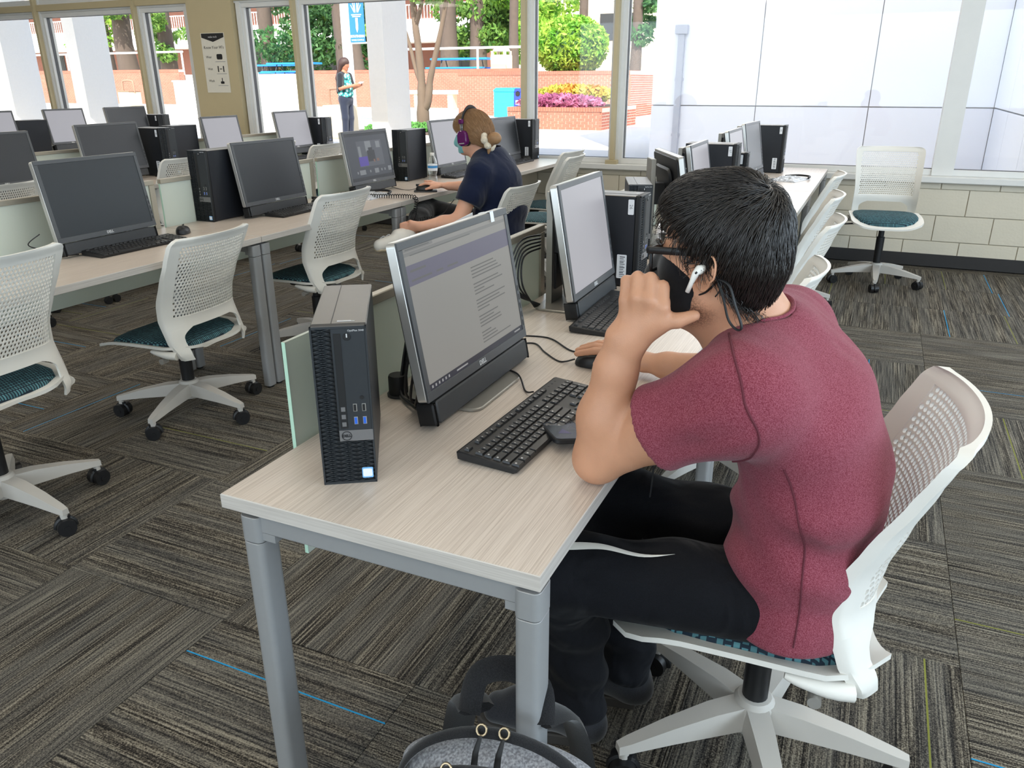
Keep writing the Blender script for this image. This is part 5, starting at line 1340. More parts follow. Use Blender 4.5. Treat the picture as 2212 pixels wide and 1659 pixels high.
def leaves(name, blobs, n, size, mat, parent, seed):
    "n leaf cards scattered in ellipsoid shells"
    rg = np.random.default_rng(seed); w = np.array([b[1][0]*b[1][1]*b[1][2] for b in blobs])**(2/3); w /= w.sum(); pk = rg.choice(len(blobs), n, p=w)
    d = rg.normal(size=(n, 3)); d /= np.linalg.norm(d, axis=1)[:, None]; r = rg.uniform(.55, 1.0, n)**.6
    C = np.array([b[0] for b in blobs])[pk]+d*r[:, None]*np.array([b[1] for b in blobs])[pk]
    a = rg.normal(size=(n, 3)); a /= np.linalg.norm(a, axis=1)[:, None]; b = np.cross(a, rg.normal(size=(n, 3))); b /= np.linalg.norm(b, axis=1)[:, None]
    s = size*rg.uniform(.6, 1.3, n)[:, None]
    V = np.stack([C-a*s, C-b*s*.45+a*s*.1, C+a*s, C+b*s*.45+a*s*.1], 1).reshape(-1, 3); F_ = np.arange(n*4).reshape(-1, 4)
    me = np_mesh(name, V, F_); o = obj(name, me, mat, parent); o['kind'] = 'stuff'; return o
def tree(x, y, z, h, r, label, blobs, n, size, mat, seed, bark=None, lean=0.0):
    t = thing('tree', label, 'tree', (x, y, z), 0, 'trees outside')
    rd = random.Random(seed); m = MB(); pts = [(lean*(k/6)+rd.uniform(-.05, .05)*r*2, rd.uniform(-.05, .05), h*k/6) for k in range(7)]
    m.tube(pts, [r*1.25, r*1.05, r, r*.95, r*.9, r*.8, r*.6], 12); tr = obj('trunk', m.build('trunk', 60), bark or BARK, t)
    for k in range(4):
        a = rd.uniform(0, 6.28); z0 = h*(.62+.09*k); m = MB(); m.tube([(lean*z0/h, 0, z0), (lean*z0/h+.8*math.cos(a), .8*math.sin(a), z0+.5), (lean*z0/h+1.9*math.cos(a), 1.9*math.sin(a), z0+1.0)], [r*.35, r*.22, r*.08], 6); obj('branch', m.build('branch', 60), bark or BARK, t)
    if blobs: leaves('foliage', blobs, n, size, mat, t, seed)
    return t
rt = random.Random(11)
def crown(n, cx, cy, cz, ex, ey, ez, s0, s1): return [((cx+rt.uniform(-ex, ex), cy+rt.uniform(-ey, ey), cz+rt.uniform(-ez, ez)), (rt.uniform(s0, s1), rt.uniform(s0, s1), rt.uniform(s0, s1)*.6)) for _ in range(n)]
GT = 1.85
tree(-52.5, 44, GT, 13, .62, 'thick tree trunk outside between the two left columns, left one', crown(7, 0, 0, 3.4, 2.0, 1.5, 1.5, .7, 1.5), 1500, .20, LEAF3, 1)
tree(-50.2, 44, GT, 13, .60, 'thick tree trunk outside between the left columns, right one', crown(5, 1.5, 0, 3.6, 1.5, 1.5, 1.0, .6, 1.2), 1000, .20, LEAF, 2)
tree(-46.2, 44, GT, 12, .50, 'tree outside just left of the poster pier', crown(6, 1.6, -1, 2.4, 1.8, 1, 1.4, .6, 1.1), 1200, .18, LEAF, 3)
tree(-37.3, 44, GT, 13, .45, 'slim tree outside right of the poster pier', crown(12, 1.0, 0, 2.6, 3.0, 2, 2.2, .8, 1.5), 3200, .20, LEAF2, 4)
tree(-36.0, 46, GT, 13, .42, 'second slim tree outside right of the poster pier', crown(9, 1.5, 1, 3.0, 2.0, 2, 2.0, .8, 1.4), 2400, .20, LEAF, 5)
tree(-31.3, 44, GT, 14, .50, 'brown tree trunk outside behind the standing person', crown(12, -1.2, 2, 2.8, 2.4, 2, 2.4, .9, 1.6), 3600, .20, LEAF2, 6, lean=-.6)
tree(-29.6, 43, GT, 9, .30, 'leaning sunlit tree outside behind the blue banner', crown(5, 0, 2, 1.6, 1.6, 1, 1.4, .7, 1.2), 1500, .18, LEAF3, 7, lean=-.9)
tree(-23.9, 44, GT, 13, .46, 'thick tree trunk outside above the blue picnic table, left one', crown(11, .5, 3, 3.4, 3.0, 1.5, 2.2, .9, 1.7), 4200, .20, LEAF, 8)
tree(-22.5, 45, GT, 13, .44, 'thick tree trunk outside above the blue picnic table, right one', crown(10, 1.6, 3, 3.0, 2.0, 1.5, 2.0, .9, 1.5), 3600, .20, LEAF2, 9)
tree(-19.3, 43, GT, 13, .24, 'thin dark tree trunk outside beside the gold window post', crown(10, -.6, 3, 3.0, 2.0, 1.5, 2.2, .9, 1.5), 3600, .20, LEAF3, 10)
tree(-16.3, 46, GT, 13, .24, 'bare thin trunk outside above the round bush', crown(4, 2.6, 1, 4.6, 1.0, 1, .6, .6, 1.0), 900, .16, LEAF2, 12)
tree(-12.6, 44, GT, 12, .26, 'tree outside at the left edge of the white wall', crown(6, .6, 1, 2.8, .9, 1, 2.0, .6, 1.0), 1600, .18, LEAF2, 13)
# crape myrtle in front: three stems from one root
t = thing('myrtle_tree', 'small grey tree with forked stems in front of the brick wall', 'tree', (-11.0, 18.7, G))
for k, (pts, rr) in enumerate((([(0, 0, 0), (.0, 0, .7), (.0, 0, 1.2), (-.05, 0, 2.0), (-.12, 0, 2.6), (-.25, .1, 3.6)], [.17, .13, .10, .09, .08, .05]), ([(.02, 0, .5), (.17, 0, .75), (.24, 0, 1.2), (.36, 0, 1.6), (.62, 0, 2.4), (.82, 0, 3.2), (.9, 0, 4)], [.11, .10, .085, .07, .06, .05, .04]), ([(-.04, 0, 1.2), (-.2, .05, 1.55), (-.34, .1, 2.0), (-.5, .1, 2.5)], [.06, .05, .045, .03]), ([(-.10, 0, 2.5), (.08, 0, 3.0), (.2, 0, 3.5)], [.06, .05, .04]))):
    m = MB(); m.tube(spline(pts, 3), [rr[min(len(rr)-1, int(i/3))] for i in range(3*(len(pts)-1)+1)], 10); obj('stem', m.build('stem', 60), BARK2, t)
leaves('foliage', crown(7, .2, .3, 3.5, .9, .5, .35, .3, .5), 1500, .07, LEAF, t, 21)
t = thing('grass_patch', 'strip of green grass at the foot of the small tree', 'grass', (-10.9, 18.2, G)); rgn = np.random.default_rng(4)
m = MB(); m.prism(rrect(-1.6, 1.6, -1.0, 1.0, .4), 0, .05, .01); obj('soil', m.build('soil'), BARK, t)
leaves('blades', [((0, 0, .1), (1.5, .9, .12))], 5000, .06, GRASS, t, 5)
# bush and flowers
t = thing('round_bush', 'round bright green bush on the brick planter', 'bush', (-11.6, 31.3, 1.75))
m = MB(); m.tube([(0, 0, -.1), (0, 0, .8)], .12, 8); obj('stem', m.build('stem', 60), BARK, t)
m = MB(); m.lathe([(.01, .15), (.9, .25), (1.22, .8), (1.1, 1.35), (.6, 1.7), (.01, 1.85)], 20); obj('inner_mass', m.build('inner_mass', 180), LEAF2, t)
leaves('foliage', [((0, 0, .95), (1.5, 1.4, 1.12))], 9000, .10, LEAF3, t, 31)
t = thing('flower_bed', 'bed of purple and yellow flowers in the low planter', 'flowers', (-8.05, 22.0, .72))
leaves('purple_blooms', [((0, -1.0, .14), (1.25, .35, .22))], 2400, .09, FLOWP, t, 33)
leaves('yellow_blooms', [((0, .1, .34), (1.2, .5, .26))], 2000, .09, FLOWY, t, 34)
m = MB(); m.prism(rrect(-1.25, 1.25, -1.2, 1.2, .1), 0, .06, .01); obj('soil', m.build('soil'), BARK, t)
# benches, bins, receptacle, picnic tables, rails
for (x, z, w, lb) in ((-19.4, 1.04, 2.7, 'long white stone bench against the brick wall, behind the small tree'), (-15.9, 1.17, 2.3, 'white stone bench against the brick wall beside the blue bins')):
    t = thing('stone_bench', lb, 'bench', (x, 34.2, G), 0, 'stone benches'); hz = z-G
    m = MB(); m.rbox(-w/2, w/2, -.3, .3, hz-.17, hz, .06, .02); obj('seat_slab', m.build('seat_slab'), WHITEO, t)
    for s in (-1, 1): m = MB(); m.box(s*(w/2-.45)-.14, s*(w/2-.45)+.14, -.22, .22, 0, hz-.17, .01); obj('leg', m.build('leg'), BEIGE, t)
t = thing('recycling_bin', 'bright cyan and blue recycling bin outside', 'bin', (-12.45, 27.3, G))
m = MB(); m.box(-.44, .34, -.35, .35, 0, .86, .02); obj('cyan_body', m.build('cyan_body'), BINC, t); m = MB(); m.box(.34, .66, -.35, .35, 0, .86, .02); obj('blue_body', m.build('blue_body'), BIND, t)
m = MB(); m.prism([(-.46, .86), (.36, .86), (.36, .92), (.26, 1.0), (-.36, 1.0), (-.46, .92)], -.36, .36, .01, frame_M((0, 0, 0), (1, 0, 0), (0, 0, 1))); obj('cyan_lid', m.build('cyan_lid'), BINC, t)
m = MB(); m.prism([(.36, .86), (.68, .86), (.68, .90), (.60, .98), (.40, .98), (.36, .93)], -.36, .36, .01, frame_M((0, 0, 0), (1, 0, 0), (0, 0, 1))); obj('blue_lid', m.build('blue_lid'), BIND, t)
m = MB(); m.cyl((.50, .80), .09, .352, .36, 16, 0, frame_M((0, 0, 0), (1, 0, 0), (0, 0, 1))); obj('deposit_hole', m.build('deposit_hole'), BLACKM, t)
m = MB(); m.box(.42, .58, -.358, -.352, .44, .58); obj('bin_label', m.build('bin_label'), PAPER, t)
t = thing('trash_receptacle', 'beige domed trash receptacle on the terrace by the white rail', 'bin', (-18.2, 39, GT))
m = MB(); m.box(-.42, .42, -.4, .4, 0, .82, .03); obj('body', m.build('body'), BEIGE, t)
for sx in (-1, 1):
    for sy in (-1, 1): m = MB(); m.box(sx*.34-.06, sx*.34+.06, sy*.33-.06, sy*.33+.06, .80, 1.0); obj('corner_post', m.build('corner_post'), BEIGE, t)
m = MB(); m.lathe([(.44, .98), (.43, 1.05), (.34, 1.14), (.16, 1.20), (.01, 1.21)], 20); obj('dome', m.build('dome', 50), WHITEO, t)
def picnic(x, y, z, label, rz=0):
    t = thing('picnic_table', label, 'picnic table', (x, y, z), rz, 'blue picnic tables')
    m = MB(); m.box(-1.7, 1.7, -.45, .45, .64, .74, .02); obj('tabletop', m.build('tabletop'), BLUEP, t)
    for s in (-1, 1):
        m = MB(); m.box(-1.7, 1.7, s*.85-.16, s*.85+.16, .20, .28, .02); obj('bench', m.build('bench'), BLUEP, t)
        m = MB(); m.rod((s*1.1, -.85, .22), (s*1.1, .85, .22), .03, 8); m.rod((s*1.1, -.5, 0), (s*1.1, -.2, .66), .03, 8); m.rod((s*1.1, .5, 0), (s*1.1, .2, .66), .03, 8); obj('leg_frame', m.build('leg_frame'), DARKG, t)
picnic(-21.1, 40.2, GT, 'blue picnic table on the terrace behind the white rail'); picnic(-32.3, 40.2, 1.75, 'blue picnic table half hidden behind the standing person'); picnic(-35.3, 42.5, 1.72, 'blue picnic table seen through the narrow window by the pier')
for (x0, x1, z1, lb) in ((-23.2, -14.8, 2.98, 'white pipe railing above the brick wall, centre'), (-52, -38.6, 3.13, 'white pipe railing above the left brick wall')):
    t = thing('pipe_railing', lb, 'railing', ((x0+x1)/2, 37.9, 1.85), 0, 'white railings'); w = (x1-x0)/2; hz = z1-1.85
    m = MB(); m.rod((-w, 0, hz), (w, 0, hz), .06, 10); obj('top_pipe', m.build('top_pipe', 60), WHITEO, t)
    n = int(w*2/2.9)
    for k in range(n+1): m = MB(); m.rod((-w+.1+(2*w-.2)*k/n, 0, 0), (-w+.1+(2*w-.2)*k/n, 0, hz), .055, 10); obj('post', m.build('post', 60), WHITEO, t)
# trash can by the left wall
t = thing('trash_can', 'brown trash can with arched top before the left brick wall', 'trash can', (-38.6, 33.6, G)); BRN = M_('bin_brown', (150, 116, 96), .8)
m = MB(); m.box(-.42, .42, -.4, .4, 0, .75, .03); obj('body', m.build('body'), BEIGE, t)
m = MB(); m.tube(spline([(-.42, 0, .7), (-.42, 0, 1.15), (-.3, 0, 1.32), (.3, 0, 1.32), (.42, 0, 1.15), (.42, 0, .7)], 4), .05, 8); obj('arched_handle', m.build('arched_handle', 60), BRN, t); m = MB(); m.box(-.44, .44, -.42, .42, .75, .80, .01); obj('lid', m.build('lid'), BRN, t)
# bench and planter stump near the standing person
t = thing('concrete_bin', 'speckled concrete litter bin beside the standing person', 'bin', (-11.35, 15.6, G))
m = MB(); m.box(-.28, .28, -.28, .28, 0, .72, .02); obj('body', m.build('body'), BEIGE, t); m = MB(); m.tube(spline([(-.26, 0, .7), (-.26, 0, 1.0), (-.2, 0, 1.06), (.2, 0, 1.06), (.26, 0, 1.0), (.26, 0, .7)], 4), .025, 8); obj('arched_handle', m.build('arched_handle', 60), BRN, t)
# lamp pole with banner
t = thing('banner_pole', 'white lamp pole carrying a blue banner with white emblem', 'banner pole', (-15.55, 22, G))
m = MB(); m.tube([(0, 0, 0), (0, 0, 7)], [.17, .13], 16); obj('pole', m.build('pole', 60), WHITEO, t); m = MB(); m.cyl((0, 0), .26, 0, .25, 16, .02); obj('pole_base', m.build('pole_base', 40), WHITEO, t)
for z in (2.33, 3.86): m = MB(); m.rod((.1, 0, z), (.72, 0, z), .025, 8); obj('banner_arm', m.build('banner_arm', 60), WHITEO, t)
Mb = frame_M((.43, -.02, 2.35), (1, 0, 0), (0, 0, 1))
m = MB(); m.box(-.27, .27, 0, 1.48, 0, .012, 0, Mb); bn = obj('banner', m.build('banner'), BANNER, t)
m = MB()
for k in range(3):
    for s in (-1, 1):
        x1 = s*(.05+.065*k); m.add([Mb @ Vector(p) for p in ((s*.02+x1*.25-.013, .83, .014), (s*.02+x1*.25+.013, .83, .014), (x1+.012, 1.20-.08*k, .014), (x1-.012, 1.20-.08*k, .014))], [(0, 1, 2, 3)])
for k, z in enumerate((.755, .705)): m.box(-.18+.035*k, .18-.035*k, z, z+.026, .012, .015, 0, Mb)
m.prism([(-.04, .68), (-.04, .38), (0, .27), (.04, .38), (.04, .68)], .012, .015, 0, Mb)
o = obj('emblem', m.build('emblem'), WHITEO, bn); o['kind'] = 'stuff'
text('banner_lettering', 'SOUTHERN', .098, WHITEO, bn, Mb @ Matrix.Translation((0, .165, .016)), bold=.003); text('banner_lettering', 'WAKE CAMPUS', .066, WHITEO, bn, Mb @ Matrix.Translation((0, .06, .016)))
# building behind the trees
t = thing('campus_building', 'brick campus building with white bands and balcony railings behind the trees', 'building', (-62, 60, 1.85)); BRK2 = M_('building_brick', (128, 84, 70), .9, 0, .15, 2)
m = MB(); m.box(-30, 31, 2.5, 14, 0, 14); obj('brick_body', m.build('brick_body'), BRK2, t)
for z in (2.6, 7.6, 12.4): m = MB(); m.box(-30, 31, 0, 2.6, z, z+1.7); obj('white_band', m.build('white_band'), WHITEO, t)
for z in (4.3, 9.3):
    m = MB(); x = -30
    while x < 31: m.box(x, x+.05, .1, .14, z, z+1.0); x += .28
    m.box(-30, 31, .08, .16, z+1.0, z+1.08); o = obj('balcony_railing', m.build('balcony_railing'), WHITEO, t); o['kind'] = 'stuff'
for k in range(9):
    m = MB(); m.box(-28+7*k, -25.5+7*k, 2.42, 2.5, .1, 2.3, .02); f = obj('window', m.build('window'), DARKG, t)
    m = MB(); m.box(-27.8+7*k, -26.8+7*k, 2.40, 2.42, .3, 2.1); obj('pane', m.build('pane'), SCREEN_OFF, f); m = MB(); m.box(-26.7+7*k, -25.7+7*k, 2.40, 2.42, .3, 2.1); obj('pane', m.build('pane'), SCREEN_OFF, f)
t = thing('campus_building', 'pale building glimpsed behind the trees on the right', 'building', (-14, 66, 1.85))
m = MB(); m.box(-16, 16, 0, 10, 0, 9); obj('body', m.build('body'), BEIGE, t); m = MB(); m.box(-16.5, 16.5, -.5, 10, 9, 9.6); obj('roof', m.build('roof'), WHITEO, t)
for k in range(5): m = MB(); m.box(-14+6*k, -11+6*k, -.05, .02, 2.6, 4.6); obj('window', m.build('window'), DARKG, t)
# poster on the pier
t = thing('wall_poster', 'white poster about wearing masks, waiting and washing, on the pier', 'poster', (-6.70, Y1-.021, 1.30))
Mp = frame_M((0, -.002, 0), (1, 0, 0), (0, 0, 1)); OFFW = M_('poster_paper', (224, 218, 204), .6)
m = MB(); m.box(-.165, .165, 0, .60, -.001, .0, 0, Mp); obj('sheet', m.build('sheet'), OFFW, t)
m = MB(); m.prism([(-.155, .595), (-.155, .555), (0, .51), (.155, .555), (.155, .595)], 0, .001, 0, Mp); hd = obj('header_flag', m.build('header_flag'), TXTD, t)
text('header_lettering', 'wake tech', .03, TXTW, hd, Mp @ Matrix.Translation((0, .56, .0016)))
text('title_lettering', "Know Your W's", .042, TXTD, t, Mp @ Matrix.Translation((0, .455, .001)))
for k, (w_, z) in enumerate((('Wear', .36), ('Wait', .24), ('Wash', .12))):
    text('line_lettering', w_, .034, TXTD, t, Mp @ Matrix.Translation((-.085, z, .001)))
    m = MB()
    if k == 0: m.prism(rrect(.025, .105, z-.025, z+.03, .015), 0, .001, 0, Mp)
    elif k == 1: m.box(.02, .035, z-.03, z+.03, 0, .001, 0, Mp); m.box(.095, .11, z-.03, z+.03, 0, .001, 0, Mp); m.box(.05, .08, z-.004, z+.004, 0, .001, 0, Mp)
    else: m.prism(rrect(.04, .09, z-.03, z-.005, .008), 0, .001, 0, Mp); m.box(.06, .07, z-.005, z+.03, 0, .001, 0, Mp)
    obj('pictogram', m.build('pictogram'), TXTD, t)
    m = MB(); m.box(.0, .14, z-.05, z-.046, 0, .0008, 0, Mp); obj('caption_line', m.build('caption_line'), PAPERTXT, t)

# ---------------------------------------------------------------- the person with headphones in the second row
NAVY = m_fabric('navy_cotton', (15, 22, 44), (26, 34, 60), 700, .95, .2, .45, .15); LEGG = m_fabric('black_leggings', (16, 16, 18), (28, 28, 31), 500, .9, .15, .4, .2)
TEALM = m_fabric('teal_mask', (98, 168, 172), (130, 190, 192), 600, .9, .2); PURP = M_('purple_plastic', (88, 18, 82), .18, coat=.5); SCRUN = m_fabric('cream_scrunchie', (196, 182, 158), (226, 214, 194), 200, .9, .5)
WSHOE = M_('white_shoe', (228, 224, 218), .6); CUFF = M_('cuff_black', (20, 18, 20), .6)
def woman():
    L0 = np.array((-2.15, 4.40, 0.)); t = thing('person', 'person in a navy t-shirt with purple headphones at the second row', 'person', tuple(L0))
    h = Head((-2.222, 4.335, 1.115), R(10), R(-6), R(2), .97)
    shL, elL, wrL = (-2.11, 4.205, .905), (-2.195, 4.095, .640), (-2.385, 3.965, .612)
    shR, elR, wrR = (-2.13, 4.585, .905), (-2.30, 4.665, .765), (-2.515, 4.565, .770)
    hipL, hipR, knL, knR, anL, anR = (-2.09, 4.31, .51), (-2.09, 4.51, .52), (-2.50, 4.16, .50), (-2.64, 4.50, .625), (-2.47, 4.20, .10), (-2.455, 3.985, .575)
    b = Vol((-2.78, 3.86, .02), (-1.90, 4.80, 1.30), .0062)
    head_sdf(b, h); b.cap(h(-.035, 0, -.05), (-2.135, 4.375, .985), .050, .056, .04); b.cap(h(.015, 0, -.08), (-2.16, 4.37, .96), .036, .05, .04)
    b.ecap((-2.13, 4.385, .95), (-2.09, 4.395, .83), (.150, .075), (.155, .11), (0, 1, 0), .05); b.ecap((-2.09, 4.395, .83), (-2.07, 4.41, .54), (.155, .11), (.165, .12), (0, 1, 0), .05)
    b.cap((-2.13, 4.36, .95), shL, .055, .055, .05); b.cap((-2.13, 4.41, .95), shR, .055, .055, .05)
    b.cap(shL, elL, .055, .044, .03); b.cap(elL, (-2.27, 4.045, .628), .044, .043, .02); b.cap((-2.27, 4.045, .628), wrL, .043, .027, .02)
    # left hand holding the ankle: four fingers over the front, thumb on top
    pm = (-2.430, 3.935, .617); b.ecap(wrL, pm, (.028, .020), (.038, .018), (.3, -.4, .8), .02)
    for i in range(4):
        dz = .026-.016*i; m0 = (-2.452, 3.922, .610+dz); m1 = (-2.482, 3.915, .600+dz*1.0); m2 = (-2.492, 3.94, .586+dz)
        b.cap(m0, m1, .0105, .0098, .004); b.cap(m1, m2, .0095, .008, .003)
    b.cap((-2.405, 3.945, .632), (-2.440, 3.955, .640), .012, .0105, .01); b.cap((-2.440, 3.955, .640), (-2.468, 3.965, .632), .0105, .0085, .004)
    b.cap(shR, elR, .055, .043, .03); b.cap(elR, (-2.38, 4.63, .768), .043, .041, .02); b.cap((-2.38, 4.63, .768), wrR, .041, .026, .02)
    b.ecap(wrR, (-2.60, 4.520, .783), (.027, .018), (.037, .015), (.4, 1, 0), .018)
    for i, dy in enumerate((-.030, -.010, .010, .029)):
        m0 = (-2.598-.004*(i in (1, 2)), 4.52+dy, .784); p0 = (-2.634, 4.508+dy*1.1, .792-.002*i+(.012 if i == 3 else 0)); t0 = (-2.675-.008*(i in (1, 2)), 4.498+dy*1.2, .778+(.02 if i == 3 else 0))
        b.cap(m0, p0, .0098, .009, .004); b.cap(p0, t0, .0088, .0074, .003)
    b.cap((-2.555, 4.505, .772), (-2.598, 4.472, .766), .013, .0105, .01); b.cap((-2.598, 4.472, .766), (-2.63, 4.466, .757), .0105, .0082, .004)
    for (a, k_, n_) in ((hipL, knL, anL), (hipR, knR, anR)): b.cap(a, k_, .080, .052, .04); b.cap(k_, n_, .050, .036, .03)
    b.cap(anR, (-2.475, 3.92, .56), .034, .032, .02); b.cap(anL, (-2.58, 4.18, .06), .034, .03, .02)
    obj('body', b.mesh('body', L0), SKINW, t)
    def part(name, m_, mat, sm=180, parent=t): m_.v = [tuple(np.array(v)-L0) for v in m_.v]; return obj(name, m_.build(name, sm), mat, parent)
    for s1 in (1, -1):
        m_ = MB(); m_.lathe([(.0005, .011), (.006, .0095), (.010, .005), (.011, 0), (.010, -.005), (.006, -.0095), (.0005, -.011)], 12, Matrix.Translation(h(.074, s1*.030, .0))); part('eye', m_, EYEW)
        m_ = MB(); m_.tube([h(.080, s1*.050, .022), h(.093, s1*.036, .027), h(.097, s1*.014, .022)], [.002, .0032, .0025], 6); part('eyebrow', m_, HAIRB)
    v = Vol((-2.42, 4.0, .44), (-1.90, 4.80, 1.04), .0062)
    v.ecap((-2.128, 4.385, .962), (-2.09, 4.395, .84), (.168, .088), (.180, .128), (0, 1, 0), .05); v.ecap((-2.09, 4.395, .84), (-2.07, 4.41, .67), (.180, .128), (.190, .140), (0, 1, 0), .06); v.ecap((-2.07, 4.41, .67), (-2.075, 4.415, .51), (.190, .140), (.20, .145), (0, 1, 0), .05)
    v.cap((-2.13, 4.36, .965), shL, .062, .070, .06); v.cap((-2.13, 4.41, .965), shR, .062, .070, .06)
    hemL, hemR = np.array((-2.155, 4.135, .735)), np.array((-2.245, 4.642, .81))
    v.ecap(shL, hemL, (.074, .070), (.086, .084), (0, 1, 0), .04); v.ecap(shR, hemR, (.072, .070), (.076, .074), (0, 1, 0), .04)
    def plane(p, n_):
        p = np.array(p, float); n_ = np.array(n_, float)/np.linalg.norm(n_); return lambda X, Y, Z: -((X-p[0])*n_[0]+(Y-p[1])*n_[1]+(Z-p[2])*n_[2])
    v.op(plane(hemL, hemL-np.array(shL)), (-2.35, 3.9, .58), (-2.06, 4.20, .74), 0, 'sub'); v.op(plane(hemR, hemR-np.array(shR)), (-2.45, 4.60, .60), (-2.235, 4.9, .84), 0, 'sub')
    nk = np.array((-2.175, 4.366, 1.005)); v.cap(nk, nk+np.array((-.03, 0, .08)), .056, .066, .012, 'sub')
    v.op(lambda X, Y, Z: (Z-.475)+0*X+0*Y, (-2.5, 3.9, .40), (-1.8, 4.9, .47), 0, 'sub')
    obj('t_shirt', v.mesh('t_shirt', L0, lambda V: V+np.stack([.006*np.sin(38*V[:, 2]+13*V[:, 1])*np.clip((.86-V[:, 2])/.1, 0, 1), .004*np.sin(45*V[:, 2]+9*V[:, 0]), 0*V[:, 0]], 1)), NAVY, t)
    v = Vol((-2.80, 3.90, .06), (-1.90, 4.72, .72), .0065)
    v.ecap((-2.07, 4.41, .60), (-2.08, 4.415, .52), (.185, .125), (.19, .125), (0, 1, 0), .05)
    v.cap(hipL, knL, .095, .066, .05); v.cap(knL, (anL[0], anL[1], .12), .063, .043, .03); v.cap(hipR, knR, .092, .068, .05); v.cap(knR, (-2.53, 4.20, .615), .066, .058, .03); v.cap((-2.53, 4.20, .615), (-2.462, 4.015, .582), .058, .043, .03)
    obj('leggings', v.mesh('leggings', L0), LEGG, t)
    # shoes
    v = Vol((-2.64, 3.60, .44), (-2.36, 4.02, .66), .005); v.cap((-2.450, 3.945, .555), (-2.475, 3.89, .545), .040, .040, .02); v.cap((-2.475, 3.89, .545), (-2.525, 3.745, .53), .042, .035, .03); v.cap((-2.455, 3.95, .575), (-2.49, 3.88, .570), .034, .032, .02)
    sh = obj('shoe', v.mesh('shoe', L0), WSHOE, t); m_ = MB(); m_.tube(spline([(-2.44, 3.955, .520), (-2.475, 3.88, .508), (-2.515, 3.78, .503), (-2.535, 3.725, .510)], 4), [.030]*4+[.036]*4+[.034]*4+[.022], 10, flat=.45); part('sole', m_, BEIGE, 60, sh)
    for k in range(4): m_ = MB(); m_.tube(spline([(-2.455-.016*k, 3.895-.035*k, .572-.004*k), (-2.488-.014*k, 3.905-.035*k, .588-.005*k), (-2.52-.012*k, 3.90-.035*k, .568-.004*k)], 4), .0028, 5); part('lace', m_, PAPER, 180, sh)
    v = Vol((-2.72, 4.08, -.01), (-2.38, 4.30, .16), .006); v.cap((-2.44, 4.20, .05), (-2.47, 4.20, .09), .042, .042, .02); v.cap((-2.47, 4.20, .055), (-2.62, 4.17, .045), .042, .035, .03); obj('shoe', v.mesh('shoe', L0), WSHOE, t)
    # mask
    mv = Vol(h(.03, 0, -.06)-.12, h(.03, 0, -.06)+.12, .0045); head_sdf(mv, h, True, .005, True); mv.cap(h(.09, 0, -.01), h(.118, 0, -.05), .014, .020, .03)
    X, Y, Z = np.meshgrid(*mv.ax, indexing='ij'); lf, ls, lu = h.loc(np.stack([X, Y, Z], -1))
    for q in ((.030+.15*np.abs(lu+.05)-lf)*.9, (lu-.002-.25*(lf-.06))*.9, -(lu+.112)*.9): mv.phi = np.maximum(mv.phi, q.astype(f32))
    obj('face_mask', mv.mesh('face_mask', L0), TEALM, t)
    for z in (-.012, -.08): m_ = MB(); m_.tube(spline([h(.035, .062, z), h(.01, .074, z*.6-.01), h(-.012, .080, -.015)], 5), .0014, 5); part('mask_strap', m_, PAPER)
    # hair
    hv = Vol(h(-.03, 0, .0)-.2, h(-.03, 0, .0)+.2, .0055); hv.ell(h(-.014, 0, .036), h.ax, (.112, .090, .100), .02); hv.ell(h(-.055, 0, .0), h.ax, (.085, .084, .09), .04); hv.cap(h(-.09, .01, -.02), h(-.125, .02, -.055), .055, .030, .05); hv.ell(h(.035, .0, .055), h.ax, (.068, .084, .060), .03)
    X, Y, Z = np.meshgrid(*hv.ax, indexing='ij'); lf, ls, lu = h.loc(np.stack([X, Y, Z], -1))
    fx = [-.2, -.12, -.09, -.06, -.035, 0, .03, .05, .075, .10, .2]; ux_ = [-.13, -.12, -.09, -.065, -.055, -.050, -.030, -.002, .02, .045, .05]
    hv.phi = np.maximum(hv.phi, ((np.interp(lf, fx, ux_)-lu)*.7).astype(f32)); hm = hv.mesh('hair', L0); hr = obj('hair', hm, HAIRB, t)
    nv = len(hm.vertices); V = np.zeros(nv*3, f32); hm.vertices.foreach_get('co', V); V = V.reshape(-1, 3).astype(float)+L0; Nn = np.zeros(nv*3, f32); hm.vertices.foreach_get('normal', Nn); Nn = Nn.reshape(-1, 3).astype(float)
    lf, ls, lu = h.loc(V); outer = np.nonzero((lu > np.interp(lf, fx, ux_)+.006))[0]; rg = np.random.default_rng(8); pk = rg.choice(outer, 1800); tail = h(-.125, .02, -.055)
    def proj(P):
        i0 = np.round(np.clip((P-hv.lo)/hv.h, 1, np.array(hv.phi.shape)-2.001)).astype(int); a, b_, c_ = i0.T; g = np.stack([hv.phi[a+1, b_, c_]-hv.phi[a-1, b_, c_], hv.phi[a, b_+1, c_]-hv.phi[a, b_-1, c_], hv.phi[a, b_, c_+1]-hv.phi[a, b_, c_-1]], 1)
        g = g/(np.linalg.norm(g, axis=1)[:, None]+1e-9); d = hv.phi[a, b_, c_]+((P-(hv.lo+i0*hv.h))*g).sum(1); return P-g*np.clip(d-.001, -.01, .01)[:, None], g
    Vs, Fs = strands(V[pk], Nn[pk], lambda P: (tail-P)/(np.linalg.norm(tail-P, axis=1)[:, None]+1e-6), 5, .05, .002, .0012, .10, rg, proj); ho = obj('hair_strands', np_mesh('hair_strands', Vs-L0, Fs), HAIRB, hr); ho['kind'] = 'stuff'
    v = Vol(h(-.16, .02, -.06)-.09, h(-.16, .02, -.06)+.09, .005); v.ell(h(-.190, .03, -.042), (h.F, h.S, h.U), (.044, .036, .036), .01); v.cap(h(-.155, .03, -.07), h(-.145, .04, -.125), .024, .007, .01); obj('hair_bun', v.mesh('hair_bun', L0), HAIRB, t)
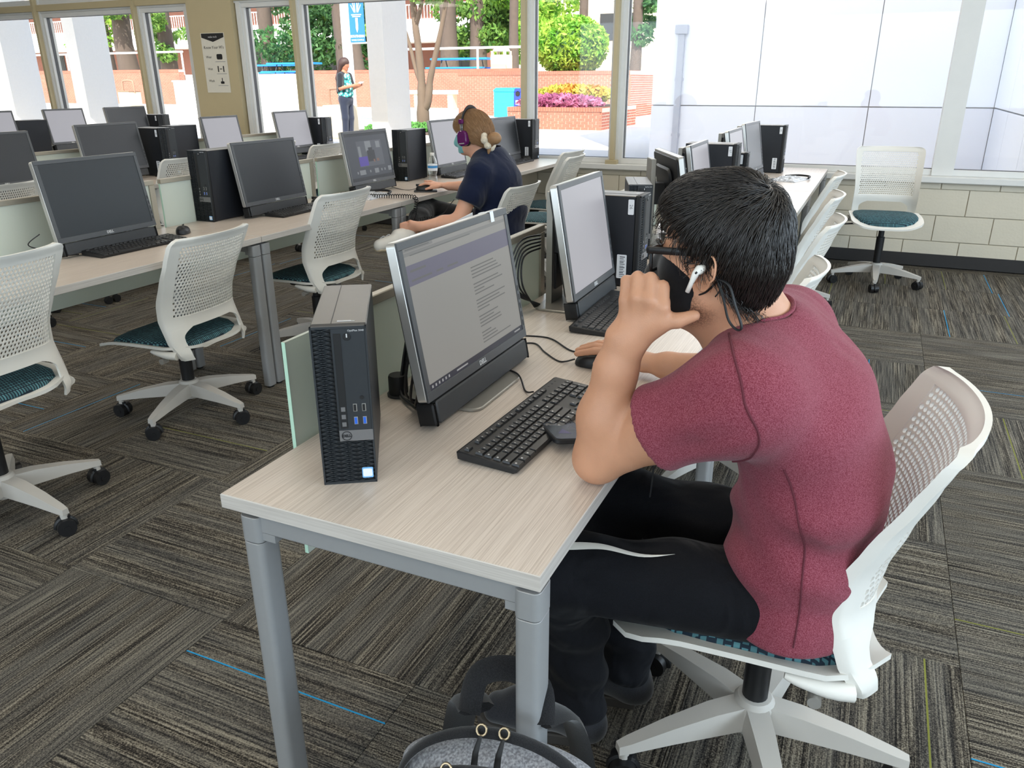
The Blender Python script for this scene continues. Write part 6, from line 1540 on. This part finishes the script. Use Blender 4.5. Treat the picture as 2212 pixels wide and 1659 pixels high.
    v = Vol(h(-.14, .02, -.06)-.09, h(-.14, .02, -.06)+.09, .005); e1, e2 = h.S*.9+h.U*.2, h.U*.9+h.F*.35
    for k in range(7): a = 2*math.pi*k/7; v.ell(h(-.140, .028, -.056)+(e1*math.cos(a)+e2*math.sin(a))*.040, h.ax, (.023, .020, .021), .004)
    obj('scrunchie', v.mesh('scrunchie', L0), SCRUN, t)
    # headphones
    hp = [h(-.012+.006*math.sin(a), .108*math.cos(a), -.005+.158*math.sin(a)) for a in [math.pi*k/20 for k in range(21)]]
    m_ = MB(); m_.tube(hp, .013, 8, flat=.35); hd = part('headphones', m_, CUFF)
    for s1 in (1, -1):
        m_ = MB(); Mh = frame_M(h(-.010, s1*.098, -.025), h.F, h.U if s1 < 0 else h.U); z = np.array(Mh.col[2][:3]); sg = 1 if z@h.S*s1 > 0 else -1
        m_.prism(rrect(-.034, .034, -.046, .042, .028, 5), -.014 if sg > 0 else -.022, .022 if sg > 0 else .014, .006, Mh); part('ear_cup', m_, PURP, 40, hd)
        m_ = MB(); m_.prism(rrect(-.038, .038, -.048, .046, .030, 5), -.026 if sg > 0 else .012, -.012 if sg > 0 else .026, .004, Mh); part('ear_pad', m_, CUFF, 40, hd)
        for dx in (-.006, .006): m_ = MB(); m_.rod(h(-.010+dx, s1*.112, .015), h(-.008+dx, s1*.106, .062), .0024, 6); part('slider_rod', m_, SILVER, 180, hd)
        m_ = MB(); m_.prism(rrect(-.014, .014, -.012, .014, .004, 3), -.008, .008, .002, frame_M(h(-.008, s1*.107, .068), h.F, h.U)); part('band_clamp', m_, PURP, 40, hd)
        m_ = MB(); zz = .0225 if sg > 0 else -.0225; m_.prism(rrect(-.020, .020, -.034, -.028, .002, 2), min(zz, zz*.97), max(zz, zz*.97), 0, Mh); part('cup_plate', m_, SILVER, 40, hd)
    return t, h
wm, wh = woman()
# coiled headset cord: from the desk, over the edge, down to the wrist, then up to the headset
def coil(name, pts, r, pitch, wire, mat, parent=None):
    P = spline(pts, 40); out = []; s = 0; up = Vector((0, 0, 1))
    for i in range(len(P)-1):
        tv = (P[i+1]-P[i]); l = tv.length; tv.normalize(); a = tv.cross(Vector((.2, 1, .1))).normalized(); b = a.cross(tv)
        n = max(1, int(l/pitch*10))
        for k in range(n):
            q = P[i].lerp(P[i+1], k/n); w = 2*math.pi*(s+l*k/n)/pitch; out.append(q+a*r*math.cos(w)+b*r*math.sin(w))
        s += l
    m = MB(); m.tube(out, wire, 4); return obj(name, m.build(name, 180), mat, parent)
t = thing('coiled_cable', 'black coiled headset cable hanging over the desk edge to the seated person', 'cable', (-2.9, 4.1, .737))
L_ = Vector((-2.9, 4.1, .737))
c1 = coil('coiled_section', [Vector(p)-L_ for p in ((-2.84, 4.08, .752), (-2.70, 4.12, .752), (-2.565, 4.16, .752), (-2.52, 4.16, .735), (-2.50, 4.10, .66), (-2.45, 4.0, .645), (-2.37, 4.0, .655), (-2.33, 4.02, .658))], .0115, .015, .0028, BLACKM, t)
c2 = cable('straight_section', [Vector(p)-L_ for p in ((-2.33, 4.02, .658), (-2.28, 4.06, .68), (-2.24, 4.07, .73), (-2.22, 4.09, .76))], .0026, BLACKM, t)

# ---------------------------------------------------------------- the person standing outside
def floral(name):
    m = bpy.data.materials.new(name); m.use_nodes = True; nt = m.node_tree; b = nt.nodes['Principled BSDF']; tc = nd(nt, 'TexCoord'); vo = nd(nt, 'TexVoronoi'); vo.inputs['Scale'].default_value = 16
    nt.links.new(tc.outputs['Object'], vo.inputs['Vector']); cr = nd(nt, 'ValToRGB'); cr.color_ramp.interpolation = 'CONSTANT'; e = cr.color_ramp.elements; e[0].color = lin((226, 232, 228)); e[1].position = .36; e[1].color = lin((70, 180, 168)); q = e.new(.62); q.color = lin((24, 70, 78))
    nt.links.new(vo.outputs['Distance'], cr.inputs[0]); nt.links.new(cr.outputs[0], b.inputs['Base Color']); b.inputs['Roughness'].default_value = .9; return m
def stander():
    L0 = np.array((-10.66, 14.9, .2)); t = thing('person', 'person standing outside in a black jacket and floral blouse, holding a phone', 'person', tuple(L0)); P = lambda x, y, z: tuple(L0+np.array((x, y, z)))
    SK3 = M_('skin_tan', (176, 116, 88), .6); HR3 = M_('hair_long', (62, 40, 34), .6, 0, .3, 40); JK = m_fabric('black_jacket', (26, 28, 34), (44, 46, 52), 120, .95, .2, .3); JN = m_fabric('dark_jeans', (34, 38, 52), (54, 60, 78), 150, .95, .2, .3); FL = floral('floral_print')
    h = Head(P(.03, 0, 1.56), R(180-12), R(-16), 0, .98)
    b = Vol(P(-.35, -.35, .0), P(.75, .35, 1.75), .011); head_sdf(b, h); b.cap(h(-.03, 0, -.06), P(-.01, 0, 1.38), .05, .055, .03)
    b.ecap(P(-.01, 0, 1.34), P(0, 0, 1.15), (.15, .085), (.14, .10), (0, 1, 0), .05); b.ecap(P(0, 0, 1.15), P(0, 0, .90), (.14, .10), (.155, .12), (0, 1, 0), .05)
    for s in (-1, 1):
        b.cap(P(0, s*.17, 1.33), P(.03, s*.22, 1.08), .052, .042, .03); b.cap(P(.03, s*.22, 1.08), P(.27, s*.11, 1.13), .042, .028, .02); b.ecap(P(.27, s*.11, 1.13), P(.34, s*.085, 1.15), (.03, .018), (.036, .016), (0, 0, 1), .02)
        for k in range(4): b.cap(P(.34, s*.08, 1.135+.014*k), P(.40, s*.055, 1.140+.014*k), .011, .009, .003)
        b.cap(P(.31, s*.09, 1.16), P(.36, s*.06, 1.185), .012, .009, .006)
        b.cap(P(0, s*.09, .88), P(.01, s*.10, .48), .075, .052, .04); b.cap(P(.01, s*.10, .48), P(-.02, s*.10, .09), .052, .035, .03)
    obj('body', b.mesh('body', L0), SK3, t)
    v = Vol(P(-.3, -.35, .05), P(.3, .35, 1.0), .012); v.ecap(P(-.005, 0, .98), P(-.015, 0, .86), (.165, .125), (.18, .145), (0, 1, 0), .04)
    for s in (-1, 1): v.cap(P(-.01, s*.09, .86), P(.01, s*.10, .48), .100, .075, .04); v.cap(P(.01, s*.10, .48), P(-.02, s*.10, .09), .072, .06, .03)
    obj('jeans', v.mesh('jeans', L0), JN, t)
    v = Vol(P(-.3, -.3, .8), P(.3, .3, 1.4), .011); v.ecap(P(0, 0, 1.32), P(.01, 0, 1.1), (.155, .09), (.165, .125), (0, 1, 0), .04); v.ecap(P(.01, 0, 1.1), P(.0, 0, .97), (.165, .125), (.185, .155), (0, 1, 0), .04); v.op(lambda X, Y, Z: (Z-(.2+.895))+0*X+0*Y, P(-.4, -.4, .6), P(.4, .4, .89), 0, 'sub'); obj('floral_blouse', v.mesh('floral_blouse', L0), FL, t)
    v = Vol(P(-.35, -.35, .9), P(.35, .35, 1.5), .011); v.ecap(P(-.02, 0, 1.33), P(-.015, 0, 1.12), (.175, .10), (.175, .135), (0, 1, 0), .04); v.ecap(P(-.015, 0, 1.12), P(-.03, 0, 1.03), (.175, .135), (.18, .14), (0, 1, 0), .04)
    for s in (-1, 1): v.cap(P(0, s*.165, 1.33), P(.02, s*.215, 1.14), .066, .064, .04)
    v.op(lambda X, Y, Z: (.2+1.45)*0+(-(X-(L0[0]+.10)))+0*Y+0*Z, P(.095, -.09, .9), P(.4, .09, 1.35), 0, 'sub')
    v.op(lambda X, Y, Z: (Z-(.2+1.0))+0*X+0*Y, P(-.4, -.4, .8), P(.4, .4, .99), 0, 'sub'); obj('jacket', v.mesh('jacket', L0), JK, t)
    v = Vol(h(-.06, 0, -.2)-.45, h(-.06, 0, -.2)+.36, .011); v.ell(h(-.016, 0, .034), h.ax, (.112, .092, .102), .03); v.ecap(h(-.06, 0, -.02), P(-.13, 0, 1.28), (.10, .075), (.12, .06), (0, 1, 0), .06); v.ecap(P(-.13, 0, 1.28), P(-.165, 0, .99), (.12, .055), (.08, .035), (0, 1, 0), .05); v.ell(h(.09, 0, -.05), h.ax, (.055, .068, .085), .02, 'sub'); obj('long_hair', v.mesh('long_hair', L0, lambda V: V+.008*np.sin(60*V[:, 1:2])*np.array([[1, 0, 0]])), HR3, t)
    for s in (-1, 1): m_ = MB(); m_.prism(rrect(-.07, .17, s*.10-.045, s*.10+.045, .04), 0, .08, .02); obj('shoe', m_.build('shoe'), BLACKM, t)
    ph = MB(); ph.rbox(-.035, .035, -.075, .075, -.004, .004, .01); obj('phone', ph.build('phone'), PAPER, t, (.405, 0, 1.19), (R(0), R(-35), 0), label='pale phone held in both hands')
stander()

# ================================================================== SMALL THINGS ON AND UNDER THE DESKS
def item(name, label, cat, loc, rz=0, group=None): return thing(name, label, cat, loc, rz, group)
# phones
t = item('smartphone', 'black smartphone propped on the near keyboard edge', 'phone', (-.500, 1.345, T)); 
Mq = Matrix.Translation((0, 0, .012)) @ Matrix.Rotation(R(-8), 4, 'X') @ Matrix.Rotation(R(38), 4, 'Z')
m = MB(); m.prism(rrect(-.038, .038, -.078, .078, .011, 4), -.0055, .0045, .002, Mq); obj('phone_case', m.build('phone_case', 40), BLACKM, t)
m = MB(); m.prism(rrect(-.034, .034, -.074, .074, .008, 4), .0045, .0052, 0, Mq); sc_ = obj('phone_screen', m.build('phone_screen'), M_('phone_glass', (52, 54, 60), .15), t)
for k, (x, y, c) in enumerate(((-.012, .02, (86, 88, 92)), (.014, -.01, (78, 80, 86)), (-.008, -.03, (74, 66, 110)))): m = MB(); m.prism([(x-.012, y-.01), (x+.014, y-.014), (x+.004, y+.016)], .0052, .0054, 0, Mq); obj('screen_shape', m.build('screen_shape'), M_('phone_shape%d' % k, c, .3), sc_)
t = item('smartphone', 'phone lying under the mouse of the person with headphones', 'phone', (-2.645, 4.49, T), .5)
m = MB(); m.prism(rrect(-.075, .075, -.037, .037, .010, 4), 0, .0085, .002); obj('phone_case', m.build('phone_case', 40), DARKG, t); m = MB(); m.prism(rrect(-.071, .071, -.033, .033, .008, 4), .0085, .009, 0); obj('phone_screen', m.build('phone_screen'), SCREEN_OFF, t)
# water bottle
PET = bpy.data.materials.new('clear_plastic'); PET.use_nodes = True
def _pet():
    nt = PET.node_tree
    for n in list(nt.nodes):
        if n.type != 'OUTPUT_MATERIAL': nt.nodes.remove(n)
    tr = nd(nt, 'BsdfTransparent'); tr.inputs[0].default_value = (.93, .95, .96, 1); gl = nd(nt, 'BsdfGlossy'); gl.inputs['Roughness'].default_value = .08; lw = nd(nt, 'LayerWeight'); lw.inputs[0].default_value = .35; no = nd(nt, 'TexNoise'); no.inputs['Scale'].default_value = 90
    bp = nd(nt, 'Bump'); bp.inputs['Strength'].default_value = .4; nt.links.new(no.outputs['Fac'], bp.inputs['Height']); nt.links.new(bp.outputs[0], gl.inputs['Normal'])
    mx = nd(nt, 'MixShader'); nt.links.new(lw.outputs['Facing'], mx.inputs[0]); nt.links.new(tr.outputs[0], mx.inputs[1]); nt.links.new(gl.outputs[0], mx.inputs[2]); nt.links.new(mx.outputs[0], nt.nodes['Material Output'].inputs[0])
_pet()
t = item('water_bottle', 'clear plastic water bottle with blue and white label', 'bottle', (-2.80, 4.86, T))
m = MB(); m.lathe([(.028, 0), (.032, .006), (.031, .02), (.033, .03), (.030, .045), (.026, .062), (.031, .08), (.033, .09), (.033, .135), (.032, .15), (.025, .172), (.014, .188), (.0125, .195)], 24); obj('bottle_body', m.build('bottle_body', 60), PET, t)
m = MB(); m.lathe([(.0335, .092), (.0338, .095), (.0338, .132), (.0335, .135)], 24); lb = obj('bottle_label', m.build('bottle_label', 60), PAPER, t); m = MB(); m.lathe([(.0342, .110), (.0342, .126)], 24); obj('label_band', m.build('label_band', 60), M_('label_blue', (60, 140, 200), .5), lb)
m = MB(); m.lathe([(.0145, .192), (.0148, .194), (.0148, .208), (.013, .210)], 18); obj('bottle_cap', m.build('bottle_cap', 40), WHITEP, t)
# plastic bags with headsets
WRAP = M_('clear_wrap', (188, 190, 194), .12, .2, .3, 60, bump=1.0, bscale=70)
for (x, y, rz, lb) in ((-2.86, 4.14, .1, 'crinkled clear plastic bag on the desk beside the coiled cord'), (-.56, 6.05, -.3, 'crinkled silver bag with a black headset at the sunlit desk end')):
    t = item('plastic_bag', lb, 'bag', (x, y, T), rz, 'plastic headset bags'); V = []; Fc = []; n = 16; rr = random.Random(int(abs(x)*100))
    for i in range(n+1):
        for j in range(n+1):
            a, b = -1+2*i/n, -1+2*j/n; e = max(0, 1-max(abs(a), abs(b))**4); V.append((a*.10, b*.14, .002+e*(.018+rr.uniform(-.006, .008))))
    Fc = [(i*(n+1)+j, (i+1)*(n+1)+j, (i+1)*(n+1)+j+1, i*(n+1)+j+1) for i in range(n) for j in range(n)]; m = MB(); m.add(V, Fc); b0 = len(m.v); m.box(-.10, .10, -.14, .14, 0, .002); obj('wrap', m.build('wrap', None), WRAP, t)
    m = MB(); m.tube(spline([(-.07, .10, .016), (.0, .165, .02), (.09, .14, .02), (.115, .06, .016)], 6), .007, 8); obj('headset_band', m.build('headset_band', 60), BLACKM, t)
# sheet and tape on the near monitor's top edge
t = item('paper_sheet', 'white paper sheet sticking up behind the near monitor', 'paper', (-.872, 1.60, T+.345)); m = MB(); m.add([(0, -.07, .0), (0, .10, .0), (-.004, .105, .024), (-.003, -.06, .010), (-.0008, -.07, .0), (-.0008, .10, .0), (-.0048, .105, .024), (-.0038, -.06, .010)], [(0, 1, 2, 3), (7, 6, 5, 4), (0, 4, 5, 1), (1, 5, 6, 2), (2, 6, 7, 3), (3, 7, 4, 0)]); obj('sheet', m.build('sheet'), PAPER, t)
m = MB(); Mx = frame_M((.042, 0, .063), (0, 1, 0), (-math.sin(R(10)), 0, math.cos(R(10)))); m.box(.155, .172, .300, .325, .0002, .0012, 0, Mx); m.box(.155, .172, .3235, .3245, -.03, .0012, 0, Mx); obj('tape_strip', m.build('tape_strip'), PAPER, A1, label='strip of clear tape over the top bezel')
# cables on the desks
def wire(name, label, paths, r=.0022, mat=BLACKP):
    p0 = Vector(paths[0][0]); t = thing(name, label, 'cable', tuple(p0), 0, 'desk cables')
    for p in paths: cable('cable_run', [Vector(q)-p0 for q in p], r, mat, t)
    return t
Z = T+.0025
wire('mouse_cable', 'thin black mouse cable curving across the near desk', [[(-.622, 1.757, T+.012), (-.66, 1.75, Z), (-.72, 1.80, Z), (-.78, 1.86, Z), (-.84, 1.80, Z), (-.88, 1.74, Z)]])
wire('keyboard_cable', 'black keyboard cable under the near monitor', [[(-.628, 1.50, T+.016), (-.66, 1.53, Z), (-.71, 1.60, T+.012), (-.78, 1.64, Z), (-.87, 1.62, Z)]])
wire('headset_cable', 'black cable running from the far keyboard past the mousing hand', [[(-.86, 1.90, Z), (-.76, 1.92, Z), (-.66, 1.84, Z), (-.60, 1.86, Z), (-.52, 1.87, Z), (-.42, 1.82, Z), (-.33, 1.78, Z-.0)]])
wire('phone_cable', 'braided grey cable behind the raised forearm on the near desk', [[(-.50, 1.45, Z), (-.44, 1.50, Z), (-.37, 1.50, Z), (-.345, 1.48, T-.02), (-.34, 1.47, T-.15), (-.36, 1.45, T-.4)]], .002, DARKG)
wire('cable_bundle', 'bundle of black cables behind the near tower and monitor', [[(-.72+.0, 1.30, T+.10) if k < 0 else (-.765-.01*k, 1.262+.005*k, T+.06+.05*k), (-.80-.012*k, 1.30, T+.02+.012*k), (-.84, 1.33+.012*k, T+.012), (-.90, 1.38, T+.02), (-.905, 1.44+.01*k, T+.09+.04*k), (-.90+.01*k, 1.47, T+.19)] for k in range(4)], .003)
m = MB(); m.lathe([(.020, 0), (.022, .004), (.022, .045), (.020, .05)], 14); 
t = item('cable_clip', 'black round cable grommet standing behind the near monitor', 'cable grommet', (-.915, 1.395, T)); obj('ring', m.build('ring', 40), BLACKM, t); m = MB(); m.lathe([(.026, 0), (.026, .006)], 14); obj('flange', m.build('flange', 40), DARKG, t)
wire('cable_bundle', 'loop of black cables left of the second monitor stand', [[(-.905, 2.17+.01*k, T+.01), (-.925-.006*k, 2.12-.012*k, T+.09), (-.93, 2.14-.01*k, T+.17+.012*k), (-.90, 2.20, T+.19+.01*k)] for k in range(5)], .0028)
wire('cable_bundle', 'tangle of black cables before the tower with blue ports', [[(-.70+.02*k, 2.90, Z), (-.66+.015*k, 3.02, T+.03+.01*k), (-.72, 3.10+.02*k, T+.05), (-.80, 3.12, Z)] for k in range(4)], .0028)
wire('cable_bundle', 'thin black cable hanging from the divider left of the wide black monitor', [[(-3.02, 2.08, T+.10), (-3.06, 2.05, T+.06), (-3.05, 2.10, T+.03), (-3.0, 2.16, Z)], [(-3.12, 2.05, Z), (-3.03, 2.10, Z), (-2.96, 2.19, Z)]], .0022)
wire('monitor_cable', 'thin cable before the video call monitor', [[(-2.95, 4.55, Z+.01), (-2.86, 4.52, Z), (-2.78, 4.50, Z), (-2.715, 4.49, T+.016)], [(-3.02, 4.08, Z), (-2.98, 4.04, T+.03), (-2.95, 4.10, Z)]], .002)
# backpack on the floor in front of the desk leg
def backpack():
    L0 = np.array((-.385, .745, 0.)); t = thing('backpack', 'heathered grey backpack with black zips on the floor under the near desk', 'backpack', tuple(L0), 0)
    GREYF = m_fabric('grey_heather', (118, 118, 122), (176, 176, 180), 260, .95, .4, .25, .2, (1, 1, .12)); BLK = m_fabric('black_webbing', (16, 16, 18), (34, 34, 36), 600, .9, .4)
    BRASS = M_('zip_metal', (170, 150, 120), .3, .9)
    rz = Matrix.Rotation(R(12), 3, 'Z'); P = lambda x, y, z: tuple(np.array(rz @ Vector((x, y, z))))
    v = Vol((-.26, -.26, -.01), (.26, .28, .54), .006)
    def slab(y, w, hgt, d, z0=.07, k=.03):
        v.ecap(P(0, y, z0), P(0, y+.02, hgt-w*.62), (w, d), (w*.98, d*.95), tuple(rz @ Vector((1, 0, 0))), k)
    slab(.085, .168, .475, .062); vm = v.mesh('main_compartment'); obj('main_compartment', vm, GREYF, t)
    v = Vol((-.26, -.30, -.01), (.26, .28, .54), .006); slab(.02, .162, .468, .056); obj('middle_compartment', v.mesh('middle_compartment'), GREYF, t)
    v = Vol((-.26, -.34, -.01), (.26, .28, .54), .006); slab(-.045, .155, .455, .052); obj('front_pocket', v.mesh('front_pocket'), GREYF, t)
    def arch(y, w, top, r, nm, mat, n=26, sh=.0):
        pts = []
        for k in range(n+1):
            a = math.pi*k/n; x = w*math.cos(a); z = top-w*.95+w*.95*math.sin(a)
            pts.append(P(x, y+sh*math.sin(a), z))
        m = MB(); m.tube([P(w, y, .12)]+pts+[P(-w, y, .12)], r, 8, flat=.5); return obj(nm, m.build(nm, 60), mat, t)
    z1 = arch(.075, .166, .482, .010, 'zip_track', BLK); z2 = arch(.008, .164, .474, .010, 'zip_track', BLK); z3 = arch(-.062, .156, .460, .010, 'zip_track', BLK)
    for (x, y, z, par) in ((-.02, .070, .490, z1), (.015, .070, .490, z1), (-.055, .0, .478, z2), (.03, -.072, .464, z3), (.062, -.072, .456, z3)):
        m = MB(); m.tube([np.array(P(x, y, z))+.008*np.array((math.cos(a), math.sin(a)*.6, math.sin(a)*.8)) for a in [2*math.pi*k/12 for k in range(12)]], .002, 6, closed=True); pl = obj('zip_pull', m.build('zip_pull', 60), BRASS, par)
        m = MB(); m.tube([P(x, y-.008, z-.004), P(x-.004, y-.024, z-.022), P(x-.006, y-.030, z-.05)], [.003, .005, .006], 6, flat=.4); obj('pull_tab', m.build('pull_tab', 60), BLACKM, par)
    m = MB(); m.tube(spline([P(-.06, .14, .45), P(-.05, .17, .50), P(.0, .18, .515), P(.05, .17, .495), P(.06, .14, .45)], 6), .020, 8, flat=.35); obj('haul_handle', m.build('haul_handle', 60), BLK, t)
    for s in (-1, 1): m = MB(); m.tube(spline([P(s*.05, .15, .45), P(s*.09, .22, .40), P(s*.12, .245, .25), P(s*.13, .20, .08)], 6), .030, 8, flat=.3); obj('shoulder_strap', m.build('shoulder_strap', 60), BLK, t)
    t.rotation_euler = (0, 0, 0); return t
backpack()
